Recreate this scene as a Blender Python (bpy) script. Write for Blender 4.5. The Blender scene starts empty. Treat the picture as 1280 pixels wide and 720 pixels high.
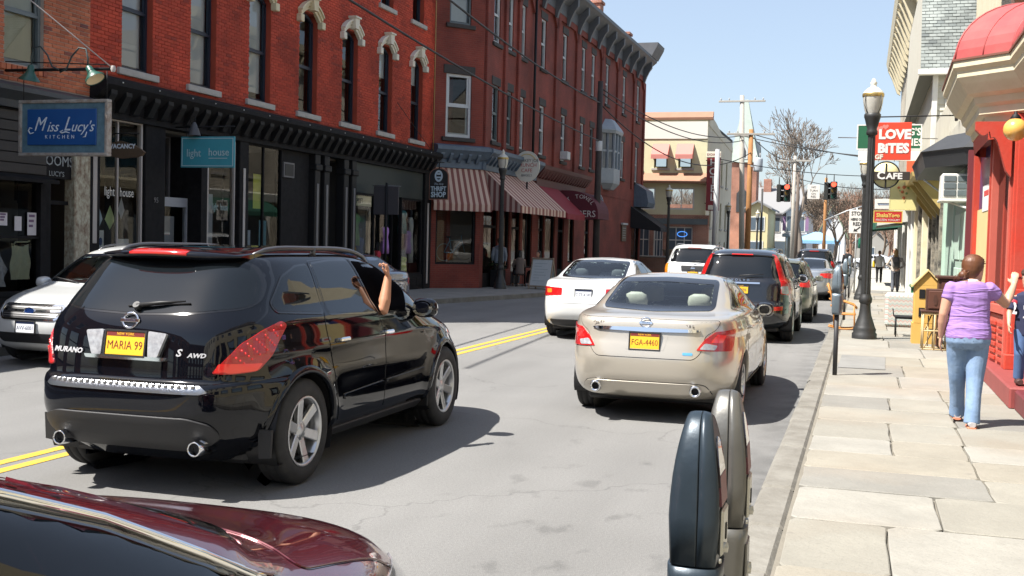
import bpy,bmesh,math,random
import numpy as np
from mathutils import Vector,Matrix
from mathutils.bvhtree import BVHTree
from mathutils.geometry import delaunay_2d_cdt
rnd=random.Random(7)
SC=bpy.context.scene
COL=SC.collection
PI=math.pi
# ------------------------------------------------------------------ camera
CAM_H=1.78
YAW,PITCH,ROLL=0.30211,0.04136,0.025
cd=bpy.data.cameras.new('camera')
cam=bpy.data.objects.new('camera',cd)
COL.objects.link(cam)
cd.sensor_width=36.0
cd.lens=36.0*1400/1280
cd.clip_start=0.05
cd.clip_end=6000
fw=Vector((-math.sin(YAW)*math.cos(PITCH),math.cos(YAW)*math.cos(PITCH),-math.sin(PITCH)))
rt=Vector((math.cos(YAW),math.sin(YAW),0))
up=rt.cross(fw)
r2=rt*math.cos(ROLL)+up*math.sin(ROLL)
u2=up*math.cos(ROLL)-rt*math.sin(ROLL)
cam.matrix_world=Matrix(((r2.x,u2.x,-fw.x,0),(r2.y,u2.y,-fw.y,0),(r2.z,u2.z,-fw.z,CAM_H),(0,0,0,1)))
SC.camera=cam
# ------------------------------------------------------------------ sky, sun, exposure
SUN=Vector((-0.58,-0.49,1.18)).normalized()
SUN_EL=math.asin(SUN.z)
wd=bpy.data.worlds.new('World')
SC.world=wd
wd.use_nodes=True
wn,wl=wd.node_tree.nodes,wd.node_tree.links
bg=wn['Background']
sky=wn.new('ShaderNodeTexSky')
sky.sky_type='NISHITA'
sky.sun_disc=False
sky.sun_elevation=SUN_EL
sky.sun_rotation=math.atan2(SUN.x,SUN.y)
sky.air_density=1.0
sky.dust_density=1.5
sky.ozone_density=2.8
hz_=wn.new('ShaderNodeMix');hz_.data_type='RGBA'
hz_.inputs[0].default_value=.42
hz_.inputs[7].default_value=(3.1,3.35,3.7,1)
wl.new(sky.outputs[0],hz_.inputs[6]);wl.new(hz_.outputs[2],bg.inputs[0])
bg.inputs[1].default_value=0.098
sl=bpy.data.lights.new('sun','SUN')
sl.energy=5.0
sl.angle=math.radians(0.55)
sl.color=(1.0,0.955,0.89)
so=bpy.data.objects.new('sun',sl)
so.rotation_euler=SUN.to_track_quat('Z','Y').to_euler()
COL.objects.link(so)
vs=SC.view_settings
SC.display_settings.display_device='sRGB'
vs.view_transform='Standard'
vs.look='None'
vs.exposure=1.18
vs.gamma=1.0
vs.use_curve_mapping=False
SC.cycles.max_bounces=8
SC.cycles.diffuse_bounces=4
SC.cycles.glossy_bounces=4
SC.cycles.transmission_bounces=6
SC.cycles.transparent_max_bounces=16
SC.cycles.sample_clamp_indirect=6
SC.cycles.caustics_reflective=False
SC.cycles.caustics_refractive=False
# ------------------------------------------------------------------ materials
MATS={}
def M_(k):return MATS[k]
def srgb(h):
 h=h.lstrip('#')
 c=[int(h[i:i+2],16)/255 for i in(0,2,4)]
 return tuple(x/12.92 if x<=.04045 else((x+.055)/1.055)**2.4 for x in c)
def mat(name,col,rough=.6,metal=0.0,coat=0.0,spec=.5,var=0.0,vscale=3.0,bump=0.0,bscale=40.0,emit=None,estr=1.0,vcol=None,stretch=None,sheen=0,alpha=None,ior=None):
 """Principled surface; var mixes the colour with vcol by noise, bump adds fine relief."""
 if name in MATS:return MATS[name]
 if isinstance(col,str):col=srgb(col)
 m=bpy.data.materials.new(name)
 m.use_nodes=True
 n,l=m.node_tree.nodes,m.node_tree.links
 b=n['Principled BSDF']
 b.inputs['Base Color'].default_value=(*col,1)
 b.inputs['Roughness'].default_value=rough
 b.inputs['Metallic'].default_value=metal
 b.inputs['Specular IOR Level'].default_value=spec
 if coat:
  b.inputs['Coat Weight'].default_value=coat
  b.inputs['Coat Roughness'].default_value=.03
 if sheen:b.inputs['Sheen Weight'].default_value=sheen
 if emit:
  b.inputs['Emission Color'].default_value=(*emit,1)
  b.inputs['Emission Strength'].default_value=estr
 if var or bump:
  tc=n.new('ShaderNodeTexCoord')
  vec=tc.outputs['Object']
  if stretch:
   mp=n.new('ShaderNodeMapping')
   mp.inputs['Scale'].default_value=stretch
   l.new(vec,mp.inputs[0]);vec=mp.outputs[0]
 if var:
  if vcol is None:vcol=tuple(c*.55 for c in col)
  elif isinstance(vcol,str):vcol=srgb(vcol)
  t=n.new('ShaderNodeTexNoise')
  t.inputs['Scale'].default_value=vscale
  t.inputs['Detail'].default_value=6
  t.inputs['Roughness'].default_value=.65
  l.new(vec,t.inputs[0])
  r=n.new('ShaderNodeMapRange')
  r.inputs[1].default_value=.35;r.inputs[2].default_value=.68
  r.inputs[3].default_value=0;r.inputs[4].default_value=var
  l.new(t.outputs[0],r.inputs[0])
  mx=n.new('ShaderNodeMix');mx.data_type='RGBA'
  mx.inputs[6].default_value=(*col,1);mx.inputs[7].default_value=(*vcol,1)
  l.new(r.outputs[0],mx.inputs[0]);l.new(mx.outputs[2],b.inputs['Base Color'])
 if bump:
  t2=n.new('ShaderNodeTexNoise')
  t2.inputs['Scale'].default_value=bscale;t2.inputs['Detail'].default_value=4
  l.new(vec,t2.inputs[0])
  bp=n.new('ShaderNodeBump')
  bp.inputs['Strength'].default_value=bump;bp.inputs['Distance'].default_value=.01
  l.new(t2.outputs[0],bp.inputs['Height']);l.new(bp.outputs[0],b.inputs['Normal'])
 MATS[name]=m
 return m
def glass(name,tint=(.9,.95,.95),clear=.8,rough=.0,ior=1.5,gcol=(1,1,1)):
 """Thin pane: fresnel reflection over a tinted see-through sheet."""
 if name in MATS:return MATS[name]
 m=bpy.data.materials.new(name);m.use_nodes=True
 n,l=m.node_tree.nodes,m.node_tree.links
 out=n['Material Output'];n.remove(n['Principled BSDF'])
 tr=n.new('ShaderNodeBsdfTransparent')
 tr.inputs[0].default_value=(*[c*clear for c in tint],1)
 gl=n.new('ShaderNodeBsdfGlossy');gl.inputs['Roughness'].default_value=rough
 gl.inputs['Color'].default_value=(*gcol,1)
 fr=n.new('ShaderNodeFresnel');fr.inputs[0].default_value=ior
 mx=n.new('ShaderNodeMixShader')
 l.new(fr.outputs[0],mx.inputs[0]);l.new(tr.outputs[0],mx.inputs[1]);l.new(gl.outputs[0],mx.inputs[2])
 l.new(mx.outputs[0],out.inputs[0])
 MATS[name]=m
 return m
 # ------------------------------------------------------------------ mesh building
def rotz(a):
 return Matrix.Rotation(a,4,'Z')
class MB:
 def __init__(s):
  s.v=[];s.f=[];s.m=[];s.s=[]
 def add(s,vs,fs,m=0,smooth=False,M=None):
  o=len(s.v)
  if M is not None:vs=[tuple(M@Vector(p))for p in vs]
  s.v.extend(vs)
  for f in fs:
   s.f.append([i+o for i in f]);s.m.append(m);s.s.append(smooth)
  return s
 def box(s,x0,x1,y0,y1,z0,z1,m=0,M=None):
  if x0>x1:x0,x1=x1,x0
  if y0>y1:y0,y1=y1,y0
  if z0>z1:z0,z1=z1,z0
  vs=[(x0,y0,z0),(x1,y0,z0),(x1,y1,z0),(x0,y1,z0),(x0,y0,z1),(x1,y0,z1),(x1,y1,z1),(x0,y1,z1)]
  fs=[(3,2,1,0),(4,5,6,7),(0,1,5,4),(1,2,6,5),(2,3,7,6),(3,0,4,7)]
  return s.add(vs,fs,m,False,M)
 def cbox(s,x0,x1,y0,y1,z0,z1,c=.01,m=0,M=None):
  """box with chamfered edges"""
  if x0>x1:x0,x1=x1,x0
  if y0>y1:y0,y1=y1,y0
  if z0>z1:z0,z1=z1,z0
  c=min(c,(x1-x0)*.45,(y1-y0)*.45,(z1-z0)*.45)
  bm=bmesh.new()
  bmesh.ops.create_cube(bm,size=1)
  for v in bm.verts:
   v.co=Vector(((x0+x1)/2+v.co.x*(x1-x0),(y0+y1)/2+v.co.y*(y1-y0),(z0+z1)/2+v.co.z*(z1-z0)))
  bmesh.ops.bevel(bm,geom=bm.edges[:],offset=c,segments=1,affect='EDGES')
  bm.verts.index_update()
  vs=[tuple(v.co)for v in bm.verts];fs=[[v.index for v in f.verts]for f in bm.faces]
  bm.free()
  return s.add(vs,fs,m,False,M)
 def prism(s,poly,axis,a,b,m=0,M=None,smooth=False):
  """extrude a 2D polygon: axis x -> poly in (y,z); y -> (x,z); z -> (x,y)"""
  n=len(poly)
  def P(p,t):
   return{'x':(t,p[0],p[1]),'y':(p[0],t,p[1]),'z':(p[0],p[1],t)}[axis]
  vs=[P(p,a)for p in poly]+[P(p,b)for p in poly]
  ar=sum(poly[i][0]*poly[(i+1)%n][1]-poly[(i+1)%n][0]*poly[i][1]for i in range(n))
  fl=(ar>0)^(axis=='y')^(b<a)
  f0=list(range(n));f1=list(range(n,2*n))
  sides=[(i,(i+1)%n,n+(i+1)%n,n+i)for i in range(n)]
  if fl:
   fs=[f0[::-1],f1]
  else:
   fs=[f0,f1[::-1]];sides=[x[::-1]for x in sides]
  o=len(s.f)
  s.add(vs,fs+sides,m,False,M)
  if smooth:
   for k in range(o+2,len(s.f)):s.s[k]=True
  return s
 def tube(s,pts,rad,n=8,m=0,caps=True,M=None,smooth=True):
  pts=[Vector(p)for p in pts]
  if not isinstance(rad,(list,tuple)):rad=[rad]*len(pts)
  vs=[];fs=[]
  up=Vector((0,0,1))
  t0=(pts[1]-pts[0]).normalized()
  if abs(t0.dot(up))>.95:up=Vector((1,0,0))
  a=t0.cross(up).normalized()
  for i,p in enumerate(pts):
   t=(pts[min(i+1,len(pts)-1)]-pts[max(i-1,0)])
   if t.length<1e-9:t=t0
   t.normalize()
   a=(a-t*a.dot(t))
   a.normalize()
   b=t.cross(a)
   for k in range(n):
    w=2*PI*k/n
    vs.append(tuple(p+(a*math.cos(w)+b*math.sin(w))*rad[i]))
  for i in range(len(pts)-1):
   for k in range(n):
    k2=(k+1)%n
    fs.append((i*n+k,i*n+k2,(i+1)*n+k2,(i+1)*n+k))
  s.add(vs,fs,m,smooth,M)
  if caps:
   o=len(s.v)-len(vs)
   s.f.append([o+k for k in range(n)][::-1]);s.m.append(m);s.s.append(False)
   e=o+(len(pts)-1)*n
   s.f.append([e+k for k in range(n)]);s.m.append(m);s.s.append(False)
  return s
 def lathe(s,prof,n=16,c=(0,0,0),axis='z',m=0,M=None,smooth=True,a0=0.0,a1=2*PI):
  full=abs(a1-a0-2*PI)<1e-6
  k=n if full else n+1
  vs=[];fs=[]
  for r,z in prof:
   for i in range(k):
    w=a0+(a1-a0)*i/n
    p=(r*math.cos(w),r*math.sin(w),z)
    if axis=='x':p=(p[2],p[0],p[1])
    elif axis=='y':p=(p[1],p[2],p[0])
    vs.append((p[0]+c[0],p[1]+c[1],p[2]+c[2]))
  for j in range(len(prof)-1):
   for i in range(n):
    i2=(i+1)%k
    fs.append((j*k+i,j*k+i2,(j+1)*k+i2,(j+1)*k+i))
  return s.add(vs,fs,m,smooth,M)
 def loft(s,rings,m=0,caps=True,smooth=True,M=None,closed=True):
  n=len(rings[0]);vs=[tuple(p)for r in rings for p in r];fs=[]
  for j in range(len(rings)-1):
   for i in range(n if closed else n-1):
    i2=(i+1)%n
    fs.append((j*n+i,j*n+i2,(j+1)*n+i2,(j+1)*n+i))
  o=len(s.f)
  if caps:
   fs.append(list(range(n))[::-1]);fs.append([(len(rings)-1)*n+i for i in range(n)])
  s.add(vs,fs,m,smooth,M)
  if caps:s.s[-1]=s.s[-2]=False
  return s
 def ell(s,c,r,n=10,k=7,m=0,M=None):
  prof=[]
  vs=[];fs=[]
  for j in range(k+1):
   a=-PI/2+PI*j/k
   for i in range(n):
    w=2*PI*i/n
    vs.append((c[0]+r[0]*math.cos(a)*math.cos(w),c[1]+r[1]*math.cos(a)*math.sin(w),c[2]+r[2]*math.sin(a)))
  for j in range(k):
   for i in range(n):
    i2=(i+1)%n
    fs.append((j*n+i,j*n+i2,(j+1)*n+i2,(j+1)*n+i))
  return s.add(vs,fs,m,True,M)
 def mesh(s,name,mats):
  me=bpy.data.meshes.new(name)
  me.from_pydata([tuple(p)for p in s.v],[],s.f)
  if not isinstance(mats,(list,tuple)):mats=[mats]
  for q in mats:me.materials.append(q)
  if len(mats)>1:me.polygons.foreach_set('material_index',s.m)
  me.polygons.foreach_set('use_smooth',s.s)
  me.update()
  return me
 def build(s,name,mats,parent=None,world=False,**kw):
  return link(name,s.mesh(name,mats),parent,world,**kw)
def link(name,data,parent=None,world=False,**kw):
 o=bpy.data.objects.new(name,data)
 COL.objects.link(o)
 if parent is not None:
  o.parent=parent
  if world:o.matrix_parent_inverse=base_matrix(parent).inverted()
 for k,v in kw.items():o[k]=v
 return o
def base_matrix(o):
 M=o.matrix_parent_inverse@Matrix.LocRotScale(o.location,o.rotation_euler,o.scale)
 return base_matrix(o.parent)@M if o.parent else Matrix.LocRotScale(o.location,o.rotation_euler,o.scale)
def tag(o,label,cat,group=None):
 o['label']=label;o['category']=cat
 if group:o['group']=group
 return o
def thing(name,label,cat,loc=(0,0,0),rz=0.0,group=None):
 o=bpy.data.objects.new(name,None)
 COL.objects.link(o)
 o.location=loc;o.rotation_euler=(0,0,rz)
 o.empty_display_size=.2
 return tag(o,label,cat,group)
def struct(name,mb,m,**kw):
 o=mb.build(name,m);o['kind']='structure'
 return o
def copy_tree(o,label=None,loc=None,rz=None,par=None):
 c=o.copy();COL.objects.link(c)
 if par is not None:c.parent=par
 for ch in list(o.children):copy_tree(ch,par=c)
 if label:c['label']=label
 if loc is not None:c.location=loc
 if rz is not None:c.rotation_euler=(0,0,rz)
 return c
def text(s,name,size,m,M,parent=None,world=False,ext=.002,align='CENTER',shear=0,bold=0,sx=1.0,space=1.0):
 """flat lettering in the XY plane of M"""
 cu=bpy.data.curves.new(name,'FONT')
 cu.body=s;cu.size=size;cu.extrude=ext;cu.align_x=align;cu.align_y='CENTER'
 cu.shear=shear;cu.offset=bold;cu.space_character=space
 cu.resolution_u=2
 cu.materials.append(m)
 tmp=bpy.data.objects.new('lettering',cu)
 me=bpy.data.meshes.new_from_object(tmp)
 bpy.data.objects.remove(tmp);bpy.data.curves.remove(cu)
 o=link(name,me,parent)
 M=M@Matrix.Diagonal((sx,1,1,1))
 if parent is not None and world:M=base_matrix(parent).inverted()@M
 o.matrix_basis=M
 return o
def face_mat(pos,right,upv=(0,0,1)):
 """matrix whose X runs along right, Y along upv and Z out of the face"""
 r=Vector(right).normalized();u=Vector(upv).normalized()
 z=r.cross(u).normalized();u=z.cross(r)
 return Matrix(((r.x,u.x,z.x,pos[0]),(r.y,u.y,z.y,pos[1]),(r.z,u.z,z.z,pos[2]),(0,0,0,1)))
def round_poly(pts,r,seg=5):
 out=[];n=len(pts)
 for i in range(n):
  p0,p1,p2=Vector(pts[i-1]),Vector(pts[i]),Vector(pts[(i+1)%n])
  a=p0-p1;b=p2-p1
  rr=min(r,a.length*.45,b.length*.45)
  a=p1+a.normalized()*rr;b=p1+b.normalized()*rr
  for k in range(seg+1):
   t=k/seg
   out.append(tuple(a*(1-t)**2+p1*2*t*(1-t)+b*t*t))
 return out
def offset_poly(poly,d):
 """grow (d>0) or shrink a polygon"""
 n=len(poly);out=[]
 ar=sum(poly[i][0]*poly[(i+1)%n][1]-poly[(i+1)%n][0]*poly[i][1]for i in range(n))
 s=1 if ar>0 else-1
 for i in range(n):
  p0,p1,p2=Vector(poly[i-1]),Vector(poly[i]),Vector(poly[(i+1)%n])
  e1=(p1-p0);e2=(p2-p1)
  if e1.length<1e-7:e1=e2
  if e2.length<1e-7:e2=e1
  n1=Vector((e1.y,-e1.x)).normalized();n2=Vector((e2.y,-e2.x)).normalized()
  b=n1+n2
  if b.length<1e-6:b=n1
  b.normalize()
  out.append(tuple(p1+b*s*d/max(.5,b.dot(n1))))
 return out
 # ------------------------------------------------------------------ ground, road, pavements
def asphalt():
 m=mat('asphalt',(.150,.150,.148),.88,bump=.5,bscale=140)
 n,l=m.node_tree.nodes,m.node_tree.links
 b=n['Principled BSDF']
 tc=n.new('ShaderNodeTexCoord')
 def noise(sc,det,stretch=None):
  v=tc.outputs['Object']
  if stretch:
   mp=n.new('ShaderNodeMapping');mp.inputs['Scale'].default_value=stretch;l.new(v,mp.inputs[0]);v=mp.outputs[0]
  t=n.new('ShaderNodeTexNoise');t.inputs['Scale'].default_value=sc;t.inputs['Detail'].default_value=det
  l.new(v,t.inputs[0]);return t.outputs[0]
 def rng(x,a,c,d,e):
  r=n.new('ShaderNodeMapRange');r.inputs[1].default_value=a;r.inputs[2].default_value=c;r.inputs[3].default_value=d;r.inputs[4].default_value=e
  l.new(x,r.inputs[0]);return r.outputs[0]
 def mul(a,c):
  k=n.new('ShaderNodeMath');k.operation='MULTIPLY';l.new(a,k.inputs[0]);l.new(c,k.inputs[1]);return k.outputs[0]
 f=mul(rng(noise(.35,6),.3,.7,.86,1.10),mul(rng(noise(240,2),.32,.68,.68,1.34),rng(noise(55,3),.3,.7,.88,1.12)))
 f=mul(f,rng(noise(1.2,8,(1.2,.12,1)),.35,.65,.93,1.06))
 sp=n.new('ShaderNodeSeparateXYZ');l.new(tc.outputs['Object'],sp.inputs[0])
 lane=rng(sp.outputs[0],-3.2,-2.2,0,1);lane2=rng(sp.outputs[0],-1.2,-.7,1,0)
 st=mul(mul(lane,lane2),rng(noise(3.6,7,(1,.6,1)),.60,.69,0,1))
 inv=rng(st,0,1,1,.76);f=mul(f,inv)
 gut=mul(rng(sp.outputs[0],-1.05,-.66,0,1),rng(noise(3.2,8),.40,.62,0,1));f=mul(f,rng(gut,0,1,1,.70))
 f=mul(f,rng(noise(.9,1.5,(.5,.10,1)),.44,.47,.955,1.0))
 vo=n.new('ShaderNodeTexVoronoi');vo.feature='DISTANCE_TO_EDGE';vo.inputs['Scale'].default_value=.33
 wv=n.new('ShaderNodeVectorMath');wv.operation='ADD'
 t3=n.new('ShaderNodeTexNoise');t3.inputs['Scale'].default_value=1.5;t3.inputs['Detail'].default_value=5
 l.new(tc.outputs['Object'],t3.inputs[0]);l.new(tc.outputs['Object'],wv.inputs[0]);l.new(t3.outputs['Color'],wv.inputs[1])
 l.new(wv.outputs[0],vo.inputs['Vector'])
 f=mul(f,rng(vo.outputs['Distance'],.0,.006,.72,1))
 vm=n.new('ShaderNodeVectorMath');vm.operation='SCALE'
 vm.inputs[0].default_value=(.168,.166,.160);l.new(f,vm.inputs['Scale']);l.new(vm.outputs[0],b.inputs['Base Color'])
 return m
def stone_mat(name,c,i):
 m=mat(name,c,.82,var=.8,vcol=tuple(q*.74 for q in c),vscale=1.1+.3*i,bump=.5,bscale=22)
 n,l=m.node_tree.nodes,m.node_tree.links
 b=n['Principled BSDF'];base=b.inputs['Base Color'].links[0].from_socket
 tc=n.new('ShaderNodeTexCoord')
 def layer(prev,sc,lo,hi,col,k,det=4):
  t=n.new('ShaderNodeTexNoise');t.inputs['Scale'].default_value=sc;t.inputs['Detail'].default_value=det;l.new(tc.outputs['Object'],t.inputs[0])
  r=n.new('ShaderNodeMapRange');r.inputs[1].default_value=lo;r.inputs[2].default_value=hi;r.inputs[4].default_value=k;l.new(t.outputs[0],r.inputs[0])
  x=n.new('ShaderNodeMix');x.data_type='RGBA';x.inputs[7].default_value=(*col,1);l.new(r.outputs[0],x.inputs[0]);l.new(prev,x.inputs[6]);return x.outputs[2]
 o=layer(base,.55,.52,.70,(.25,.19,.13),.40,7)
 o=layer(o,7,.68,.76,(.14,.13,.12),.45,5)
 o=layer(o,90,.55,.75,tuple(q*.6 for q in c),.6,2)
 l.new(o,b.inputs['Base Color'])
 return m
def ground_all():
 g=MB().add([(-900,-200,-.02),(900,-200,-.02),(900,2500,-.02),(-900,2500,-.02)],[(0,1,2,3)])
 struct('ground',g,mat('verge',(.16,.13,.09),.95,var=.5,vscale=.1))
 r=MB().add([(-40,-40,0),(40,-40,0),(40,200,0),(-40,200,0)],[(0,1,2,3)])
 struct('road',r,asphalt())
 yl=mat('line_yellow',(.62,.37,.022),.7,var=.75,vcol=(.30,.22,.08),vscale=7,bump=.3,bscale=120)
 for x in(-6.20,-5.99):
  mb=MB()
  n=60
  for i in range(n):
   y0,y1=-12+i*1.3,-12+(i+1)*1.3
   mb.add([(x-.055,y0,.004),(x+.055,y0,.004),(x+.055,y1,.004),(x-.055,y1,.004)],[(0,1,2,3)])
  struct('yellow_line',mb,yl)
 struct('stop_line',MB().add([(-5.8,60,.004),(-1.0,60,.004),(-1.0,60.5,.004),(-5.8,60.5,.004)],[(0,1,2,3)]),mat('line_white',(.6,.6,.58),.7,var=.5,vscale=5))
 bed=MB().box(-.39,6,-30,150,-.01,.105)
 struct('pavement',bed,mat('joint_sand',(.20,.182,.148),.95,var=.5,vscale=3,bump=.5,bscale=60))
 ks=mat('kerb_stone',(.215,.205,.18),.85,var=.95,vcol=(.13,.12,.10),vscale=2.6,bump=.7,bscale=26)
 kerb=thing_struct('kerb',(-.45,2,0))
 y=-3.0;i=0
 while y<70:
  L=1.35+rnd.uniform(-.35,.5)
  dx=rnd.uniform(-.012,.012)
  o=MB().cbox(-.61+dx,-.385,y+.006,y+L-.006,-.01,.128+rnd.uniform(-.014,.004),.03).build('kerb_stone',ks,kerb,world=True)
  y+=L
 fs=[]
 cols=[(.255,.242,.205),(.278,.263,.222),(.222,.214,.190),(.268,.246,.200),(.288,.276,.242)]
 for i,c in enumerate(cols):
  fs.append(stone_mat('flagstone_%d'%i,c,i))
 pav=thing_struct('paving',(1,5,0))
 def slab(x0,x1,y0,y1):
  j=.008
  k=rnd.randrange(5)
  w=lambda:rnd.uniform(-.007,.007)
  z=.132+rnd.uniform(-.004,.004)
  poly=[]
  cs=[(x0+j,y0+j),(x1-j,y0+j),(x1-j,y1-j),(x0+j,y1-j)]
  for a,c in zip(cs,cs[1:]+cs[:1]):
   for t in(0.04,.35,.66,.96):
    e=0 if t in(.35,.66)else .006
    poly.append((a[0]+(c[0]-a[0])*t+w(),a[1]+(c[1]-a[1])*t+w()))
  cxm=sum(p[0]for p in poly)/len(poly);cym=sum(p[1]for p in poly)/len(poly)
  n=len(poly)
  vs=[(p[0],p[1],.09)for p in poly]+[(p[0],p[1],z-.006)for p in poly]+[(cxm+(p[0]-cxm)*(1-.015/max(.2,x1-x0)),cym+(p[1]-cym)*(1-.015/max(.2,y1-y0)),z)for p in poly]
  fcs=[list(range(2*n,3*n))]
  for r_ in(0,1):
   for i in range(n):
    i2=(i+1)%n;fcs.append([r_*n+i,r_*n+i2,(r_+1)*n+i2,(r_+1)*n+i])
  o=MB().add(vs,fcs).build('paving_slab',fs[k],pav,world=True)
 rows=[(2.6,3.55,(-.37,1.05,2.6)),(3.55,4.45,(-.37,.95,2.0)),(4.45,5.25,(-.37,1.12,2.6)),(5.25,5.95,(-.37,.99,1.9)),(5.95,7.05,(-.37,.20,1.25,2.7)),(7.05,8.0,(-.37,.52,1.9)),(8.0,8.75,(-.37,.90,2.4)),(8.75,9.5,(-.37,.88,2.1)),(9.5,10.25,(-.37,.30,.88,2.4)),(10.25,11.3,(-.37,.30,.90,1.9)),(11.3,12.2,(-.37,.92,2.4)),(12.2,13.2,(-.37,.34,.94,2.0)),(13.2,14.2,(-.37,.92,2.2)),(14.2,15.5,(-.37,.5,1.6)),(15.5,17,(-.37,.6,1.35,2.3)),(17,18.4,(-.37,.9,2.3))]
 y=18.4
 while y<48:
  L=rnd.uniform(1.1,1.7);a=rnd.uniform(.3,1.1)
  rows.append((y,y+L,(-.37,a,2.3)));y+=L
 rows=[(-.9,.6,(-.37,.9,2.2)),(.6,1.7,(-.37,.6,1.8)),(1.7,2.6,(-.37,1.0,2.3))]+rows
 for(y0,y1,xs)in rows:
  for a,c in zip(xs,xs[1:]):slab(a,c,y0,y1)
 struct('pavement_patch',MB().add([(-.27,16.3,.138),(.36,16.3,.138),(.4,18.2,.138),(-.25,18.3,.138)],[(0,1,2,3)]),mat('patch_grey',(.21,.21,.20),.9,var=.4,vscale=3))
 struct('far_pavement',MB().box(-.37,2.4,48,120,.10,.131),mat('concrete',(.40,.385,.34),.9,var=.4,vscale=1.2))
 cl=mat('left_concrete',(.25,.24,.22),.9,var=.5,vscale=1.4,bump=.3)
 edge=[(-11.45,-20),(-11.42,24),(-11.3,28.2),(-11.05,29.6),(-10.55,32.0),(-10.0,34.6),(-9.75,37),(-9.7,58),(-10.2,63),(-11.5,66)]
 mb=MB()
 for(a,c)in zip(edge,edge[1:]):
  mb.add([(a[0]-.15,a[1],.13),(c[0]-.15,c[1],.13),(-15,c[1],.13),(-15,a[1],.13)],[(0,1,2,3)])
 struct('left_pavement',mb,cl)
 kb=thing_struct('left_kerb',(-11.4,10,0))
 for(a,c)in zip(edge,edge[1:]):
  A,B=Vector((a[0],a[1],0)),Vector((c[0],c[1],0))
  L=(B-A).length;n=max(1,round(L/1.8));d=(B-A)/n;o_=Vector((-d.y,d.x,0)).normalized()*.16
  for i in range(n):
   p=A+d*(i+.004);q=A+d*(i+.996)
   vs=[p,q,q+o_,p+o_]
   MB().add([(v.x,v.y,-.01)for v in vs]+[(v.x,v.y,.134)for v in vs],[(4,5,6,7),(0,1,5,4),(1,2,6,5),(2,3,7,6),(3,0,4,7)]).build('kerb_stone',ks,kb,world=True)
def thing_struct(name,loc):
 o=bpy.data.objects.new(name,None);COL.objects.link(o);o.location=loc;o['kind']='structure'
 return o
ground_all()
# ------------------------------------------------------------------ left side of the street
def frame(origin,right):
 """local x along the wall (rightwards as seen from outside), y out of the wall, z up"""
 r=Vector(right).normalized();u=Vector((0,0,1));o=r.cross(u)
 return Matrix(((r.x,o.x,0,origin[0]),(r.y,o.y,0,origin[1]),(0,0,1,origin[2]),(0,0,0,1)))
def put(o,parent,M):
 o.parent=parent
 o.matrix_basis=base_matrix(parent).inverted()@M
 return o
def wall_mb(W,H,holes,thick=.3,mb=None,x0=0.0,z0=0.0):
 """a wall slab from x0..x0+W, z0..z0+H with rectangular openings"""
 mb=mb or MB()
 xs=sorted({x0,x0+W}|{min(max(v,x0),x0+W)for h in holes for v in h[:2]})
 zs=sorted({z0,z0+H}|{min(max(v,z0),z0+H)for h in holes for v in h[2:4]})
 def solid(i,j):
  if i<0 or j<0 or i>=len(xs)-1 or j>=len(zs)-1:return False
  cx,cz=(xs[i]+xs[i+1])/2,(zs[j]+zs[j+1])/2
  return not any(h[0]<cx<h[1]and h[2]<cz<h[3]for h in holes)
 for i in range(len(xs)-1):
  for j in range(len(zs)-1):
   if not solid(i,j):continue
   a,b,c,d=xs[i],xs[i+1],zs[j],zs[j+1]
   mb.add([(a,0,c),(b,0,c),(b,0,d),(a,0,d)],[(0,1,2,3)][::1]if 0 else[(3,2,1,0)][::-1])
   mb.f[-1]=mb.f[-1][::-1]
   mb.add([(a,-thick,c),(b,-thick,c),(b,-thick,d),(a,-thick,d)],[(0,1,2,3)])
   if not solid(i-1,j):mb.add([(a,0,c),(a,-thick,c),(a,-thick,d),(a,0,d)],[(0,1,2,3)])
   if not solid(i+1,j):mb.add([(b,0,c),(b,-thick,c),(b,-thick,d),(b,0,d)],[(3,2,1,0)])
   if not solid(i,j-1):mb.add([(a,0,c),(b,0,c),(b,-thick,c),(a,-thick,c)],[(3,2,1,0)])
   if not solid(i,j+1):mb.add([(a,0,d),(b,0,d),(b,-thick,d),(a,-thick,d)],[(0,1,2,3)])
 return mb
WCACHE={}
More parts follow.
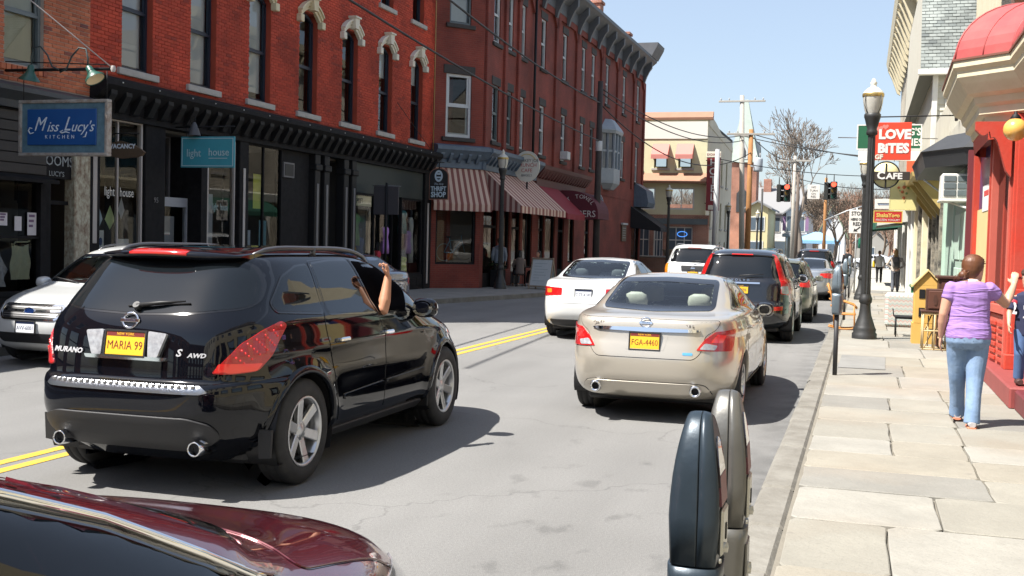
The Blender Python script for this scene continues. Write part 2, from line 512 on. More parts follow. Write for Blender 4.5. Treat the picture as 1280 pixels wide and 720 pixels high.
def window(parent,M,w,h,fm,arch=0.0,deep=.14,blind=0.0,bm=None,sill=None,lintel=None,glassm='pane_glass',fw=.06,meet=True,sillw=.14,name='window',mull=0,trans=0,hood=False):
 """a sash window standing in an opening of w x h whose foot centre is the origin of M"""
 key=(round(w,3),round(h,3),fm.name,arch,deep,blind,bm.name if bm else '',fw,meet,mull,trans)
 if key not in WCACHE:
  f=MB();s=MB();p=MB();b=MB()
  hw=w/2
  f.box(-hw,-hw+fw,-deep-.05,-deep+.03,0,h).box(hw-fw,hw,-deep-.05,-deep+.03,0,h)
  f.box(-hw+fw,hw-fw,-deep-.05,-deep+.035,0,fw*1.2)
  if arch:
   n=10
   top=[(hw-fw-(w-2*fw)*i/n,h+arch*(1-(2*i/n-1)**2)-fw)for i in range(n+1)]
   poly=[(-hw,h-fw)]+[(-hw,h)]+[(-hw+w*i/n,h+arch*(1-(2*i/n-1)**2))for i in range(1,n)]+[(hw,h),(hw,h-fw)]+top
   for i in range(n):
    a0=-hw+w*i/n;a1=-hw+w*(i+1)/n
    za=h+arch*(1-(2*i/n-1)**2);zb=h+arch*(1-(2*(i+1)/n-1)**2)
    f.prism([(a0,za-fw*1.3),(a1,zb-fw*1.3),(a1,zb),(a0,za)],'y',-deep-.05,-deep+.03)
  else:f.box(-hw+fw,hw-fw,-deep-.05,-deep+.035,h-fw,h)
  zm=h*.5
  sw=fw*.75
  x0,x1=-hw+fw,hw-fw
  if meet:
   s.box(x0,x1,-deep-.02,-deep+.02,zm-sw*.6,zm+sw*.5)
   for(za,zb,yo)in((fw*1.2,zm-sw*.6,-.045),(zm+sw*.5,h-(0 if arch else fw),-.012)):
    s.box(x0,x0+sw,-deep+yo-.02,-deep+yo+.012,za,zb).box(x1-sw,x1,-deep+yo-.02,-deep+yo+.012,za,zb)
    s.box(x0+sw,x1-sw,-deep+yo-.02,-deep+yo+.012,za,za+sw*.8)
  for k in range(mull):
   xm=x0+(x1-x0)*(k+1)/(mull+1);s.box(xm-sw*.4,xm+sw*.4,-deep-.03,-deep+.006,fw*1.2,h-fw*.9)
  for k in range(trans):
   zt=fw*1.2+(h-fw*2)*(k+1)/(trans+1);s.box(x0,x1,-deep-.028,-deep+.004,zt-sw*.4,zt+sw*.4)
  if arch:
   n=10
   vs=[(x0,-deep-.03,fw)]+[(x1,-deep-.03,fw)]+[(hw-w*i/n if 0<i<n else(x1 if i==0 else x0),-deep-.03,h+arch*(1-(2*i/n-1)**2)-fw*.5)for i in range(n+1)]
   p.add(vs,[list(range(len(vs)))[::-1]])
  else:p.add([(x0,-deep-.03,fw),(x1,-deep-.03,fw),(x1,-deep-.03,h-fw*.5),(x0,-deep-.03,h-fw*.5)],[(3,2,1,0)])
  if blind:
   zb=h*(1-blind)
   n=8
   b.add([(x0+.01+(x1-x0-.02)*i/n,-deep-.09-.006*math.sin(i*2.1),z)for i in range(n+1)for z in(zb,h+arch*.5)],[(2*i,2*i+2,2*i+3,2*i+1)for i in range(n)],smooth=True)
  WCACHE[key]=[f.mesh('window',fm),s.mesh('sash',fm)if s.v else None,p.mesh('pane',M_(glassm)),b.mesh('blind',bm)if blind else None]
 f,s,p,b=WCACHE[key]
 o=put(link(name,f),parent,M)
 if s:link('sash',s,o)
 link('pane',p,o)
 if b:link('blind',b,o)
 if sill:
  k=('sill',round(w,3),sill.name,sillw)
  if k not in WCACHE:WCACHE[k]=MB().cbox(-w/2-.15,w/2+.15,-.12,sillw*.6,-sillw,-.002,.012).mesh('sill',sill)
  link('sill',WCACHE[k],o)
 if lintel:
  k=('lintel',round(w,3),lintel.name,h)
  if k not in WCACHE:WCACHE[k]=MB().cbox(-w/2-.12,w/2+.12,-.12,.03,h+.002,h+.30,.012).mesh('lintel',lintel)
  link('lintel',WCACHE[k],o)
 return o
def brick_mat(name,col,vcol,dark,rough=.85,k=.7):
 if name in MATS:return MATS[name]
 m=mat(name,col,rough,bump=.35,bscale=55)
 n,l=m.node_tree.nodes,m.node_tree.links
 b=n['Principled BSDF']
 g=n.new('ShaderNodeNewGeometry');oi=n.new('ShaderNodeObjectInfo')
 ad=n.new('ShaderNodeMath');ad.operation='ADD'
 fr=n.new('ShaderNodeMath');fr.operation='FRACT'
 l.new(g.outputs['Random Per Island'],ad.inputs[0]);l.new(oi.outputs['Random'],ad.inputs[1]);l.new(ad.outputs[0],fr.inputs[0])
 cr=n.new('ShaderNodeValToRGB')
 e=cr.color_ramp.elements
 e[0].position=0;e[0].color=(*dark,1)
 e[1].position=.12;e[1].color=(*col,1)
 x=e.new(k);x.color=(*vcol,1)
 y=e.new(1.0);y.color=(*[c*.8 for c in col],1)
 l.new(fr.outputs[0],cr.inputs[0])
 tc=n.new('ShaderNodeTexCoord');t=n.new('ShaderNodeTexNoise');t.inputs['Scale'].default_value=.9;t.inputs['Detail'].default_value=5
 l.new(g.outputs['Position'],t.inputs[0])
 mp=n.new('ShaderNodeMapRange');mp.inputs[1].default_value=.3;mp.inputs[2].default_value=.7;mp.inputs[3].default_value=.58;mp.inputs[4].default_value=1.15
 l.new(t.outputs[0],mp.inputs[0])
 vm=n.new('ShaderNodeVectorMath');vm.operation='SCALE'
 l.new(cr.outputs[0],vm.inputs[0]);l.new(mp.outputs[0],vm.inputs['Scale'])
 l.new(vm.outputs[0],b.inputs['Base Color'])
 return m
def lay_bricks(parent,M,x0,x1,z0,z1,holes,bm,count,near=0,L=.215,H=.073,j=.010,d=.012):
 """running-bond bricks standing proud of the mortar; the nearest ones are single parts, the rest one mesh"""
 cells=[]
 r=0;z=z0
 while z+H<z1+.001:
  x=x0-(L*.5 if r%2 else 0)
  while x<x1:
   segs=[(max(x,x0),min(x+L-j,x1))]
   for h in holes:
    if z+H-j>h[2]and z<h[3]:
     ns=[]
     for a,b in segs:
      if b<=h[0]or a>=h[1]:ns.append((a,b));continue
      if a<h[0]:ns.append((a,h[0]))
      if b>h[1]:ns.append((h[1],b))
     segs=ns
   for a,b in segs:
    if b-a>.03:cells.append((a,b,z,z+H-j))
   x+=L
  z+=H;r+=1
 cells.sort(key=lambda c:abs((c[0]+c[1])/2-near))
 F=[(3,2,6,7),(4,5,6,7)]
 def shape(mb,a,b,za,zb,y):
  c=.003
  mb.add([(a,0,za),(b,0,za),(b,0,zb),(a,0,zb),(a+c,y,za+c),(b-c,y,za+c),(b-c,y,zb-c),(a+c,y,zb-c)],[(7,6,5,4),(4,5,1,0),(5,6,2,1),(6,7,3,2),(7,4,0,3)])
 bc={}
 for(a,b,za,zb)in cells[:count]:
  k=(round(b-a,2),rnd.randrange(3))
  if k not in bc:
   mb=MB();shape(mb,0,k[0],0,H-j,d+(-.003,.0,.003)[k[1]]);bc[k]=mb.mesh('brick',bm)
  put(link('brick',bc[k]),parent,M@Matrix.Translation((a,0,za)))
 rest=MB()
 for(a,b,za,zb)in cells[count:]:shape(rest,a,b,za,zb,d+rnd.uniform(-.003,.003))
 if rest.v:put(rest.build('brickwork',bm,kind='stuff'),parent,M)
def brick_texture(name,c1,c2,mortar,scale=1.0,dirt=.5):
 """brick courses for walls too far away to tell the bricks apart; runs along local x and z"""
 m=mat(name,c1,.85)
 n,l=m.node_tree.nodes,m.node_tree.links
 b=n['Principled BSDF']
 tc=n.new('ShaderNodeTexCoord');sx=n.new('ShaderNodeSeparateXYZ');cx=n.new('ShaderNodeCombineXYZ')
 l.new(tc.outputs['Object'],sx.inputs[0])
 ad=n.new('ShaderNodeMath');l.new(sx.outputs[0],ad.inputs[0]);l.new(sx.outputs[1],ad.inputs[1])
 l.new(ad.outputs[0],cx.inputs[0]);l.new(sx.outputs[2],cx.inputs[1])
 br=n.new('ShaderNodeTexBrick')
 br.inputs['Scale'].default_value=scale
 br.inputs['Color1'].default_value=(*c1,1);br.inputs['Color2'].default_value=(*c2,1);br.inputs['Mortar'].default_value=(*mortar,1)
 br.inputs['Brick Width'].default_value=.215;br.inputs['Row Height'].default_value=.073;br.inputs['Mortar Size'].default_value=.008
 l.new(cx.outputs[0],br.inputs[0])
 t=n.new('ShaderNodeTexNoise');t.inputs['Scale'].default_value=.7;t.inputs['Detail'].default_value=7
 l.new(tc.outputs['Object'],t.inputs[0])
 mp=n.new('ShaderNodeMapRange');mp.inputs[1].default_value=.3;mp.inputs[2].default_value=.7;mp.inputs[3].default_value=1-dirt;mp.inputs[4].default_value=1.1
 l.new(t.outputs[0],mp.inputs[0])
 vm=n.new('ShaderNodeVectorMath');vm.operation='SCALE'
 l.new(br.outputs[0],vm.inputs[0]);l.new(mp.outputs[0],vm.inputs['Scale']);l.new(vm.outputs[0],b.inputs['Base Color'])
 bp=n.new('ShaderNodeBump');bp.inputs['Strength'].default_value=.5;bp.inputs['Distance'].default_value=.01
 l.new(br.outputs['Fac'],bp.inputs['Height']);bp.invert=True;l.new(bp.outputs[0],b.inputs['Normal'])
 return m
glass('pane_glass',(.88,.92,.94),.86,ior=1.5)
glass('shop_glass',(.90,.94,.94),.92,ior=1.32)
mat('mortar_pale',(.42,.33,.27),.9,var=.4,vscale=2)
mat('mortar_red',(.34,.058,.030),.9,var=.5,vscale=2)
brick_mat('orange_brick',(.46,.125,.055),(.56,.18,.085),(.15,.05,.045),k=.6)
brick_mat('red_brick',(.45,.050,.023),(.50,.066,.030),(.28,.04,.024),k=.6)
mat('navy_frame',(.012,.018,.032),.45,bump=.1)
mat('grey_frame',(.12,.145,.15),.5,var=.4,vscale=8)
mat('white_frame',(.50,.52,.53),.5,var=.35,vscale=6)
mat('stone_sill',(.42,.40,.37),.8,var=.5,vscale=5,bump=.2)
mat('dark_stone',(.045,.040,.038),.8,var=.5,vscale=4)
mat('cream_hood',(.62,.55,.38),.6,var=.35,vcol=(.42,.27,.08),vscale=5)
mat('blind_white',(.80,.80,.76),.8)
mat('blind_cream',(.58,.55,.36),.8)
mat('black_wood',(.007,.007,.008),.75,spec=.2,var=.4,vcol=(.028,.026,.028),vscale=7,bump=.15)
mat('black_iron',(.009,.009,.010),.6,spec=.3,bump=.1,bscale=80)
mat('grey_strip',(.15,.15,.16),.5,var=.3)
mat('slate_blue',(.10,.14,.19),.55,var=.45,vcol=(.045,.06,.085),vscale=7)
mat('roof_tar',(.05,.05,.05),.9)
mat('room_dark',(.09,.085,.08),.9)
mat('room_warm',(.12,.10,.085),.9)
# ---- first building: orange brick, eatery at street level
def eatery():
 b=thing('brick_building','orange brick building at the left edge with the dark eatery front','building',(-14,8,0))
 M=frame((-14,6,0),(0,1,0));X=lambda y:y-6
 wins=[(X(15.66),X(16.62),4.62,6.45),(X(12.0),X(12.96),4.62,6.45),(X(8.6),X(9.56),4.62,6.45)]
 put(wall_mb(11.87,3.6,wins,.3,z0=4.30).build('wall',M_('mortar_pale')),b,M)
 lay_bricks(b,M,X(14.9),X(17.86),4.32,7.2,wins,M_('orange_brick'),290,X(16.9))
 for w in wins:
  window(b,M@Matrix.Translation(((w[0]+w[1])/2,0,w[2])),w[1]-w[0],w[3]-w[2],M_('grey_frame'),blind=.98,bm=M_('blind_cream'),deep=.10,mull=0)
 for k in range(9):
  put(MB().cbox(0,.105,0,.05,0,.10,.006).build('sill_brick',M_('orange_brick')),b,M@Matrix.Translation((X(15.55)+k*.128,0,4.49)))
 mb=MB().box(0,11.87,-8,-.3,7.6,7.9).box(0,.3,-8,-.3,0,7.6).box(11.5,11.85,-8,-.3,4.3,7.6).box(0,11.87,-8,-7.7,0,7.6)
 put(mb.build('shell',M_('roof_tar')),b,M)
 prof=[(0,3.86),(.10,3.86),(.12,3.98),(.22,4.06),(.30,4.12),(.30,4.20),(.20,4.24),(0,4.295)]
 put(MB().prism([(p[0],p[1])for p in prof],'x',0,11.86).build('cornice',mat('slate_trim',(.055,.062,.07),.55,var=.4,vscale=5)),b,M)
 put(MB().box(0,11.86,-.25,-.04,2.72,3.86).build('fascia',M_('black_wood')),b,M)
 for k in range(6):
  put(MB().cbox(0,X(16.75),-.04,-.02,2.76+k*.18,2.925+k*.18,.006).build('fascia_board',mat('soot_wood',(.022,.019,.020),.55,var=.5,vscale=6,bump=.2)),b,M)
 put(MB().prism([(0,2.62),(.30,2.60),(.30,2.66),(0,2.74)],'x',0,X(16.70)).build('canopy_ledge',M_('black_wood')),b,M)
 put(MB().box(0,X(16.66),-.25,.0,.13,.62).build('stall_riser',M_('black_wood')),b,M)
 fr=MB().box(X(16.56),X(16.70),-.16,.02,.62,2.60).box(X(12.2),X(12.3),-.16,.02,.62,2.60).box(0,X(16.7),-.14,.0,.60,.70).box(0,X(16.7),-.12,-.02,1.62,1.66)
 wf=put(fr.build('display_window',M_('black_wood')),b,M)
 g=MB().add([(X(12.3),-.08,.7),(X(16.56),-.08,.7),(X(16.56),-.08,2.6),(X(12.3),-.08,2.6)],[(3,2,1,0)])
 g.build('pane',M_('shop_glass'),wf)
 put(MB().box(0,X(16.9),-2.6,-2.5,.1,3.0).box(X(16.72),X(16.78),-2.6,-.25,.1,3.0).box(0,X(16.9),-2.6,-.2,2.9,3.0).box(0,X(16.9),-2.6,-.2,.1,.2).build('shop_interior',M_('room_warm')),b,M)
 d=put(MB().box(X(16.90),X(17.38),-.60,-.54,.14,2.25).build('door',M_('black_wood')),b,M)
 MB().cbox(X(16.98),X(17.30),-.54,-.515,.35,1.0,.01).cbox(X(16.98),X(17.30),-.54,-.515,1.15,1.95,.01).build('door_panel',mat('soot_wood',(.022,.019,.020),.55),d)
 put(MB().box(X(16.70),X(17.42),-.62,-.10,2.25,2.32).box(X(16.70),X(16.9),-.6,-.05,.13,2.7).box(X(16.7),X(17.42),-.68,-.62,2.3,2.75).build('door_frame',M_('black_wood')),b,M)
 put(MB().cbox(X(17.43),X(17.87),-.2,.05,.13,3.86,.02).build('pier',mat('flaking_paint',(.50,.49,.38),.7,var=.95,vcol=(.16,.09,.055),vscale=9,bump=.6,bscale=9,stretch=(1.4,1.4,.9))),b,M)
 Mt=face_mat((-14.02,16.90,3.08),(0,1,0))
 text('ROOMS','door_lettering',.26,mat('sign_paint',(.30,.33,.34),.6),face_mat((-14.035,17.03,3.03),(0,1,0)),b,world=True)
 text("LUCY'S",'door_lettering',.13,M_('sign_paint'),face_mat((-14.035,17.03,2.80),(0,1,0)),b,world=True)
 return b
eatery_bld=eatery()
# ---- second building: long red brick range with arched windows over dark shop fronts
def red_range():
 b=thing('brick_building','long red brick building with cream arched window hoods over black shop fronts','building',(-14,26.7,0))
 Y0,Y1=17.88,35.5
 M=frame((-14.02,Y0,0),(0,1,0));X=lambda y:y-Y0
 cy=[19.33,21.68,24.10,26.56,29.05,31.53,34.02]
 wins=[]
 for y in cy:
  wins.append((X(y)-.50,X(y)+.50,5.00,7.62));wins.append((X(y)-.48,X(y)+.48,8.80,11.1))
 put(wall_mb(Y1-Y0,14.0-4.6,wins,.3,z0=4.6).build('wall',M_('mortar_red')),b,M)
 hs=[(h[0],h[1],h[2],h[3]+(.12 if h[2]<6 else 0))for h in wins]
 lay_bricks(b,M,0,Y1-Y0,4.82,10.2,hs,M_('red_brick'),300,0)
 for i,y in enumerate(cy):
  window(b,M@Matrix.Translation((X(y),0,5.0)),1.0,2.42,M_('navy_frame'),arch=.20,blind=(.97,.97,.9,.0,.0,.3,.25)[i],bm=M_('blind_white'),sill=M_('stone_sill'),deep=.16)
  window(b,M@Matrix.Translation((X(y),0,8.8)),.96,2.3,M_('navy_frame'),blind=.0,sill=M_('stone_sill'),deep=.16)
  n=10;hw=.56
  mb=MB()
  for(ra,rb,yo)in((.0,.09,.07),(.09,.17,.11),(.17,.22,.15)):
   pts=[(-hw+2*hw*k/n,7.40+.30*(1-(2*k/n-1)**2))for k in range(n+1)]
   lo=[(x*(1+ra*.55),z+ra)for x,z in pts];hi=[(x*(1+rb*.55),z+rb)for x,z in pts]
   mb.prism(lo+hi[::-1],'y',-.02,yo)
  for sx in(-1,1):mb.cbox(sx*.50,sx*.68,-.02,.15,7.28,7.47,.015)
  mb.prism([(-.10,7.66),(.10,7.66),(.15,7.97),(-.15,7.97)],'y',-.02,.22)
  mb.prism([(-.17,7.95),(.17,7.95),(.19,8.0),(-.19,8.0)],'y',-.02,.26)
  put(mb.build('window_hood',M_('cream_hood')if i<4 else mat('pale_hood',(.66,.62,.52),.6,var=.3,vcol=(.50,.42,.28),vscale=5)),b,M@Matrix.Translation((X(y),0,0)))
 put(MB().box(.02,Y1-Y0-.02,-9,-.3,14.0,14.2).box(0.02,.3,-9,-.3,4.6,14).box(Y1-Y0-.3,Y1-Y0-.02,-9,-.3,0,14).box(.02,Y1-Y0-.02,-9,-8.7,0,14).box(.02,Y1-Y0-.02,-9,-.3,4.0,4.3).box(.02,Y1-Y0-.02,-9,-.3,8.2,8.4).build('shell',M_('roof_tar')),b,M)
 put(MB().prism([(-.3,13.5),(.05,13.5),(.45,14.05),(.45,14.25),(-.3,14.25)],'x',0,Y1-Y0).build('roof_cornice',M_('black_wood')),b,M)
 W=Y1-Y0
 prof=[(-.02,4.12),(.08,4.12),(.10,4.30),(.20,4.36),(.36,4.50),(.42,4.56),(.42,4.66),(.36,4.70),(-.02,4.80)]
 co=put(MB().prism(prof,'x',.0,W).build('cornice',M_('black_wood')),b,M)
 k=0
 bk=MB().prism([(.08,4.08),(.16,4.10),(.34,4.40),(.34,4.48),(.08,4.36)],'x',-.09,.09).mesh('bracket',M_('black_iron'))
 for i in range(38):
  o=link('bracket',bk,co);o.location=(.3+i*.46,0,0)
 ru=MB().lathe([(.001,.02),(.012,.015),(.016,0)],6,axis='y').mesh('rivet',mat('bird_white',(.5,.5,.48),.8))
 for i in range(16):
  o=link('rivet',ru,co);o.location=(.45+i*1.07+(i%3)*.1,.42,4.63)
 put(MB().box(.03,W,-.28,.06,3.98,4.12).build('fascia',M_('black_wood')),b,M)
 inter=MB().box(.05,W-.05,-3.2,-3.1,.1,4.0).box(.05,W-.05,-3.2,-.3,.06,.13).box(.05,W-.05,-3.2,-.28,3.92,3.98)
 for y in(19.9,23.35,26.0,29.4,32.0):inter.box(X(y)-.04,X(y)+.04,-3.2,-.5,.1,3.95)
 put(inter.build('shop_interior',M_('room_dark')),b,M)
 mat('pale_strip',(.42,.39,.37),.6)
 def pane(y0,y1,z0,z1,deep=-.10,m='shop_glass',fm='black_wood',f=.06,name='display_window',mullions=()):
  fr=MB().box(X(y0),X(y0)+f,deep-.05,deep+.05,z0,z1).box(X(y1)-f,X(y1),deep-.05,deep+.05,z0,z1).box(X(y0)+f,X(y1)-f,deep-.05,deep+.05,z0,z0+f).box(X(y0)+f,X(y1)-f,deep-.05,deep+.05,z1-f,z1)
  for q in mullions:fr.box(X(q)-f*.4,X(q)+f*.4,deep-.03,deep+.03,z0+f,z1-f)
  w=put(fr.build(name,M_(fm)),b,M)
  MB().add([(X(y0)+f,deep,z0+f),(X(y1)-f,deep,z0+f),(X(y1)-f,deep,z1-f),(X(y0)+f,deep,z1-f)],[(3,2,1,0)]).build('pane',M_(m),w)
  return w
 def riser(y0,y1,z1,deep=-.02):
  put(MB().cbox(X(y0),X(y1),-.30,deep,.13,z1,.01).build('stall_riser',M_('black_wood')),b,M)
  n=max(1,int((y1-y0)/.55))
  for i in range(n):
   a=X(y0)+(y1-y0)*(i+.12)/n;c=X(y0)+(y1-y0)*(i+.88)/n
   put(MB().cbox(a,c,deep-.01,deep+.016,.25,z1-.12,.012).build('riser_panel',M_('black_wood')),b,M)
 pane(18.22,19.62,.75,4.0,fm='pale_strip',f=.05,mullions=(18.86,));riser(17.95,19.65,.75)
 put(MB().cbox(X(17.90),X(18.20),-.2,.03,.13,3.98,.015).build('pilaster',M_('black_wood')),b,M)
 put(MB().cbox(X(17.97),X(18.09),.03,.05,1.55,3.3,.008).build('pilaster_strip',mat('pale_strip',(.42,.39,.37),.6)),b,M)
 put(MB().cbox(X(19.66),X(20.34),-1.0,.0,.13,3.98,.015).build('pilaster',M_('black_wood')),b,M)
 pane(20.68,21.75,2.45,3.95,deep=-.9,fm='grey_strip');pane(22.0,23.16,.8,3.95,fm='pale_strip',f=.05);riser(22.0,23.2,.8)
 put(MB().box(X(20.36),X(20.66),-.95,-.82,.13,3.98).box(X(21.76),X(22.0),-.95,-.05,.13,3.98).build('pilaster',M_('black_wood')),b,M)
 w=put(MB().box(X(20.42),X(20.62),-.50,-.40,.13,2.56).box(X(21.72),X(21.95),-.50,-.40,.13,2.56).box(X(20.62),X(21.72),-.50,-.40,2.36,2.56).build('door',mat('grey_paint',(.34,.36,.40),.5,var=.3)),b,M)
 MB().add([(X(20.62),-.45,.14),(X(21.72),-.45,.14),(X(21.72),-.45,2.36),(X(20.62),-.45,2.36)],[(3,2,1,0)]).build('pane',M_('shop_glass'),w)
 put(MB().cbox(X(23.22),X(23.62),-.2,.04,.13,3.98,.015).build('pilaster',M_('black_wood')),b,M)
 put(MB().cbox(X(23.36),X(23.46),.04,.055,1.5,3.35,.008).build('pilaster_strip',M_('pale_strip')),b,M)
 pane(23.66,25.40,.85,4.0,mullions=(24.5,));riser(23.64,25.42,.85)
 put(MB().cbox(X(25.44),X(26.95),-.3,-.12,.13,3.98,.01).build('shop_panel',M_('black_wood')),b,M)
 v=put(MB().box(X(25.5),X(26.05),-.12,-.07,3.28,3.66).build('vent',M_('grey_strip')),b,M)
 MB().box(X(25.55),X(26.0),-.069,-.06,3.32,3.62).build('vent_grille',M_('dark_trim')if 'dark_trim' in MATS else mat('dark_trim',(.012,.012,.013),.55),v)
 for y in(27.0,27.55,28.75,29.27):
  put(MB().cbox(X(y),X(y)+.30,-.22,.04,.13,3.98,.015).build('pilaster',M_('black_iron')),b,M)
  put(MB().cbox(X(y)+.09,X(y)+.20,.04,.055,1.0,3.2,.008).build('pilaster_strip',M_('grey_strip')),b,M)
  put(MB().cbox(X(y)-.04,X(y)+.34,-.22,.09,3.55,3.72,.02).build('capital',M_('black_iron')),b,M)
 put(MB().cbox(X(27.85),X(28.75),-.8,-.7,.13,3.98,.01).build('door',M_('black_wood')),b,M)
 pane(29.55,31.05,.62,3.1);pane(31.1,33.0,.62,3.1,deep=-.35);pane(33.1,34.85,.62,3.1);riser(29.5,34.9,.62)
 put(MB().cbox(X(29.5),X(34.9),-.2,-.06,3.1,3.98,.01).build('transom_panel',mat('green_black',(.018,.028,.027),.6)),b,M)
 put(MB().cbox(X(34.9),X(35.48),-.2,.03,.13,3.98,.015).build('pilaster',M_('black_wood')),b,M)
 put(MB().cbox(X(35.12),X(35.24),.03,.045,.3,3.0,.008).build('pilaster_strip',M_('pale_strip')),b,M)
 put(MB().cbox(X(17.9),X(25.4),-.0,.0+.012,3.99,4.10,.004).build('fascia_strip',M_('black_wood')),b,M)
 ink=mat('window_white',(.62,.62,.58),.6)
 text('light · house','window_lettering',.26,ink,face_mat((-14.10,18.92,2.56),(0,1,0)),b,world=True,sx=.72)
 text('light · house','window_lettering',.22,mat('window_teal',(.25,.36,.36),.6),face_mat((-14.10,22.58,2.40),(0,1,0)),b,world=True,sx=.6)
 text('95','house_number',.16,M_('grey_strip'),face_mat((-14.0,20.0,2.45),(0,1,0)),b,world=True)
 text('THRIFT','window_lettering',.2,mat('ink_dark',(.03,.03,.03),.6),face_mat((-14.098,30.0,2.86),(0,1,0)),b,world=True,sx=.8)
 put(MB().box(X(29.64),X(30.95),-.125,-.118,2.72,3.02).build('window_banner',M_('blind_cream')),b,M)
 return b
red_bld=red_range()
# ---- third building: dark red corner block with cut corner, pilasters and a bracketed cornice
def corner_block():
 b=thing('corner_building','dark red brick corner block with grey bracketed cornice and shop awnings','building',(-13.4,51,0))
 bt=brick_texture('dark_brick',(.235,.042,.026),(.195,.035,.023),(.20,.06,.044))
 P0,P1=Vector((-12.75,37.0,0)),Vector((-12.58,65.6,0))
 M=frame(P0,P1-P0);W=(P1-P0).length
 C0=Vector((-14.0,35.52,0));MC=frame(C0,P0-C0);WC=(P0-C0).length
 ZT=12.55
 ws=[1.35,2.9,4.45,7.3,10.65,14.0,15.9,18.9,23.0,26.8]
 holes=[]
 for i,x in enumerate(ws):
  holes+=[(x-.36,x+.36,5.35,7.35),(x-.36,x+.36,8.85,10.85)]
 holes=[h for h in holes if not(h[0]<20<h[1]and h[2]<6)]
 holes=[h for h in holes if not(abs((h[0]+h[1])/2-18.9)<.1 and h[2]<6)]
 put(wall_mb(W,ZT-4.2,holes,.3,z0=4.2).build('wall',bt),b,M)
 hc=[(WC/2-.50,WC/2+.50,5.30,7.45),(WC/2-.42,WC/2+.42,9.15,11.0)]
 put(wall_mb(WC,ZT-4.2,hc,.3,z0=4.2).build('wall',bt),b,MC)
 wf=M_('white_frame')
 for i,x in enumerate(ws):
  dk=i in(0,1,6)
  for z in(5.35,8.85):
   if abs(x-18.9)<.1 and z<6:continue
   window(b,M@Matrix.Translation((x,0,z)),.72,2.0,M_('grey_frame')if dk and z<6 else wf,sill=M_('dark_stone'),lintel=M_('dark_stone'),deep=.08,fw=.07,blind=0)
 window(b,MC@Matrix.Translation((WC/2,0,5.30)),1.0,2.15,wf,sill=M_('dark_stone'),lintel=M_('dark_stone'),deep=.08,fw=.09)
 window(b,MC@Matrix.Translation((WC/2,0,9.15)),.84,1.85,M_('grey_frame'),sill=M_('dark_stone'),deep=.08,blind=.98,bm=M_('blind_white'))
 for x in(.06,2.1,3.7,8.95,12.4,17.3,21.0,25.3,W-.3):
  put(MB().cbox(x,x+.30,-.02,.10,4.9,ZT-1.3,.02).build('pilaster',bt),b,M)
 for x in(5.75,):
  put(MB().tube([(x,.12,4.6),(x,.12,11.4)],.055,8).build('downpipe',M_('black_iron')),b,M)
 put(MB().tube([(.25,.06,4.3),(.25,.06,12)],.02,6).build('cable_pipe',mat('tan_pipe',(.35,.22,.08),.6)),b,frame((-13.98,35.1,0),(0,1,0)))
 prs=[2.4,4.0,5.9,9.25,12.7,17.6,21.3,25.6,W-.3]
 for a,c in zip(prs,prs[1:]):
  n=6
  poly=[(a-.3,ZT-1.75)]+[(a-.0,ZT-1.7)]+[(a+.35,ZT-1.28),(c-.65,ZT-1.28),(c-.30,ZT-1.7),(c,ZT-1.75),(c,ZT-1.0),(a-.3,ZT-1.0)]
  put(MB().prism(poly,'y',-.02,.105).build('brick_corbel',bt),b,M)
 gc=mat('grey_cornice',(.10,.105,.115),.6,var=.4,vscale=4)
 def cornice(Mx,L,n):
  prof=[(-.05,ZT-1.02),(.12,ZT-1.02),(.14,ZT-.55),(.22,ZT-.50),(.62,ZT-.16),(.70,ZT-.10),(.70,ZT+.06),(.58,ZT+.12),(-.05,ZT+.20)]
  co=put(MB().prism(prof,'x',-.1,L).build('roof_cornice',gc),b,Mx)
  bk=MB().prism([(.12,ZT-1.35),(.20,ZT-1.38),(.28,ZT-1.1),(.45,ZT-.75),(.60,ZT-.55),(.60,ZT-.22),(.12,ZT-.40)],'x',-.11,.11).mesh('bracket',gc)
  for i in range(n):
   o=link('bracket',bk,co);o.location=((i+.5)*L/n,0,0)
 cornice(M,W,15);cornice(MC,WC,2)
 put(MB().prism([(-.3,ZT),(.75,ZT),(1.05,ZT+.55),(1.1,ZT+.75),(-.3,ZT+.75)],'x',W-2.0,W+.1).build('cornice_end',gc),b,M)
 put(MB().box(-.1,W,-9,-.3,ZT-.2,ZT).box(W-.3,W-.005,-9,-.3,0,ZT).box(-.1,W,-9,-8.7,0,ZT).box(-.1,.2,-9,-1.2,0,ZT).box(-.1,W,-9,-.4,4.3,4.5).box(-.1,W,-9,-.4,8.1,8.3).build('shell',bt),b,M)
 for x,z,h in((19.6,ZT,1.5),(26.7,ZT,1.2)):
  put(MB().cbox(x-.35,x+.35,-1.2,-.55,z-.1,z+h,.01).cbox(x-.42,x+.42,-1.27,-.48,z+h,z+h+.15,.01).build('chimney',brick_texture('chimney_brick',(.42,.17,.10),(.36,.13,.08),(.4,.3,.25))),b,M)
 sb=M_('slate_blue')
 sp=[(-.02,4.25),(.10,4.25),(.12,4.52),(.22,4.58),(.42,4.80),(.46,4.84),(.46,4.96),(.30,5.02),(-.02,5.06)]
 for Mx,a,L,n in((MC,-.05,WC+.12,5),(M,-.12,6.4,15)):
  co=put(MB().prism(sp,'x',a,L).build('shop_cornice',sb),b,Mx)
  bk=MB().prism([(.12,4.42),(.20,4.44),(.36,4.68),(.36,4.76),(.12,4.60)],'x',-.06,.06).mesh('bracket',sb)
  for i in range(n):
   o=link('bracket',bk,co);o.location=(a+.25+i*(L-a-.3)/n,0,0)
 rp=mat('oxblood',(.085,.020,.018),.6,var=.4,vscale=5)
 co=put(MB().prism([(-.02,4.05),(.08,4.05),(.10,4.40),(.18,4.44),(.40,4.75),(.44,4.90),(-.02,5.0)],'x',6.5,14.6).build('shop_cornice',rp),b,M)
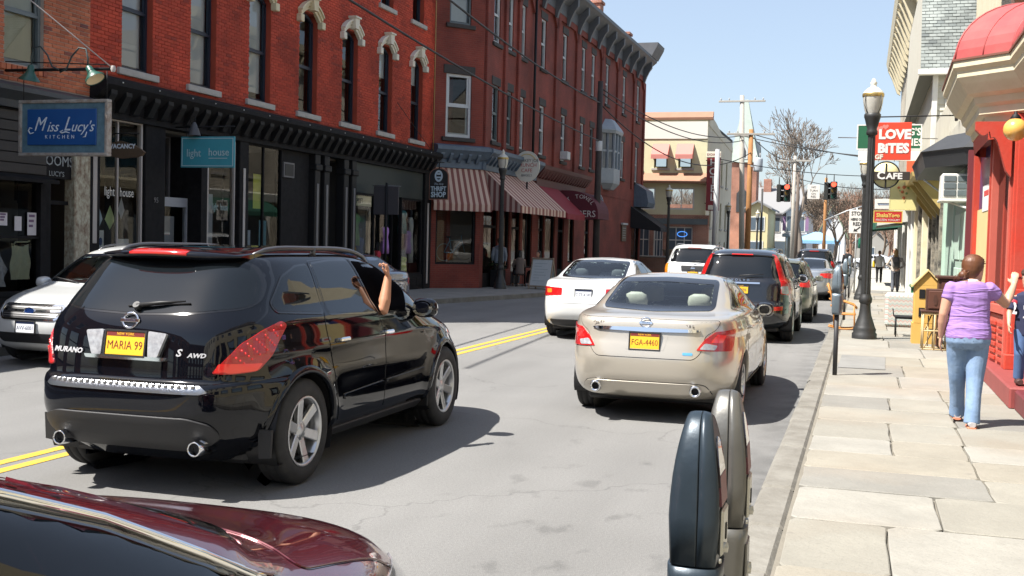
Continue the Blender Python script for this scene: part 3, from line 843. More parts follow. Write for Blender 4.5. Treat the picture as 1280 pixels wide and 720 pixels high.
 bk=MB().prism([(.10,4.36),(.18,4.38),(.36,4.68),(.36,4.74),(.10,4.60)],'x',-.07,.07).mesh('bracket',rp)
 for i in range(18):
  o=link('bracket',bk,co);o.location=(6.8+i*.44,0,0)
 gf=[(.18,1.75,.95,3.6)]
 put(wall_mb(WC,4.12,gf,.25,z0=.13).build('wall',bt),b,MC)
 gl=[(.35,1.9,.13,3.5),(2.2,3.35,.75,3.4),(3.6,4.7,.13,3.4),(5.0,6.3,.75,3.4),(7.2,8.0,.13,3.3),(8.2,9.7,.8,3.3),(10.2,11.2,.13,3.3),(12.0,13.0,.9,3.1),(15.0,15.9,.13,3.1),(26.0,28.2,.5,2.9)]
 put(wall_mb(W,4.12,gl,.25,z0=.13).build('wall',bt),b,M)
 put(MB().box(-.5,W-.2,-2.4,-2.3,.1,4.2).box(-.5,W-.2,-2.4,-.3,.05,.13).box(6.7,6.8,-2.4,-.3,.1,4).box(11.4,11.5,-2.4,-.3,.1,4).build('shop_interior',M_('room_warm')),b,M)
 def pane(Mx,h,fm='black_wood',nm='display_window',door=False):
  f=.07;x0,x1,z0,z1=h
  fr=MB().box(x0,x0+f,-.15,-.05,z0,z1).box(x1-f,x1,-.15,-.05,z0,z1).box(x0+f,x1-f,-.15,-.05,z0,z0+(f if not door else .5)).box(x0+f,x1-f,-.15,-.05,z1-f,z1)
  if door:fr.box(x0+f,x1-f,-.15,-.05,2.25,2.35)
  w=put(fr.build('door' if door else nm,M_(fm)),b,Mx)
  MB().add([(x0+f,-.1,z0+f),(x1-f,-.1,z0+f),(x1-f,-.1,z1-f),(x0+f,-.1,z1-f)],[(3,2,1,0)]).build('pane',M_('shop_glass'),w)
 pane(MC,gf[0])
 for h in gl:pane(M,h,door=h[2]<.2)
 ow=mat('oriel_white',(.30,.34,.38),.55,var=.3)
 x0,x1=18.0,20.6
 sh=[(x0,.0),(x0+.55,.55),(x1-.55,.55),(x1,.0)]
 def ring(k,z):
  cx=(x0+x1)/2
  return[(cx+(x-cx)*k,y*k,z)for x,y in sh]+[(x1,-.05,z),(x0,-.05,z)]
 mb=MB().loft([ring(.55,4.55),ring(.95,4.85),ring(.98,5.0),ring(.98,5.6)],smooth=False)
 orl=put(mb.build('oriel',ow),b,M)
 MB().loft([ring(1.1,7.35),ring(1.18,7.5),ring(1.1,7.62),ring(.5,8.1)],smooth=False).build('oriel_roof',ow,orl)
 MB().loft([ring(.90,5.6),ring(.90,7.35)],smooth=False).build('oriel_glass',M_('tinted_pane')if 'tinted_pane' in MATS else mat('tinted_pane',(.10,.13,.16),.08,spec=.8),orl)
 for(xa,ya),(xb,yb)in zip(sh,sh[1:]):
  for t in(0.02,.5,.98):
   x=xa+(xb-xa)*t;y=ya+(yb-ya)*t
   cx=(x0+x1)/2;x=cx+(x-cx)*.95
   MB().box(x-.05,x+.05,y*.95-.05,y*.95+.04,5.6,7.35).build('oriel_post',ow,orl)
 MB().loft([ring(.945,6.42),ring(.945,6.52)],smooth=False).build('oriel_rail',ow,orl)
 put(MB().prism([(-.02,3.95),(.75,3.95),(.85,4.2),(.70,4.9),(-.02,5.35)],'x',W-2.2,W-.1).build('bay_roof',sb),b,M)
 put(MB().cbox(10.2,10.7,.0,.35,5.40,5.75,.02).build('air_conditioner',M_('white_frame')),b,M)
 return b
corner_bld=corner_block()
# ------------------------------------------------------------------ right side of the street
mat('shop_red',(.46,.040,.020),.5,var=.6,vcol=(.40,.07,.045),vscale=4,bump=.25,bscale=25)
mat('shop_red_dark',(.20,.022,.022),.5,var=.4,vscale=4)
mat('dome_red',(.37,.058,.058),.5,var=.6,vcol=(.33,.11,.095),vscale=2.5)
mat('cream_paint',(.62,.56,.40),.6,var=.4,vcol=(.46,.38,.22),vscale=4)
mat('pale_clap',(.50,.48,.40),.7,var=.4,vcol=(.36,.33,.26),vscale=2)
mat('butter_paint',(.62,.50,.24),.6,var=.2,vscale=3)
mat('mint_paint',(.34,.46,.38),.6,var=.2,vscale=3)
mat('plum_step',(.26,.055,.05),.6,var=.4,vscale=4,bump=.2)
mat('white_paint_trim',(.66,.65,.60),.55,var=.25,vscale=4)
mat('charcoal_roof',(.035,.037,.040),.6,var=.4,vscale=5)
def corner_shop():
 b=thing('corner_shop','red painted corner shop under a pink dome with a cream cornice','shop',(3.0,15,0))
 red=M_('shop_red')
 st=MB().cbox(1.55,5.0,12.95,16.6,.12,.36,.02).build('step',M_('plum_step'),b,world=True)
 MB().cbox(1.60,5.0,11.2,12.93,.12,.34,.02).build('step',mat('step_maroon',(.14,.022,.026),.55,var=.3),b,world=True)
 XW=1.68
 MB().cbox(1.735,1.98,14.95,15.25,.35,3.5,.012).build('pier',red,b,world=True)
 for k,(z0,z1)in enumerate(((.55,1.35),(1.5,3.2))):
  MB().cbox(1.775,1.94,14.935,14.96,z0,z1,.008).build('pier_panel',red,b,world=True)
 MB().cbox(1.71,2.0,14.92,15.27,.35,.55,.015).build('pier_base',red,b,world=True)
 M=frame((XW,25.0,0),(0,-1,0));X=lambda y:25.0-(y+1.45)if y<16 else 25.0-(y+1.45+(y-16)*.05)
 MW=frame((1.64,16.32,0),(.095,-1.2,0))
 f=MB().box(0,.10,-.12,.02,.13,3.4).box(1.12,1.20,-.12,.02,.13,3.4).box(.10,1.12,-.12,.02,3.25,3.4).box(.10,1.12,-.12,.02,1.02,1.12).box(.10,1.12,-.12,.02,.13,.30)
 w=put(f.build('display_window',mat('shop_red_pale',(.52,.12,.085),.5,var=.3)),b,MW)
 MB().add([(.10,-.06,1.1),(1.12,-.06,1.1),(1.12,-.06,3.3),(.10,-.06,3.3)],[(3,2,1,0)]).build('pane',M_('shop_glass'),w)
 for k in range(2):
  a=.12+k*.51
  p=put(MB().cbox(a,a+.48,-.10,-.02,.32,1.0,.01).build('riser_panel',M_('shop_red_pale')),b,MW)
  for q in range(6):MB().cbox(a+.05,a+.43,-.02,.005,.40+q*.09,.455+q*.09,.006).build('slat',red,p)
 put(MB().box(X(15.34),X(15.2),-.2,.04,.13,3.5).build('post',red),b,M)
 put(MB().box(X(17.45),X(15.34),-.10,-.02,.13,2.45).build('door',M_('butter_paint')),b,M)
 put(MB().box(X(17.45),X(15.34),-.12,-.04,2.45,3.4).build('transom',mat('transom_blue',(.03,.05,.14),.3)),b,M)
 n=put(MB().box(X(16.7),X(15.7),-.02,-.012,2.40,2.78).build('notice',mat('paper_white',(.64,.63,.60),.7)),b,M)
 MB().box(X(16.5),X(15.9),-.012,-.010,2.62,2.70).build('notice_print',mat('print_red',(.5,.06,.05),.7),n)
 put(MB().box(X(17.7),X(17.45),-.2,.04,.13,3.5).build('post',red),b,M)
 put(MB().box(X(18.6),X(17.7),-.25,-.2,.13,3.5).build('side_glass',M_('shop_glass')),b,M)
 put(MB().box(X(18.75),X(18.6),-.25,.04,.13,3.5).build('post',mat('wine_post',(.16,.03,.035),.5)),b,M)
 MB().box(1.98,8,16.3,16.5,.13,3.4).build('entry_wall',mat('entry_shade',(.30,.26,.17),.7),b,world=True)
 for k in range(14):
  MB().cbox(2.0,4.5,16.27,16.3,.4+k*.16,.55+k*.16,.006).build('clapboard',M_('pale_clap'),b,world=True)
 MB().box(7.8,8,16.5,20.6,.13,4.2).box(1.95,8,20.4,20.6,.13,4.4).box(1.80,8,18.2,20.6,4.2,4.4).build('shell',M_('pale_clap'),b,world=True)
 MB().box(2.8,2.9,16.6,20.3,.13,3.4).build('shop_interior',M_('room_warm'),b,world=True)
 plan=[(1.30,18.7),(1.06,17.9),(1.01,15.2),(1.60,14.62),(1.59,12.6),(2.1,11.9),(5.5,11.9),(5.5,18.7)]
 def ring(d,z):return[(p[0],p[1],z)for p in(offset_poly(plan,-d)if d else plan)]
 prof=[(.42,3.42),(.40,3.50),(.33,3.53),(.33,3.62),(.28,3.66),(.26,3.74),(.18,3.78),(.10,3.90),(.05,3.98),(.05,4.05),(.0,4.10),(0,4.18)]
 MB().loft([ring(d,z)for d,z in prof],smooth=False).build('cornice',M_('cream_paint'),b,world=True)
 MB().loft([ring(-.02,4.18),ring(-.02,4.205),ring(.03,4.21)],smooth=False).build('drip_edge',mat('rust_edge',(.16,.06,.04),.7),b,world=True)
 dome=[]
 for i in range(11):
  t=i/10*PI/2
  dome.append(ring(.02+.85*(1-math.cos(t)),4.205+.74*math.sin(t)))
 MB().loft(dome,smooth=False).build('dome',M_('dome_red'),b,world=True)
 n=len(plan)
 for k in range(n):
  L=(Vector(plan[k])-Vector(plan[(k+1)%n])).length
  for t in[q/max(1,round(L/.55))for q in range(max(1,round(L/.55)))]:
   pts=[Vector(r[k]).lerp(Vector(r[(k+1)%n]),t)+Vector((0,0,.004))for r in dome]
   MB().tube(pts,.009 if t else .013,4).build('dome_seam',M_('dome_red'),b,world=True)
 MB().loft([ring(.46,3.22),ring(.44,3.42)],smooth=False,caps=False).build('fascia',red,b,world=True)
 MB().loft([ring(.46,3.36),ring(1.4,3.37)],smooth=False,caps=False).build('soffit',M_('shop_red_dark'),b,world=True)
 for(x,y,r_)in((1.70,15.0,PI),(1.95,14.88,-PI/2)):
  pr=[(0,3.40),(.42,3.40),(.42,3.30)]+[(.40-.14*q/6,3.28-.05*math.sin(q/6*PI))for q in range(7)]+[(.24-.12*q/6,3.20-.20*(q/6)**1.5+.05*math.sin(q/6*PI))for q in range(7)]+[(.06,2.80),(0,2.72)]
  put(MB().prism(pr,'y',-.07,.07).build('bracket',red),b,Matrix.Translation((x,y,0))@rotz(r_))
 U=frame((2.05,18.9,0),(1,0,0))
 hl=[(.28,.95,5.1,6.55)]
 put(wall_mb(4.0,3.2,hl,.2,z0=4.2).build('upper_wall',M_('cream_paint')),b,U)
 window(b,U@Matrix.Translation((.615,0,5.1)),.67,1.45,M_('white_paint_trim'),deep=.06,fw=.08)
 put(MB().box(1.02,1.30,-.02,.05,5.1,6.55).build('shutter',M_('charcoal_roof')),b,U)
 put(MB().box(.05,.24,-.02,.05,5.1,6.5).build('shutter',mat('raw_wood',(.25,.17,.08),.7)),b,U)
 MB().add([(1.70,18.7,6.05),(2.9,17.6,7.2),(2.9,19.6,7.2),(1.70,20.3,6.05),(1.70,18.7,6.2),(2.9,17.6,7.4),(2.9,19.6,7.4),(1.70,20.3,6.2)],[(3,2,1,0),(4,5,6,7),(0,1,5,4),(1,2,6,5),(2,3,7,6),(3,0,4,7)]).build('eave',M_('charcoal_roof'),b,world=True)
 MB().box(2.9,7.5,17.6,25,7.2,7.4).box(2.06,2.2,19.1,25,4.4,7.2).build('upper_shell',M_('cream_paint'),b,world=True)
 return b
red_shop=corner_shop()
g=tag(MB().ell((1.66,14.35,3.24),(.135,.135,.135),20,12).build('globe_lamp',mat('globe_amber',(.75,.42,.10),.25,coat=.6)),'amber globe lamp hanging under the red shop canopy','lamp')
MB().tube([(1.66,14.35,3.34),(1.66,14.35,3.45)],.02,8).lathe([(.05,3.34),(.06,3.38),(.03,3.42)],12,c=(1.66,14.35,0)).build('lamp_stem',M_('black_iron'),g)
def mint_shop():
 b=thing('mint_shop','mint green shop front under a dark polygonal canopy','shop',(2.2,21,0))
 M=frame((1.70,26.6,0),(0,-1,0));X=lambda y:26.6-(y+1.6)
 put(MB().box(X(25),X(19),-.4,-.05,.13,4.4).build('wall',M_('pale_clap')),b,M)
 w=put(MB().box(X(24.7),X(24.55),-.06,.04,.13,3.3).box(X(21.9),X(21.75),-.06,.04,.13,3.3).box(X(24.55),X(21.9),-.06,.03,3.15,3.3).box(X(24.55),X(21.9),-.06,.03,.13,.9).build('display_window',mat('mint_trim',(.42,.55,.46),.55)),b,M)
 MB().box(X(24.55),X(21.9),-.045,-.02,.9,3.15).build('pane',M_('mint_paint'),w)
 put(MB().cbox(X(21.7),X(19.1),-.06,.0,.13,3.4,.01).build('door',M_('mint_paint')),b,M)
 for(y0,y1)in((21.6,20.4),(20.2,19.2)):
  put(MB().cbox(X(y0),X(y1),.0,.02,.4,1.5,.01).cbox(X(y0),X(y1),.0,.02,1.65,2.5,.01).build('door_panel',mat('mint_trim',(.42,.55,.46),.55)),b,M)
 put(MB().cbox(X(25.0),X(24.72),-.1,.10,.13,3.3,.015).build('post',mat('peeling_black',(.045,.042,.038),.7,var=.9,vcol=(.4,.36,.28),vscale=6)),b,M)
 ring=lambda z,k:[(2.6,20.3-k,z),(1.62-k,20.6-k,z),(.99-k,21.6-k,z),(.99-k,25.4+k,z),(2.6,25.8+k,z)]
 MB().loft([ring(3.30,-.04),ring(3.46,0),ring(3.56,.03),ring(3.58,.05),[(2.6,20.8,3.92),(1.9,21.0,3.92),(1.4,21.9,3.90),(1.4,25.0,3.90),(2.6,25.4,3.92)]],smooth=False).build('canopy',M_('charcoal_roof'),b,world=True)
 MB().tube([(1.1,23.5,3.2),(1.68,23.5,2.75)],.02,6).tube([(1.35,21.6,2.72),(1.72,20.9,2.55)],.02,6).build('canopy_brace',M_('white_paint_trim'),b,world=True)
 return b
mint=mint_shop()
ac=thing('air_conditioner','white air conditioner sticking out above the mint door','air conditioner',(1.55,21.2,2.72))
MB().cbox(1.28,1.80,21.0,21.7,2.72,3.16,.02).build('casing',M_('white_paint_trim'),ac,world=True)
for(a,c)in((1.32,1.52),(1.545,1.765)):
 for k in range(3):MB().cbox(a,c,20.985,21.0,2.77+k*.125,2.87+k*.125,.006).build('vent_grille',M_('grey_frame'),ac,world=True)
MB().cbox(1.26,1.80,20.98,21.7,2.67,2.72,.01).build('tray',M_('white_paint_trim'),ac,world=True)
def shingle_house():
 b=thing('clapboard_house','pale clapboard house with a steep grey shingled roof','house',(3,36,0))
 X0=1.66
 z=3.9;k=0
 while z<6.55:
  MB().add([(X0,31.96,z),(9,31.96,z),(9,31.99,z+.17),(X0,31.99,z+.17),(X0,32.05,z),(9,32.05,z)],[(0,1,2,3),(4,5,1,0)]).build('clapboard',M_('pale_clap'),b,world=True)
  z+=.165;k+=1
 MB().box(X0+.02,9,32.0,44,.13,6.6).build('wall',M_('pale_clap'),b,world=True)
 MB().cbox(X0-.04,X0+.10,31.90,32.0,3.6,6.55,.01).cbox(X0+.30,X0+.38,31.92,31.99,3.9,6.55,.01).build('corner_board',M_('white_paint_trim'),b,world=True)
 roof=MB();sh=MB()
 s=Vector((0,2.9,3.18))
 MB().add([(1.30,31.7,6.55),(9,31.7,6.55),(9,34.6,9.72),(1.38,34.6,9.72),(1.38,44,9.72),(9,44,9.72),(1.30,44,6.5),(9,44,6.5)],[(0,1,2,3),(3,2,5,4),(6,4,5,7),(1,0,6,7)]).build('roof',mat('roof_felt',(.10,.105,.10),.9),b,world=True)
 MB().add([(1.31,31.75,6.56),(1.385,34.6,9.70),(1.385,44,9.70),(1.31,44,6.56)],[(0,1,2,3)]).build('gable',M_('pale_clap'),b,world=True)
 MB().cbox(1.24,9,31.62,31.80,6.46,6.60,.01).build('gutter',M_('white_paint_trim'),b,world=True)
 nrm=Vector((0,-s.z,s.y)).normalized()
 rows=30
 shm=brick_mat('slate_shingle',(.20,.22,.205),(.25,.27,.25),(.13,.145,.14),.9,.5)
 for r in range(rows):
  t0=r/rows;t1=(r+1.12)/rows
  y0=31.7+2.9*t0;z0=6.56+3.18*t0;y1=31.7+2.9*t1;z1=6.56+3.18*t1
  x=1.30+.08*t0-(.10 if r%2 else 0)
  while x<4.6:
   xa=max(x,1.30+.08*t0);xb=x+.20-.010
   e=rnd.uniform(.016,.030)
   if xb>xa:
    o=nrm*e;o1=nrm*.004
    sh.add([(xa,y0+o.y,z0+o.z),(xb,y0+o.y,z0+o.z),(xb,y1+o1.y,z1+o1.z),(xa,y1+o1.y,z1+o1.z),(xa,y0,z0),(xb,y0,z0)],[(0,1,2,3),(4,5,1,0)])
   x+=.20
 sh.build('shingles',shm,b,world=True,kind='stuff')
 M=frame((X0,44,0),(0,-1,0));X=lambda y:44-y
 for y,m_ in((43.5,'white_paint_trim'),(40.6,'white_paint_trim'),(38.0,'cream_paint'),(35.4,'peeling_black'),(33.0,'cream_paint')):
  put(MB().cbox(X(y),X(y)+.35,-.1,.12,.13,3.4,.02).build('post',M_(m_)),b,M)
 for y in(42.6,39.6,36.8,34.6):
  put(MB().box(X(y),X(y)+1.5,-.02,.02,.5,3.2).build('display_window',M_('tinted_pane')),b,M)
 put(MB().prism([(.0,3.4),(.45,3.45),(.55,3.6),(.60,3.95),(0,4.1)],'x',0,X(32)).build('shop_cornice',M_('cream_paint')),b,M)
 return b
house2=shingle_house()
gb=thing('cream_shop','narrow cream shop front with an ochre timber canopy','shop',(1.8,29,0))
MB().box(1.75,6,26.7,31.8,.13,5.2).build('wall',M_('pale_clap'),gb,world=True)
MB().add([(1.0,26.2,3.44),(1.8,26.2,3.42),(1.8,31.5,3.42),(1.0,31.5,3.44),(.97,26.2,3.54),(1.8,26.2,3.54),(1.8,31.5,3.54),(.97,31.5,3.54)],[(3,2,1,0),(4,5,6,7),(0,1,5,4),(1,2,6,5),(2,3,7,6),(3,0,4,7)]).build('canopy',mat('ochre_wood',(.46,.34,.12),.6,var=.3),gb,world=True)
for y in(26.4,28.0,29.6,31.2):
 MB().prism([(1.06,3.42),(1.76,3.42),(1.76,2.60),(1.66,2.65),(1.42,2.95)],'y',y,y+.12).build('bracket',M_('ochre_wood'),gb,world=True)
for y in(26.7,28.2,29.8,31.3):
 MB().cbox(1.64,1.8,y,y+.22,.13,2.9,.02).build('post',M_('peeling_black'),gb,world=True)
 MB().box(1.72,1.75,y+.3,y+1.4,.5,2.7).build('display_window',M_('tinted_pane'),gb,world=True)
def tall_cornice_house():
 b=thing('brick_building','tall building with a cream bracketed cornice past the shingled house','building',(4,55,0))
 MB().box(1.75,10,45.0,66,.13,11.2).build('wall',brick_texture('painted_brick',(.50,.45,.35),(.46,.41,.32),(.40,.36,.30)),b,world=True)
 M=frame((1.75,66,0),(0,-1,0))
 put(MB().prism([(-.1,10.7),(.10,10.7),(.14,11.2),(.75,11.75),(.85,12.15),(-.1,12.3)],'x',-.1,21.1).build('cornice',M_('cream_paint')),b,M)
 bk=MB().prism([(.08,10.3),(.25,10.4),(.55,11.2),(.75,11.6),(.08,11.6)],'x',-.14,.14).mesh('bracket',M_('cream_paint'))
 for i in range(13):put(link('bracket',bk),b,M@Matrix.Translation((.8+i*1.62,0,0)))
 for i in range(6):
  for z in(4.8,8.0):window(b,M@Matrix.Translation((2.2+i*3.2,0,z)),1.0,2.0,M_('white_frame'),deep=.1,sill=M_('stone_sill'))
 for i in range(5):put(MB().box(1.2+i*4.0,4.2+i*4.0,-.02,.03,.6,3.2).build('display_window',M_('tinted_pane')),b,M)
 put(MB().prism([(0,3.5),(.35,3.55),(.45,3.9),(0,4.0)],'x',0,21).build('shop_cornice',M_('white_paint_trim')),b,M)
 for i in range(7):put(MB().cbox(.1+i*3.3,.45+i*3.3,-.05,.1,.13,3.5,.02).build('post',M_('white_paint_trim')),b,M)
 return b
tall_house=tall_cornice_house()
def awning(name,label,M,w,z0,z1,proj,m,valance=.22,sidem=None,group=None,scallop=0):
 """sloping canvas on a frame: local x along the wall, y outwards"""
 t=thing(name,label,'awning',tuple(M@Vector((w/2,0,z0))),0,group)
 n=24
 mb=MB()
 mb.add([(0,0,z1),(w,0,z1),(w,proj,z0+valance),(0,proj,z0+valance)],[(3,2,1,0)])
 mb.add([(0,-.0,z1-.012),(w,0,z1-.012),(w,proj-.01,z0+valance-.012),(0,proj-.01,z0+valance-.012)],[(0,1,2,3)])
 put(mb.build('canvas',m),t,M)
 v=MB()
 for i in range(n):
  a,c=w*i/n,w*(i+1)/n
  za=z0+(.0 if not scallop else scallop*abs(math.sin(i*PI/2)));zc=z0+(0 if not scallop else scallop*abs(math.sin((i+1)*PI/2)))
  v.add([(a,proj+.01*math.sin(i),za),(c,proj+.01*math.sin(i+1),zc),(c,proj,z0+valance),(a,proj,z0+valance)],[(0,1,2,3)])
 put(v.build('valance',m),t,M)
 for x in(0,w):
  put(MB().add([(x,0,z0+valance*.9),(x,proj,z0),(x,proj,z0+valance),(x,0,z1)],[(0,1,2,3)]).build('side_panel',sidem or m),t,M)
 fr=MB()
 for x in(.03,w-.03):fr.tube([(x,0,z0+valance),(x,proj-.03,z0+valance)],.015,6)
 fr.tube([(.03,proj-.03,z0+valance),(w-.03,proj-.03,z0+valance)],.015,6)
 put(fr.build('awning_frame',M_('black_iron')),t,M)
 return t
def stripes(name,c1,c2,period,axis=0):
 m=mat(name,c1,.8,bump=.15,bscale=200)
 n,l=m.node_tree.nodes,m.node_tree.links
 tc=n.new('ShaderNodeTexCoord');sp=n.new('ShaderNodeSeparateXYZ');l.new(tc.outputs['Object'],sp.inputs[0])
 k=n.new('ShaderNodeMath');k.operation='MULTIPLY';k.inputs[1].default_value=1/period;l.new(sp.outputs[axis],k.inputs[0])
 f=n.new('ShaderNodeMath');f.operation='FRACT';l.new(k.outputs[0],f.inputs[0])
 g=n.new('ShaderNodeMath');g.operation='GREATER_THAN';g.inputs[1].default_value=.5;l.new(f.outputs[0],g.inputs[0])
 mx=n.new('ShaderNodeMix');mx.data_type='RGBA';mx.inputs[6].default_value=(*c1,1);mx.inputs[7].default_value=(*c2,1)
 l.new(g.outputs[0],mx.inputs[0]);l.new(mx.outputs[2],n['Principled BSDF'].inputs['Base Color'])
 return m
green=mat('green_canvas',(.025,.105,.07),.8)
awning('shop_awning','dark green and white awning over the far right pavement',frame((1.75,52,0),(0,-1,0)),6.5,2.75,3.75,1.25,green,sidem=mat('canvas_white',(.55,.55,.50),.8))
awning('shop_awning','dark green awning farther along, behind the two walkers',frame((1.75,60.5,0),(0,-1,0)),6.0,2.7,3.5,1.9,green)
P0,P1=Vector((-12.75,37.0,0)),Vector((-12.58,65.6,0))
MCB=frame(P0,P1-P0)
C0=Vector((-14.0,35.52,0));MCC=frame(C0,P0-C0)
stm=stripes('striped_canvas',(.20,.07,.06),(.50,.37,.30),.22)
def corner_awning():
 t=thing('shop_awning','faded red and cream striped awning wrapping the corner shop','awning',(-12.7,38,2.8))
 W=(P0-C0).length
 z1,zv,z0=4.24,3.02,2.78
 mb=MB()
 def fold(M,a,c,pa,pc,n,top):
  for i in range(n):
   x0,x1=a+(c-a)*i/n,a+(c-a)*(i+1)/n
   e0,e1=pa+(pc-pa)*i/n,pa+(pc-pa)*(i+1)/n
   s0,s1=.012*math.sin(i*1.7),.012*math.sin((i+1)*1.7)
   mb.add([tuple(M@Vector(p))for p in((x0,.05,z1),(x1,.05,z1),(x1,e1+s1,zv),(x0,e0+s0,zv))],[(3,2,1,0)])
   mb.add([tuple(M@Vector(p))for p in((x0,e0+s0,zv),(x1,e1+s1,zv),(x1,e1+s1,z0),(x0,e0+s0,z0))],[(3,2,1,0)])
  return mb
 m1=MB()
 mb=m1;fold(MCC,-.1,W+.1,.35,.60,14,0)
 o=put(m1.build('canvas',stm),t,Matrix.Identity(4));
 me=o.data;inv=MCC.inverted();me.transform(inv);put(o,t,MCC)
 m2=MB();mb=m2
 fold(MCB,.15,6.1,1.45,1.45,24,0)
 o2=m2.build('canvas',stripes('striped_slope_lit',(.24,.085,.07),(.56,.42,.34),.46));o2.data.transform(MCB.inverted());put(o2,t,MCB)  # lighter copy of the striped canvas, sunlight put into its colour
 sts=stripes('striped_side_shaded',(.15,.05,.045),(.36,.26,.22),.20,1)  # darker copy for the end panels, shade put into the colour
 for x in(.15,6.1):
  put(MB().add([(x,.05,z1),(x,1.45,zv),(x,1.45,z0),(x,.05,z0+.1)],[(0,1,2,3)]).build('side_panel',sts),t,MCB)
 return t
corner_awning()
redc=mat('crimson_canvas',(.22,.009,.020),.75)
awning('shop_awning','plain crimson awning next to the striped one',MCB@Matrix.Translation((6.9,0,0)),2.9,2.75,4.15,1.30,redc)
awning('shop_awning','black awning at the far end of the corner block',MCB@Matrix.Translation((25.6,0,0)),2.9,2.55,3.95,1.75,mat('black_canvas',(.012,.012,.015),.8),sidem=M_('black_canvas'))
def barrel_awning():
 t=thing('shop_awning','rounded maroon barber awning with white lettering on its end','awning',tuple(MCB@Vector((11.4,0,2.9))))
 m=mat('wine_canvas',(.085,.008,.018),.75)
 n=14;x0,x1=10.3,12.4
 rows=[]
 for x in(x0,x1):rows.append([(x,1.35*math.cos(PI/2*k/n)if 0 else 0,0)for k in range(n)])
 R=1.32
 prof=[(0.0,2.85),(1.75,2.85),(1.75,3.12)]+[(.42+R*math.cos(a),3.12+.95*math.sin(a))for a in[PI/2*k/10 for k in range(1,11)]]+[(0.0,4.07)]
 put(MB().prism(prof,'x',x0,x1).build('canvas',m),t,MCB)
 q=(MCB@Vector((x0-.01,.85,3.0)))
 right=(MCB.to_3x3()@Vector((0,1,0)))
 ink=mat('canvas_ink',(.52,.48,.46),.7)
 text('BARBERS','awning_lettering',.40,ink,face_mat(tuple(MCB@Vector((x0-.012,.90,3.05))),tuple(right)),t,world=True,sx=.95)
 for i,ch in enumerate('HOT TOWEL'):
  a=PI*(.92-.76*i/8)
  p=MCB@Vector((x0-.012,.88+.68*math.cos(a),3.28+.52*math.sin(a)))
  tl=a-PI/2
  up_=Vector((0,0,1))*math.cos(tl)-Vector(right)*math.sin(tl)
  rt_=Vector(right)*math.cos(tl)+Vector((0,0,1))*math.sin(tl)
  if ch!=' ':text(ch,'awning_lettering',.25,ink,face_mat(tuple(p),tuple(rt_),tuple(up_)),t,world=True)
 return t
barrel_awning()
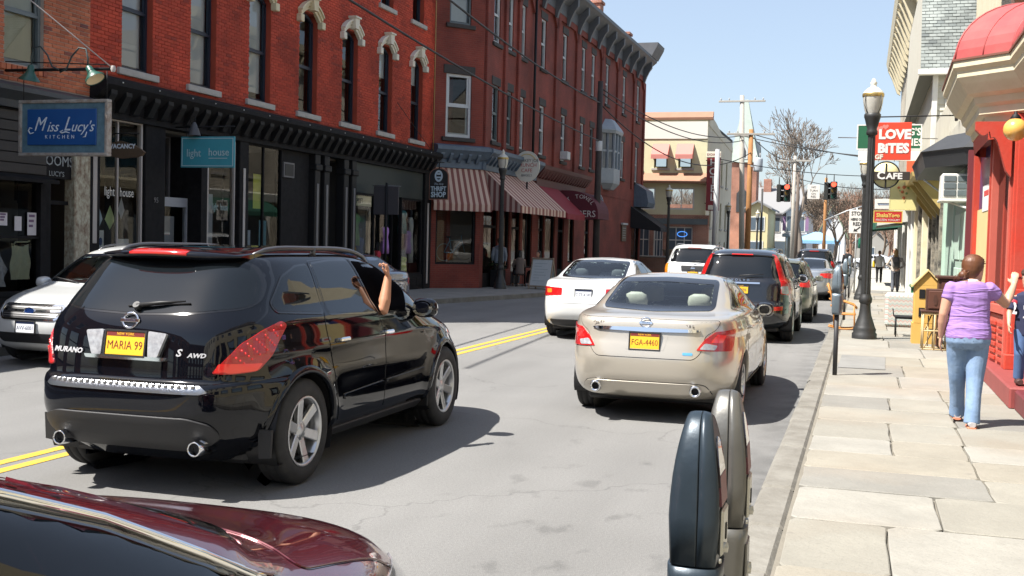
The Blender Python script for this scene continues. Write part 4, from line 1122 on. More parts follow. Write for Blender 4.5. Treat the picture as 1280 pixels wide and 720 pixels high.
# ------------------------------------------------------------------ far end of the street
def hotel():
 b=thing('hotel_building','yellow corner hotel with brick shop front, pink window awnings and an upright sign','hotel',(-13,75,0))
 yel=mat('hotel_yellow',(.64,.61,.40),.8,var=.25,vscale=1.2)
 side=mat('hotel_cream',(.60,.56,.45),.85,var=.5,vcol=(.46,.43,.34),vscale=1.0)
 ZT=9.5
 X0,X1,Y0=-21.0,-9.25,69.0
 M=frame((X0,Y0,0),(1,0,0));W=X1-X0;X=lambda x:x-X0
 wu=[(X(x)-.42,X(x)+.42,6.55,8.0)for x in(-12.08,-10.58,-14.2,-16.4)]
 wm=[(X(-13.6),X(-12.35),4.0,5.35),(X(-11.55),X(-9.95),4.0,5.35),(X(-17),X(-15),4.0,5.35)]
 put(wall_mb(W,ZT-3.7,wu+wm,.3,z0=3.7).build('wall',yel),b,M)
 for h in wu:window(b,M@Matrix.Translation(((h[0]+h[1])/2,0,h[2])),.84,1.45,mat('hotel_trim',(.30,.27,.16),.6),deep=.1,sill=M_('stone_sill'))
 for h in wm:window(b,M@Matrix.Translation(((h[0]+h[1])/2,0,h[2])),h[1]-h[0],1.35,M_('white_paint_trim'),deep=.06,meet=False,mull=1,fw=.09)
 brk=brick_texture('hotel_brick',(.40,.17,.10),(.35,.14,.09),(.45,.38,.32))
 gh=[(X(-13.8),X(-12.6),.5,2.9),(X(-12.35),X(-11.75),.1,2.9),(X(-11.5),X(-9.95),.9,2.95)]
 put(wall_mb(W+.25,3.68,gh,.35,z0=0).build('wall',brk),b,M@Matrix.Translation((0,.25,0)))
 for h in gh:
  fr=MB().box(h[0],h[0]+.08,-.2,-.1,h[2],h[3]).box(h[1]-.08,h[1],-.2,-.1,h[2],h[3]).box(h[0],h[1],-.2,-.1,h[3]-.08,h[3]).box(h[0],h[1],-.2,-.1,2.1,2.16)
  for k in(1,2):fr.box(h[0]+(h[1]-h[0])*k/3-.025,h[0]+(h[1]-h[0])*k/3+.025,-.19,-.11,h[2],h[3])
  w=put(fr.build('display_window',M_('white_paint_trim')),b,M@Matrix.Translation((0,.25,0)))
  MB().add([(h[0],-.15,h[2]),(h[1],-.15,h[2]),(h[1],-.15,h[3]),(h[0],-.15,h[3])],[(3,2,1,0)]).build('pane',M_('tinted_pane'),w)
 nb=put(MB().tube([(X(-10.6)+.3*math.cos(2*PI*k/20),.15,2.5+.16*math.sin(2*PI*k/20))for k in range(21)],.02,5).build('window_sign',mat('neon_blue',(.05,.2,.6),.4,emit=(.1,.35,1),estr=.6)),b,M)
 put(MB().box(X(-14),W+.2,.0,.30,3.1,3.45).build('shop_fascia',M_('grey_frame')),b,M)
 tile=mat('terracotta_tile',(.36,.19,.12),.75,var=.3,vscale=2)
 put(MB().prism([(0,5.62),(.55,5.60),(.60,5.72),(0,6.25)],'x',-.1,W+.25).build('pent_roof',tile),b,M)
 put(MB().prism([(-.3,ZT),(.07,ZT),(.10,ZT+.15),(-.1,ZT+.5),(-.3,ZT+.5)],'x',-.1,W+.30).build('roof_tile',tile),b,M)
 put(MB().box(.0,W,.01,.05,8.35,9.4).build('frieze',mat('hotel_frieze',(.66,.64,.58),.7)),b,M)
 for x in(-12.08,-10.58,-14.2,-16.4):
  awn=put(MB().add([(X(x)-.52,.02,8.05),(X(x)+.52,.02,8.05),(X(x)+.52,.62,7.35),(X(x)-.52,.62,7.35),(X(x)+.52,.62,7.08),(X(x)-.52,.62,7.08),(X(x)-.52,.02,7.2),(X(x)+.52,.02,7.2)],[(3,2,1,0),(5,4,2,3),(0,3,5,6),(7,4,2,1)]).build('window_awning',mat('pink_canvas',(.52,.20,.17),.8)),b,M)
 Ms=frame((X1,Y0,0),(0,1,0))
 hs=[]
 for y in(2.2,4.8,7.6,10.4):hs+=[(y-.4,y+.4,5.9,7.6),(y-.4,y+.4,3.0,4.7),(y-.4,y+.4,.6,2.1)]
 put(wall_mb(13.2,ZT,hs,.3,x0=.304).build('wall',side),b,Ms)
 for h in hs:window(b,Ms@Matrix.Translation(((h[0]+h[1])/2,0,h[2])),.8,h[3]-h[2],M_('hotel_trim'),deep=.08,sill=M_('stone_sill'))
 mb=MB().box(0,W,-13.4,-.3,ZT-.2,ZT)
 put(mb.build('roof',M_('roof_tar')),b,M)
 put(MB().prism([(0.2,ZT),(.4,ZT+.45),(3.5,ZT+.2),(7,ZT-.3),(13.4,ZT-.5),(13.4,ZT-.9),(.2,ZT-.3)],'y',-.3,.04).build('parapet',side),b,Ms)
 s=thing('hotel_sign','upright dark red hotel sign with white letters on the yellow corner building','sign',(-8.75,68.4,3.9))
 MB().cbox(-9.15,-8.35,68.3,68.45,3.95,7.15,.02).build('panel',mat('sign_maroon',(.20,.018,.022),.5),s,world=True)
 MB().cbox(-9.19,-8.31,68.28,68.47,7.15,7.5,.02).build('cap',mat('sign_cream',(.62,.58,.48),.6),s,world=True)
 text('EXCHANGE','sign_lettering',.19,M_('sign_maroon'),face_mat((-8.75,68.275,7.32),(1,0,0)),s,world=True,sx=.8)
 for i,ch in enumerate('HOTEL'):text(ch,'sign_lettering',.62,mat('sign_white',(.66,.64,.60),.5),face_mat((-8.75,68.29,6.82-i*.52),(1,0,0)),s,world=True,bold=.012)
 MB().cbox(-9.0,-8.5,68.28,68.3,4.0,4.28,.006).build('foot_panel',M_('sign_cream'),s,world=True)
 MB().tube([(-9.25,68.7,7.0),(-8.8,68.4,7.0)],.03,6).tube([(-9.25,68.7,4.4),(-8.8,68.4,4.4)],.03,6).build('bracket',M_('black_iron'),s,world=True)
hotel()
w=tag(MB().cbox(-14.5,-9.0,66.9,67.3,.0,1.05,.03).build('garden_wall',brick_texture('wall_brick',(.42,.2,.13),(.38,.17,.11),(.45,.4,.34))),'low brick wall in front of the yellow hotel','wall')
MB().cbox(-14.55,-8.95,66.85,67.35,1.05,1.15,.02).build('coping',M_('stone_sill'),w)
p=tag(MB().loft([[(-10.9+r*math.cos(a),67.1+r*.6*math.sin(a),z)for a in[2*PI*k/12 for k in range(12)]]for r,z in((.45,1.16),(.6,1.5),(.62,1.55))]).build('planter',mat('planter_clay',(.30,.24,.16),.8)),'clay planter standing on the low brick wall','planter')
def church():
 b=thing('church','brick church tower with a pale green spire behind the poles','church',(-10.3,112,0))
 MB().box(-12.6,-10.0,110.5,113.1,0,10.0).build('tower',brick_texture('church_brick',(.42,.16,.09),(.38,.14,.08),(.4,.3,.25)),b,world=True)
 cop=mat('verdigris',(.36,.42,.37),.7,var=.35,vscale=1.5)
 def sq(k,z):return[(-11.3-k,111.8-k,z),(-11.3+k,111.8-k,z),(-11.3+k,111.8+k,z),(-11.3-k,111.8+k,z)]
 MB().loft([sq(1.5,10.0),sq(1.42,10.3),sq(1.15,11.3),sq(.14,16.2)],smooth=False).build('spire',cop,b,world=True)
 for(x,y,r)in((-11.3,110.62,0),(-10.12,111.8,PI/2)):
  MB().prism([(-.4,10.3),(.4,10.3),(.4,11.2),(0,12.1),(-.4,11.2)],'y',-.3,.4,M=Matrix.Translation((x,y,0))@rotz(r)).build('dormer',mat('spire_trim',(.5,.52,.5),.6),b,world=True)
  MB().prism([(-.22,10.5),(.22,10.5),(.22,11.1),(0,11.6),(-.22,11.1)],'y',-.33,-.31,M=Matrix.Translation((x,y,0))@rotz(r)).build('louvre',M_('charcoal_roof'),b,world=True)
 MB().prism([(-.55,5.2),(.55,5.2),(.55,7.0),(0,7.6),(-.55,7.0)],'y',-.03,.1,M=Matrix.Translation((-11.3,110.48,0))).build('belfry_window',M_('charcoal_roof'),b,world=True)
 MB().box(-19,-10.6,114,128,0,6).build('nave',M_('church_brick'),b,world=True)
church()
def gable_house(label,x0,x1,y0,y1,zw,zr,wall,roofm,win=(),group='houses at the far end',ridge='y',porch=None,chim=None):
 b=thing('house',label,'house',((x0+x1)/2,(y0+y1)/2,0),0,group)
 MB().box(x0,x1,y0,y1,0,zw).build('wall',wall,b,world=True)
 if ridge=='y':
  xm=(x0+x1)/2;e=.35
  MB().prism([(x0,zw),(x1,zw),(xm,zr)],'y',y0,y1).build('gable',wall,b,world=True)
  for(a,c)in((x0-e,xm),(x1+e,xm)):
   zl=zw-e*(zr-zw)/(xm-x0)
   MB().prism([(a,zl),(c,zr),(c,zr+.16),(a,zl+.16)],'y',y0-e,y1+e).build('roof',roofm,b,world=True)
 else:
  ym=(y0+y1)/2;e=.35
  MB().prism([(y0,zw),(y1,zw),(ym,zr)],'x',x0,x1).build('gable',wall,b,world=True)
  for(a,c)in((y0-e,ym),(y1+e,ym)):
   zl=zw-e*(zr-zw)/(ym-y0)
   MB().prism([(a,zl),(c,zr),(c,zr+.16),(a,zl+.16)],'x',x0-e,x1+e).build('roof',roofm,b,world=True)
 for(x,z,w,h,m_)in win:
  o=MB().box(x-w/2-.1,x+w/2+.1,y0-.05,y0-.005,z-.1,z+h+.1).build('window',M_('white_paint_trim'),b,world=True)
  MB().box(x-w/2,x+w/2,y0-.07,y0-.05,z,z+h).build('pane',M_('tinted_pane'),o,world=True)
  if m_:
   for sx in(-1,1):MB().box(x+sx*(w/2+.12),x+sx*(w/2+.42),y0-.06,y0-.01,z,z+h).build('shutter',M_(m_),b,world=True)
 if porch:
  pz,pd=porch
  MB().box(x0-.2,x1+.2,y0-pd,y0-.01,pz,pz+.3).build('porch_roof',roofm,b,world=True)
  n=4
  for k in range(n):
   xx=x0+.2+(x1-x0-.4)*k/(n-1)
   MB().tube([(xx,y0-pd+.2,0),(xx,y0-pd+.2,pz)],.11,8).build('porch_column',M_('white_paint_trim'),b,world=True)
 if chim:MB().cbox(chim[0]-.4,chim[0]+.4,chim[1]-.4,chim[1]+.4,zw,chim[2],.02).build('chimney',M_('chimney_brick'),b,world=True)
 return b
wh=mat('house_white',(.62,.63,.64),.7);yl_=mat('house_yellow',(.58,.50,.28),.75);gr=mat('grey_roof',(.22,.22,.22),.85)
mat('lilac_shutter',(.24,.14,.24),.6);mat('green_roof',(.24,.30,.18),.85)
gable_house('narrow yellow house with a green shop awning beside the brick tower',-10.0,-8.2,103,112,5.4,5.9,yl_,gr,[(-9.5,3.4,.5,1.1,None),(-8.8,3.4,.5,1.1,None),(-9.2,.8,1.1,1.5,None)])
gable_house('long white house with a grey roof sloping to the street',-13.5,-6.4,118,132,5.4,8.2,wh,gr,[(-8.6,3.5,.8,1.4,None),(-7.3,3.5,.8,1.4,None),(-8.3,.9,1.6,1.6,None)],ridge='x',chim=(-10.0,124,9.2))
gable_house('white house with lilac shutters and a columned porch',-7.2,-5.2,112,126,5.3,6.1,wh,gr,[(-6.8,3.5,.55,1.4,'lilac_shutter'),(-5.75,3.5,.55,1.4,'lilac_shutter')],porch=(2.9,1.6))
gable_house('small white house with a pale green gable behind the bare tree',-4.9,-2.0,135,146,3.8,6.8,wh,M_('green_roof'),[(-3.5,1.2,.8,1.4,None)])
gable_house('grey shed far off behind the traffic lights',-1.0,3.5,165,175,3.0,5.0,mat('shed_grey',(.34,.33,.30),.8),gr,[(1.0,1.0,1.2,1.2,None)],group='houses at the far end')
tn=thing('market_canopy','pale blue canopy tent far down the street','canopy',(-3.6,110,0))
MB().loft([[(-6.2,107,2.3),(-2.0,107,2.3),(-2.0,111,2.3),(-6.2,111,2.3)],[(-6.2,107,2.6),(-2.0,107,2.6),(-2.0,111,2.6),(-6.2,111,2.6)],[(-4.3,108.8,3.4),(-3.9,108.8,3.4),(-3.9,109.2,3.4),(-4.3,109.2,3.4)]],smooth=False).build('canvas',mat('tent_blue',(.22,.45,.70),.7),tn,world=True)
for x in(-6.1,-2.1):
 for y in(107.1,110.9):MB().tube([(x,y,0),(x,y,2.3)],.04,6).build('leg',M_('white_paint_trim'),tn,world=True)
hl=MB()
n=60
rows=[]
for j in range(14):
 t=j/13;row=[]
 for i in range(n+1):
  x=-260+520*i/n
  z=-1+(10+3*math.sin(i*.31)+3*math.sin(i*.83+1))*(math.sin(t*PI/2)**1.2)*(0.55+.45*math.exp(-((x-30)/120)**2))
  row.append((x,260+140*t+10*math.sin(i*.5),z))
 rows.append(row)
hl.loft(rows,caps=False,closed=False)
struct('hills',hl,mat('hill_scrub',(.20,.155,.11),.95,var=.7,vcol=(.12,.10,.07),vscale=.25,bump=.6,bscale=1.5))
def bare_tree(name,label,x,y,h,seed,mcol,spread=.5,group=None,depth=6,r0=.16,lean=(0,0)):
 R=random.Random(seed)
 t=thing(name,label,'tree',(x,y,0),0,group)
 tr=MB();tw=MB()
 def grow(p,d,L,r,k):
  n=3
  pts=[p];q=p.copy();dd=d.copy()
  for i in range(n):
   dd=(dd+Vector((R.uniform(-1,1),R.uniform(-1,1),R.uniform(-.3,.6)))*.14).normalized()
   q=q+dd*(L/n);pts.append(q.copy())
  r1=r*.66
  (tr if k>=depth-2 else tw).tube(pts,[max(.022,r+(r1-r)*i/n)for i in range(n+1)],7 if k>=depth-1 else(5 if k>2 else 3),caps=False)
  if k==0:return
  m=3 if k>=depth-1 or R.random()<.5 else 2
  if k<=2:m=3
  for i in range(m):
   a=2*PI*(i/m+R.uniform(0,.25));s=spread*R.uniform(.6,1.25)
   b=dd.cross(Vector((math.cos(a),math.sin(a),.3))).normalized()
   nd=(dd+b*s+Vector((0,0,.10))).normalized()
   grow(pts[-1]if R.random()<.75 else pts[-2],nd,L*R.uniform(.62,.84),r1*R.uniform(.62,.85),k-1)
 grow(Vector((0,0,0)),Vector((lean[0],lean[1],1)).normalized(),h*.27,r0,depth)
 tr.build('trunk',mcol,t);tw.build('crown',mcol,t)
 return t
bark=mat('bark_brown',(.15,.115,.085),.9);bark2=mat('bark_grey',(.20,.165,.135),.9);bark3=mat('bark_russet',(.26,.15,.10),.9)
bare_tree('bare_tree','tall forked bare tree beside the hanging traffic lights',-5.0,97,14.0,3,bark2,.46,r0=.42,depth=7)
bare_tree('bare_tree','spreading bare tree right of the russet pole',-2.6,104,8.2,11,bark,.75,r0=.24,depth=7,lean=(.25,0))
for i,(x,y,h,m_)in enumerate(((-8.5,128,9,bark),(-1.0,120,9,bark3),(1.8,128,8,bark),(4.5,118,9,bark3),(-3.2,150,11,bark3),(0.6,150,10,bark2),(3.4,160,11,bark3),(-6.5,158,11,bark),(6.8,150,10,bark),(-10.5,150,12,bark3),(2.2,190,13,bark2),(-2.0,200,14,bark))):
 where=('behind the white houses','left of the second lamp post','above the stop sign','over the green awning','behind the small white house','straight up the street','above the parked white car','behind the long white house','far right behind the shops','left behind the church','small on the skyline by the shops','small on the skyline at the street end')[i]
 bare_tree('bare_tree','leafless brown tree '+where,x,y,h,20+i,m_,.6,group='leafless trees at the far end',r0=.2,depth=6)
wd_=MB();R=random.Random(5)
for i in range(900):
 x=R.uniform(-60,70);y=R.uniform(225,395);z0=-1+11*max(0,math.sin(min(1,max(0,(y-262)/140))*PI/2))**1.2;h=R.uniform(6,12)
 wd_.tube([(x,y,z0),(x+R.uniform(-.5,.5),y,z0+h*.5),(x+R.uniform(-1,1),y,z0+h)],[.22,.14,.03],3,caps=False)
 for k in range(12):
  a=R.uniform(0,2*PI);zz=z0+h*R.uniform(.3,.85);L=h*R.uniform(.15,.34)
  p=Vector((x,y,zz));q=p+Vector((math.cos(a)*L*.7,math.sin(a)*L*.7,L));
  wd_.tube([p,q],[.09,.02],3,caps=False)
  for m_ in range(2):
   s=p.lerp(q,R.uniform(.3,.9));b_=R.uniform(0,2*PI)
   wd_.tube([s,s+Vector((math.cos(b_)*L*.4,math.sin(b_)*L*.4,L*.45))],[.05,.015],3,caps=False)
o=wd_.build('far_wood',mat('wood_brown',(.21,.155,.115),.95));o['kind']='stuff'
def near_right():
 b=thing('brick_building','cream fronted building beside the camera, seen only in reflections','building',(5,4,0))
 M=frame((2.9,10.6,0),(0,-1,0))
 hs=[]
 for i in range(5):hs+=[(1.2+i*3.2,2.4+i*3.2,4.6,6.6),(.6+i*3.2,2.9+i*3.2,.7,3.2)]
 put(wall_mb(16.5,8.5,hs,.3).build('wall',mat('reflect_cream',(.50,.44,.30),.8,var=.3)),b,M)
 for h in hs:window(b,M@Matrix.Translation(((h[0]+h[1])/2,0,h[2])),h[1]-h[0],h[3]-h[2],M_('white_frame')if h[2]>4 else M_('black_wood'),deep=.1)
 put(MB().prism([(-.1,8.0),(.2,8.0),(.6,8.5),(-.1,8.6)],'x',0,16.5).build('cornice',M_('white_paint_trim')),b,M)
 put(MB().box(0,16.5,-6,-.3,8.3,8.5).build('roof',M_('roof_tar')),b,M)
near_right()
def behind(name_label,x0,right,L,H,m,n,group='street fronts behind the camera'):
 b=thing('brick_building',name_label,'building',x0,0,group)
 M=frame(x0,right);hs=[]
 p=L/n
 for i in range(n):hs+=[(p*(i+.3),p*(i+.7),4.6,6.8),(p*(i+.15),p*(i+.85),.6,3.3)]
 put(wall_mb(L,H,hs,.3).build('wall',m),b,M)
 for h in hs:window(b,M@Matrix.Translation(((h[0]+h[1])/2,0,h[2])),h[1]-h[0],h[3]-h[2],M_('white_frame')if h[2]>4 else M_('black_wood'),deep=.1)
 put(MB().box(0,L,-8,-.3,H-.3,H).box(0,.3,-8,-.3,0,H).box(L-.3,L,-8,-.3,0,H).build('shell',M_('roof_tar')),b,M)
behind('orange brick row on the left behind the camera, seen only in reflections',(-14,-34,0),(0,1,0),40,8.6,M_('chimney_brick'),10)
behind('pale row on the right behind the camera, seen only in reflections',(2.9,-6,0),(0,-1,0),34,8.0,M_('hotel_cream'),9)
behind('dark brick block closing the street behind the camera, seen only in reflections',(14,-46,0),(-1,0,0),40,10.5,M_('dull_brick')if 'dull_brick' in MATS else brick_texture('dull_brick',(.20,.09,.06),(.17,.07,.05),(.2,.15,.12)),10)
# ------------------------------------------------------------------ vehicles
def pchip(x,y,xi):
 x=np.asarray(x,float);y=np.asarray(y,float)
 h=np.diff(x);d=np.diff(y)/h
 m=np.zeros(len(x))
 m[0]=d[0];m[-1]=d[-1]
 for i in range(1,len(x)-1):
  if d[i-1]*d[i]>0:
   w1=2*h[i]+h[i-1];w2=h[i]+2*h[i-1]
   m[i]=(w1+w2)/(w1/d[i-1]+w2/d[i])
 k=np.clip(np.searchsorted(x,xi)-1,0,len(x)-2)
 t=(xi-x[k])/h[k]
 return((1+2*t)*(1-t)**2)*y[k]+t*(1-t)**2*h[k]*m[k]+t*t*(3-2*t)*y[k+1]+t*t*(t-1)*h[k]*m[k+1]
def in_poly(px,py,poly):
 px=np.asarray(px);py=np.asarray(py)
 c=np.zeros(px.shape,bool)
 n=len(poly)
 for i in range(n):
  x1,y1=poly[i];x2,y2=poly[(i+1)%n]
  if y1==y2:continue
  hit=((y1>py)!=(y2>py))&(px<(x2-x1)*(py-y1)/(y2-y1)+x1)
  c^=hit
 return c
def poly_dist(px,py,poly):
 d=np.full(np.asarray(px).shape,1e9)
 for i in range(len(poly)):
  a=np.array(poly[i]);b=np.array(poly[(i+1)%len(poly)]);e=b-a
  L=e.dot(e)or 1e-9
  t=np.clip(((px-a[0])*e[0]+(py-a[1])*e[1])/L,0,1)
  d=np.minimum(d,np.hypot(px-a[0]-t*e[0],py-a[1]-t*e[1]))
 return d
def densify(poly,res):
 out=[]
 n=len(poly)
 for i in range(n):
  a,b=Vector(poly[i]),Vector(poly[(i+1)%n])
  k=max(1,int((b-a).length/res))
  for j in range(k):out.append(tuple(a.lerp(b,j/k)))
 return out
class CarShape:
 """a smooth body from stacked plan outlines: (z, rear y, front y, half width, rear squareness, front squareness)"""
 def __init__(s,keys,nz=110,ns=72,warp=None):
  K=np.array(keys,float)
  u=np.r_[0,np.cumsum(np.sqrt(((np.diff(K[:,:4],axis=0)*np.array([1.6,.6,.6,1]))**2).sum(1))+.02)]
  ui=np.linspace(0,u[-1],nz)
  C=[pchip(u,K[:,i],ui)for i in range(6)]
  P=np.zeros((nz,2*ns,3))
  a=np.linspace(-PI/2,PI/2,700)
  fr=np.linspace(0,1,ns+1)
  for j in range(nz):
   z,yr,yf,w,nr,nf=[c[j]for c in C]
   yc=(yr+yf)/2;L=(yf-yr)/2
   e=np.where(a<0,2/nr,2/nf)
   x=w*np.cos(a).clip(0)**e;y=yc+L*np.sign(np.sin(a))*np.abs(np.sin(a))**e
   d=np.r_[0,np.cumsum(np.hypot(np.diff(x),np.diff(y)))]
   xs=np.interp(fr*d[-1],d,x);ys=np.interp(fr*d[-1],d,y)
   P[j,:ns+1,0]=xs;P[j,:ns+1,1]=ys
   P[j,ns+1:,0]=-xs[1:ns][::-1];P[j,ns+1:,1]=ys[1:ns][::-1]
   P[j,:,2]=z
  V=P.reshape(-1,3)
  if warp is not None:
   sg=np.sign(V[:,0]);x,y,z=warp(np.abs(V[:,0]),V[:,1],V[:,2])
   V=np.stack([x*np.where(sg==0,0,sg),y,z],1)
  n=2*ns
  F=[]
  for j in range(nz-1):
   b=j*n
   for i in range(n):
    i2=(i+1)%n
    F.append((b+i,b+i2,b+n+i2,b+n+i))
  s.nq=len(F)
  top=len(V);V=np.vstack([V,[[0,V[-n:,1].mean(),V[-n:,2].max()+.002]],[[0,V[:n,1].mean(),V[:n,2].min()]]])
  for i in range(n):
   i2=(i+1)%n
   F.append(((nz-1)*n+i,(nz-1)*n+i2,top));F.append((i2,i,top+1))
  s.V=V;s.F=F
  T=[]
  for f in F:
   T.append(f[:3])
   if len(f)==4:T.append((f[0],f[2],f[3]))
  T=np.array(T);s.T=T
  fn=np.cross(V[T[:,1]]-V[T[:,0]],V[T[:,2]]-V[T[:,0]])
  N=np.zeros_like(V)
  for k in range(3):np.add.at(N,T[:,k],fn)
  s.N=N/np.maximum(np.linalg.norm(N,axis=1)[:,None],1e-12)
  s.bvh=BVHTree.FromPolygons([tuple(p)for p in V],[tuple(int(q)for q in t)for t in T])
 def hit(s,p,d):
  loc,nn,idx,dist=s.bvh.ray_cast(Vector(p),Vector(d))
  if loc is None:
   loc,nn,idx,dist=s.bvh.find_nearest(Vector(p)+Vector(d)*3)
  t=s.T[idx];a,b,c=s.V[t]
  v0,v1,v2=b-a,c-a,np.array(loc)-a
  d00,d01,d11,d20,d21=v0@v0,v0@v1,v1@v1,v2@v0,v2@v1
  den=d00*d11-d01*d01
  if abs(den)<1e-14:w=(1,0,0)
  else:
   q1=(d11*d20-d01*d21)/den;q2=(d00*d21-d01*d20)/den;w=(1-q1-q2,q1,q2)
  n=s.N[t[0]]*w[0]+s.N[t[1]]*w[1]+s.N[t[2]]*w[2]
  n/=max(np.linalg.norm(n),1e-9)
  return np.array(loc),n
VIEWS={'R':((-1,0,0),(0,1,0),(0,0,1)),'L':((1,0,0),(0,1,0),(0,0,1)),'B':((0,1,0),(1,0,0),(0,0,1)),'F':((0,-1,0),(1,0,0),(0,0,1)),'T':((0,0,-1),(1,0,0),(0,1,0))}
def view_of(v):
 if isinstance(v,str):return VIEWS[v]
 a=math.radians(v)
 d=(-math.sin(a),math.cos(a),0)
 return(d,(math.cos(a),math.sin(a),0),(0,0,1))
class Car:
 def __init__(s,name,label,loc,rz,shape,paint,group=None,body='body'):
  s.sh=shape;s.o=thing(name,label,'car',loc,rz,group)
  s.paint=paint;s.holes=[]
 def proj(s,view,q):
  d,h,v=view_of(view)
  d=np.array(d,float);o=q[0]*np.array(h)+q[1]*np.array(v)-d*6
  return s.sh.hit(o,d)
 def panel(s,name,poly,view,m,off=.003,rim=.012,res=.035,rnd_=.02,both=False,parent=None,hole=False,ring=None,seg=4,**kw):
  """a skin panel cut to an outline and wrapped on the body; ring = band of that width only"""
  out=[]
  P=round_poly(poly,rnd_,seg)if rnd_ else list(poly)
  for mir in((1,-1)if both else(1,)):
   vw=view
   if mir<0 and view=='R':vw='L'
   pts=P
   if mir<0 and view in('B','F','T'):pts=[(-x,y)for x,y in P]
   d,h,v=view_of(vw)
   if mir<0 and not isinstance(view,str):
    d,h,v=(-d[0],d[1],0),(-h[0],h[1],0),v
   d=np.array(d,float);h=np.array(h,float);v=np.array(v,float)
   bd=densify(pts,res);nb=len(bd)
   es=[(i,(i+1)%nb)for i in range(nb)]
   allp=list(bd)
   xs=[p[0]for p in bd];ys=[p[1]for p in bd]
   inner=None
   if ring:
    inner=densify(offset_poly(pts,-ring),res)
    k=len(allp);allp+=inner;es+=[(k+i,k+(i+1)%len(inner))for i in range(len(inner))]
   if not ring:
    gx,gy=np.meshgrid(np.arange(min(xs)+res/2,max(xs),res),np.arange(min(ys)+res/2,max(ys),res))
    gx=gx.ravel();gy=gy.ravel()
    k=in_poly(gx,gy,bd)
    gx,gy=gx[k],gy[k]
    if len(gx):
     k=poly_dist(gx,gy,bd)>res*.45
     allp+=list(zip(gx[k],gy[k]))
   vv,ee,ff,ov,oe,of=delaunay_2d_cdt([Vector(p)for p in allp],es,[],1,1e-6)
   vv=[tuple(p)for p in vv]
   if ring:
    cen=np.array([[sum(vv[i][0]for i in f)/3,sum(vv[i][1]for i in f)/3]for f in ff])
    k=~in_poly(cen[:,0],cen[:,1],inner)
    ff=[f for f,q in zip(ff,k)if q]
   V3=[];N3=[]
   for p in vv:
    l,n=s.sh.hit(p[0]*h+p[1]*v-d*6,d)
    V3.append(l+n*off);N3.append(n)
   F=[]
   cnt={}
   for f in ff:
    a,b,c=V3[f[0]],V3[f[1]],V3[f[2]]
    if np.dot(np.cross(b-a,c-a),N3[f[0]])<0:f=list(f)[::-1]
    F.append(list(f))
    for i in range(3):cnt[(f[i],f[(i+1)%3])]=1
   nV=len(V3)
   rimv={}
   sm=[True]*len(F)
   if rim:
    for(a,b)in list(cnt):
     if(b,a)in cnt:continue
     q=[]
     for k,w in((a,0),(b,0),(b,1),(a,1)):
      V3.append(V3[k]-N3[k]*rim*w)
      q.append(len(V3)-1)
     e=V3[b]-V3[a]
     en=np.cross(e,N3[a]);en/=max(np.linalg.norm(en),1e-9)
     en=en+N3[a]*.35;en/=np.linalg.norm(en)
     N3+=[en]*4
     F.append([q[1],q[0],q[3],q[2]])
   me=bpy.data.meshes.new(name)
   me.from_pydata([tuple(p)for p in V3],[],F)
   me.materials.append(m)
   me.polygons.foreach_set('use_smooth',[True]*len(F))
   me.normals_split_custom_set_from_vertices([tuple(n)for n in N3])
   me.update()
   out.append(link(name,me,parent or s.o,**kw))
   if hole:s.holes.append((vw,pts,hole))
  return out if both else out[0]
 def body(s,wheels,ra,mats=None,lip=.045,lipoff=.012,wellm=None,wellw=.30,lipm=None):
  """the shell with wheel openings (y, z) and window holes cut out"""
  sh=s.sh
  V=sh.V.copy();F=sh.F
  cen=np.array([V[list(f)].mean(0)for f in F]);nn=np.array([sh.N[list(f)].mean(0)for f in F])
  keep=np.ones(len(F),bool)
  for(wy,wz)in wheels:
   r=np.hypot(cen[:,1]-wy,cen[:,2]-wz)
   keep&=~((r<ra)&(np.abs(cen[:,0])>.45))
  for view,poly,inset in s.holes:
   d,h,v=view_of(view)if not isinstance(view,tuple)else view
   hx=cen@np.array(h,float);hy=cen@np.array(v,float)
   q=in_poly(hx,hy,poly)&(nn@np.array(d,float)<-.12)
   k=np.where(q)[0]
   if len(k):
    dd=poly_dist(hx[k],hy[k],poly)
    keep[k[dd>inset]]=False
  fs=[f for f,q in zip(F,keep)if q]
  used=set(i for f in fs for i in f)
  cut=set(i for f,q in zip(F,keep)if not q for i in f)&used
  for i in cut:
   if abs(V[i,0])>.45:
    for(wy,wz)in wheels:
     r=math.hypot(V[i,1]-wy,V[i,2]-wz)
     if r<ra*1.12:
      V[i,1]=wy+(V[i,1]-wy)*ra/r;V[i,2]=wz+(V[i,2]-wz)*ra/r
  ids=sorted(used);mp={o:k for k,o in enumerate(ids)}
  me=bpy.data.meshes.new('body')
  me.from_pydata([tuple(V[i])for i in ids],[],[[mp[i]for i in f]for f in fs])
  me.materials.append(s.paint)
  me.polygons.foreach_set('use_smooth',[True]*len(fs))
  me.normals_split_custom_set_from_vertices([tuple(sh.N[i])for i in ids])
  b=link('body',me,s.o)
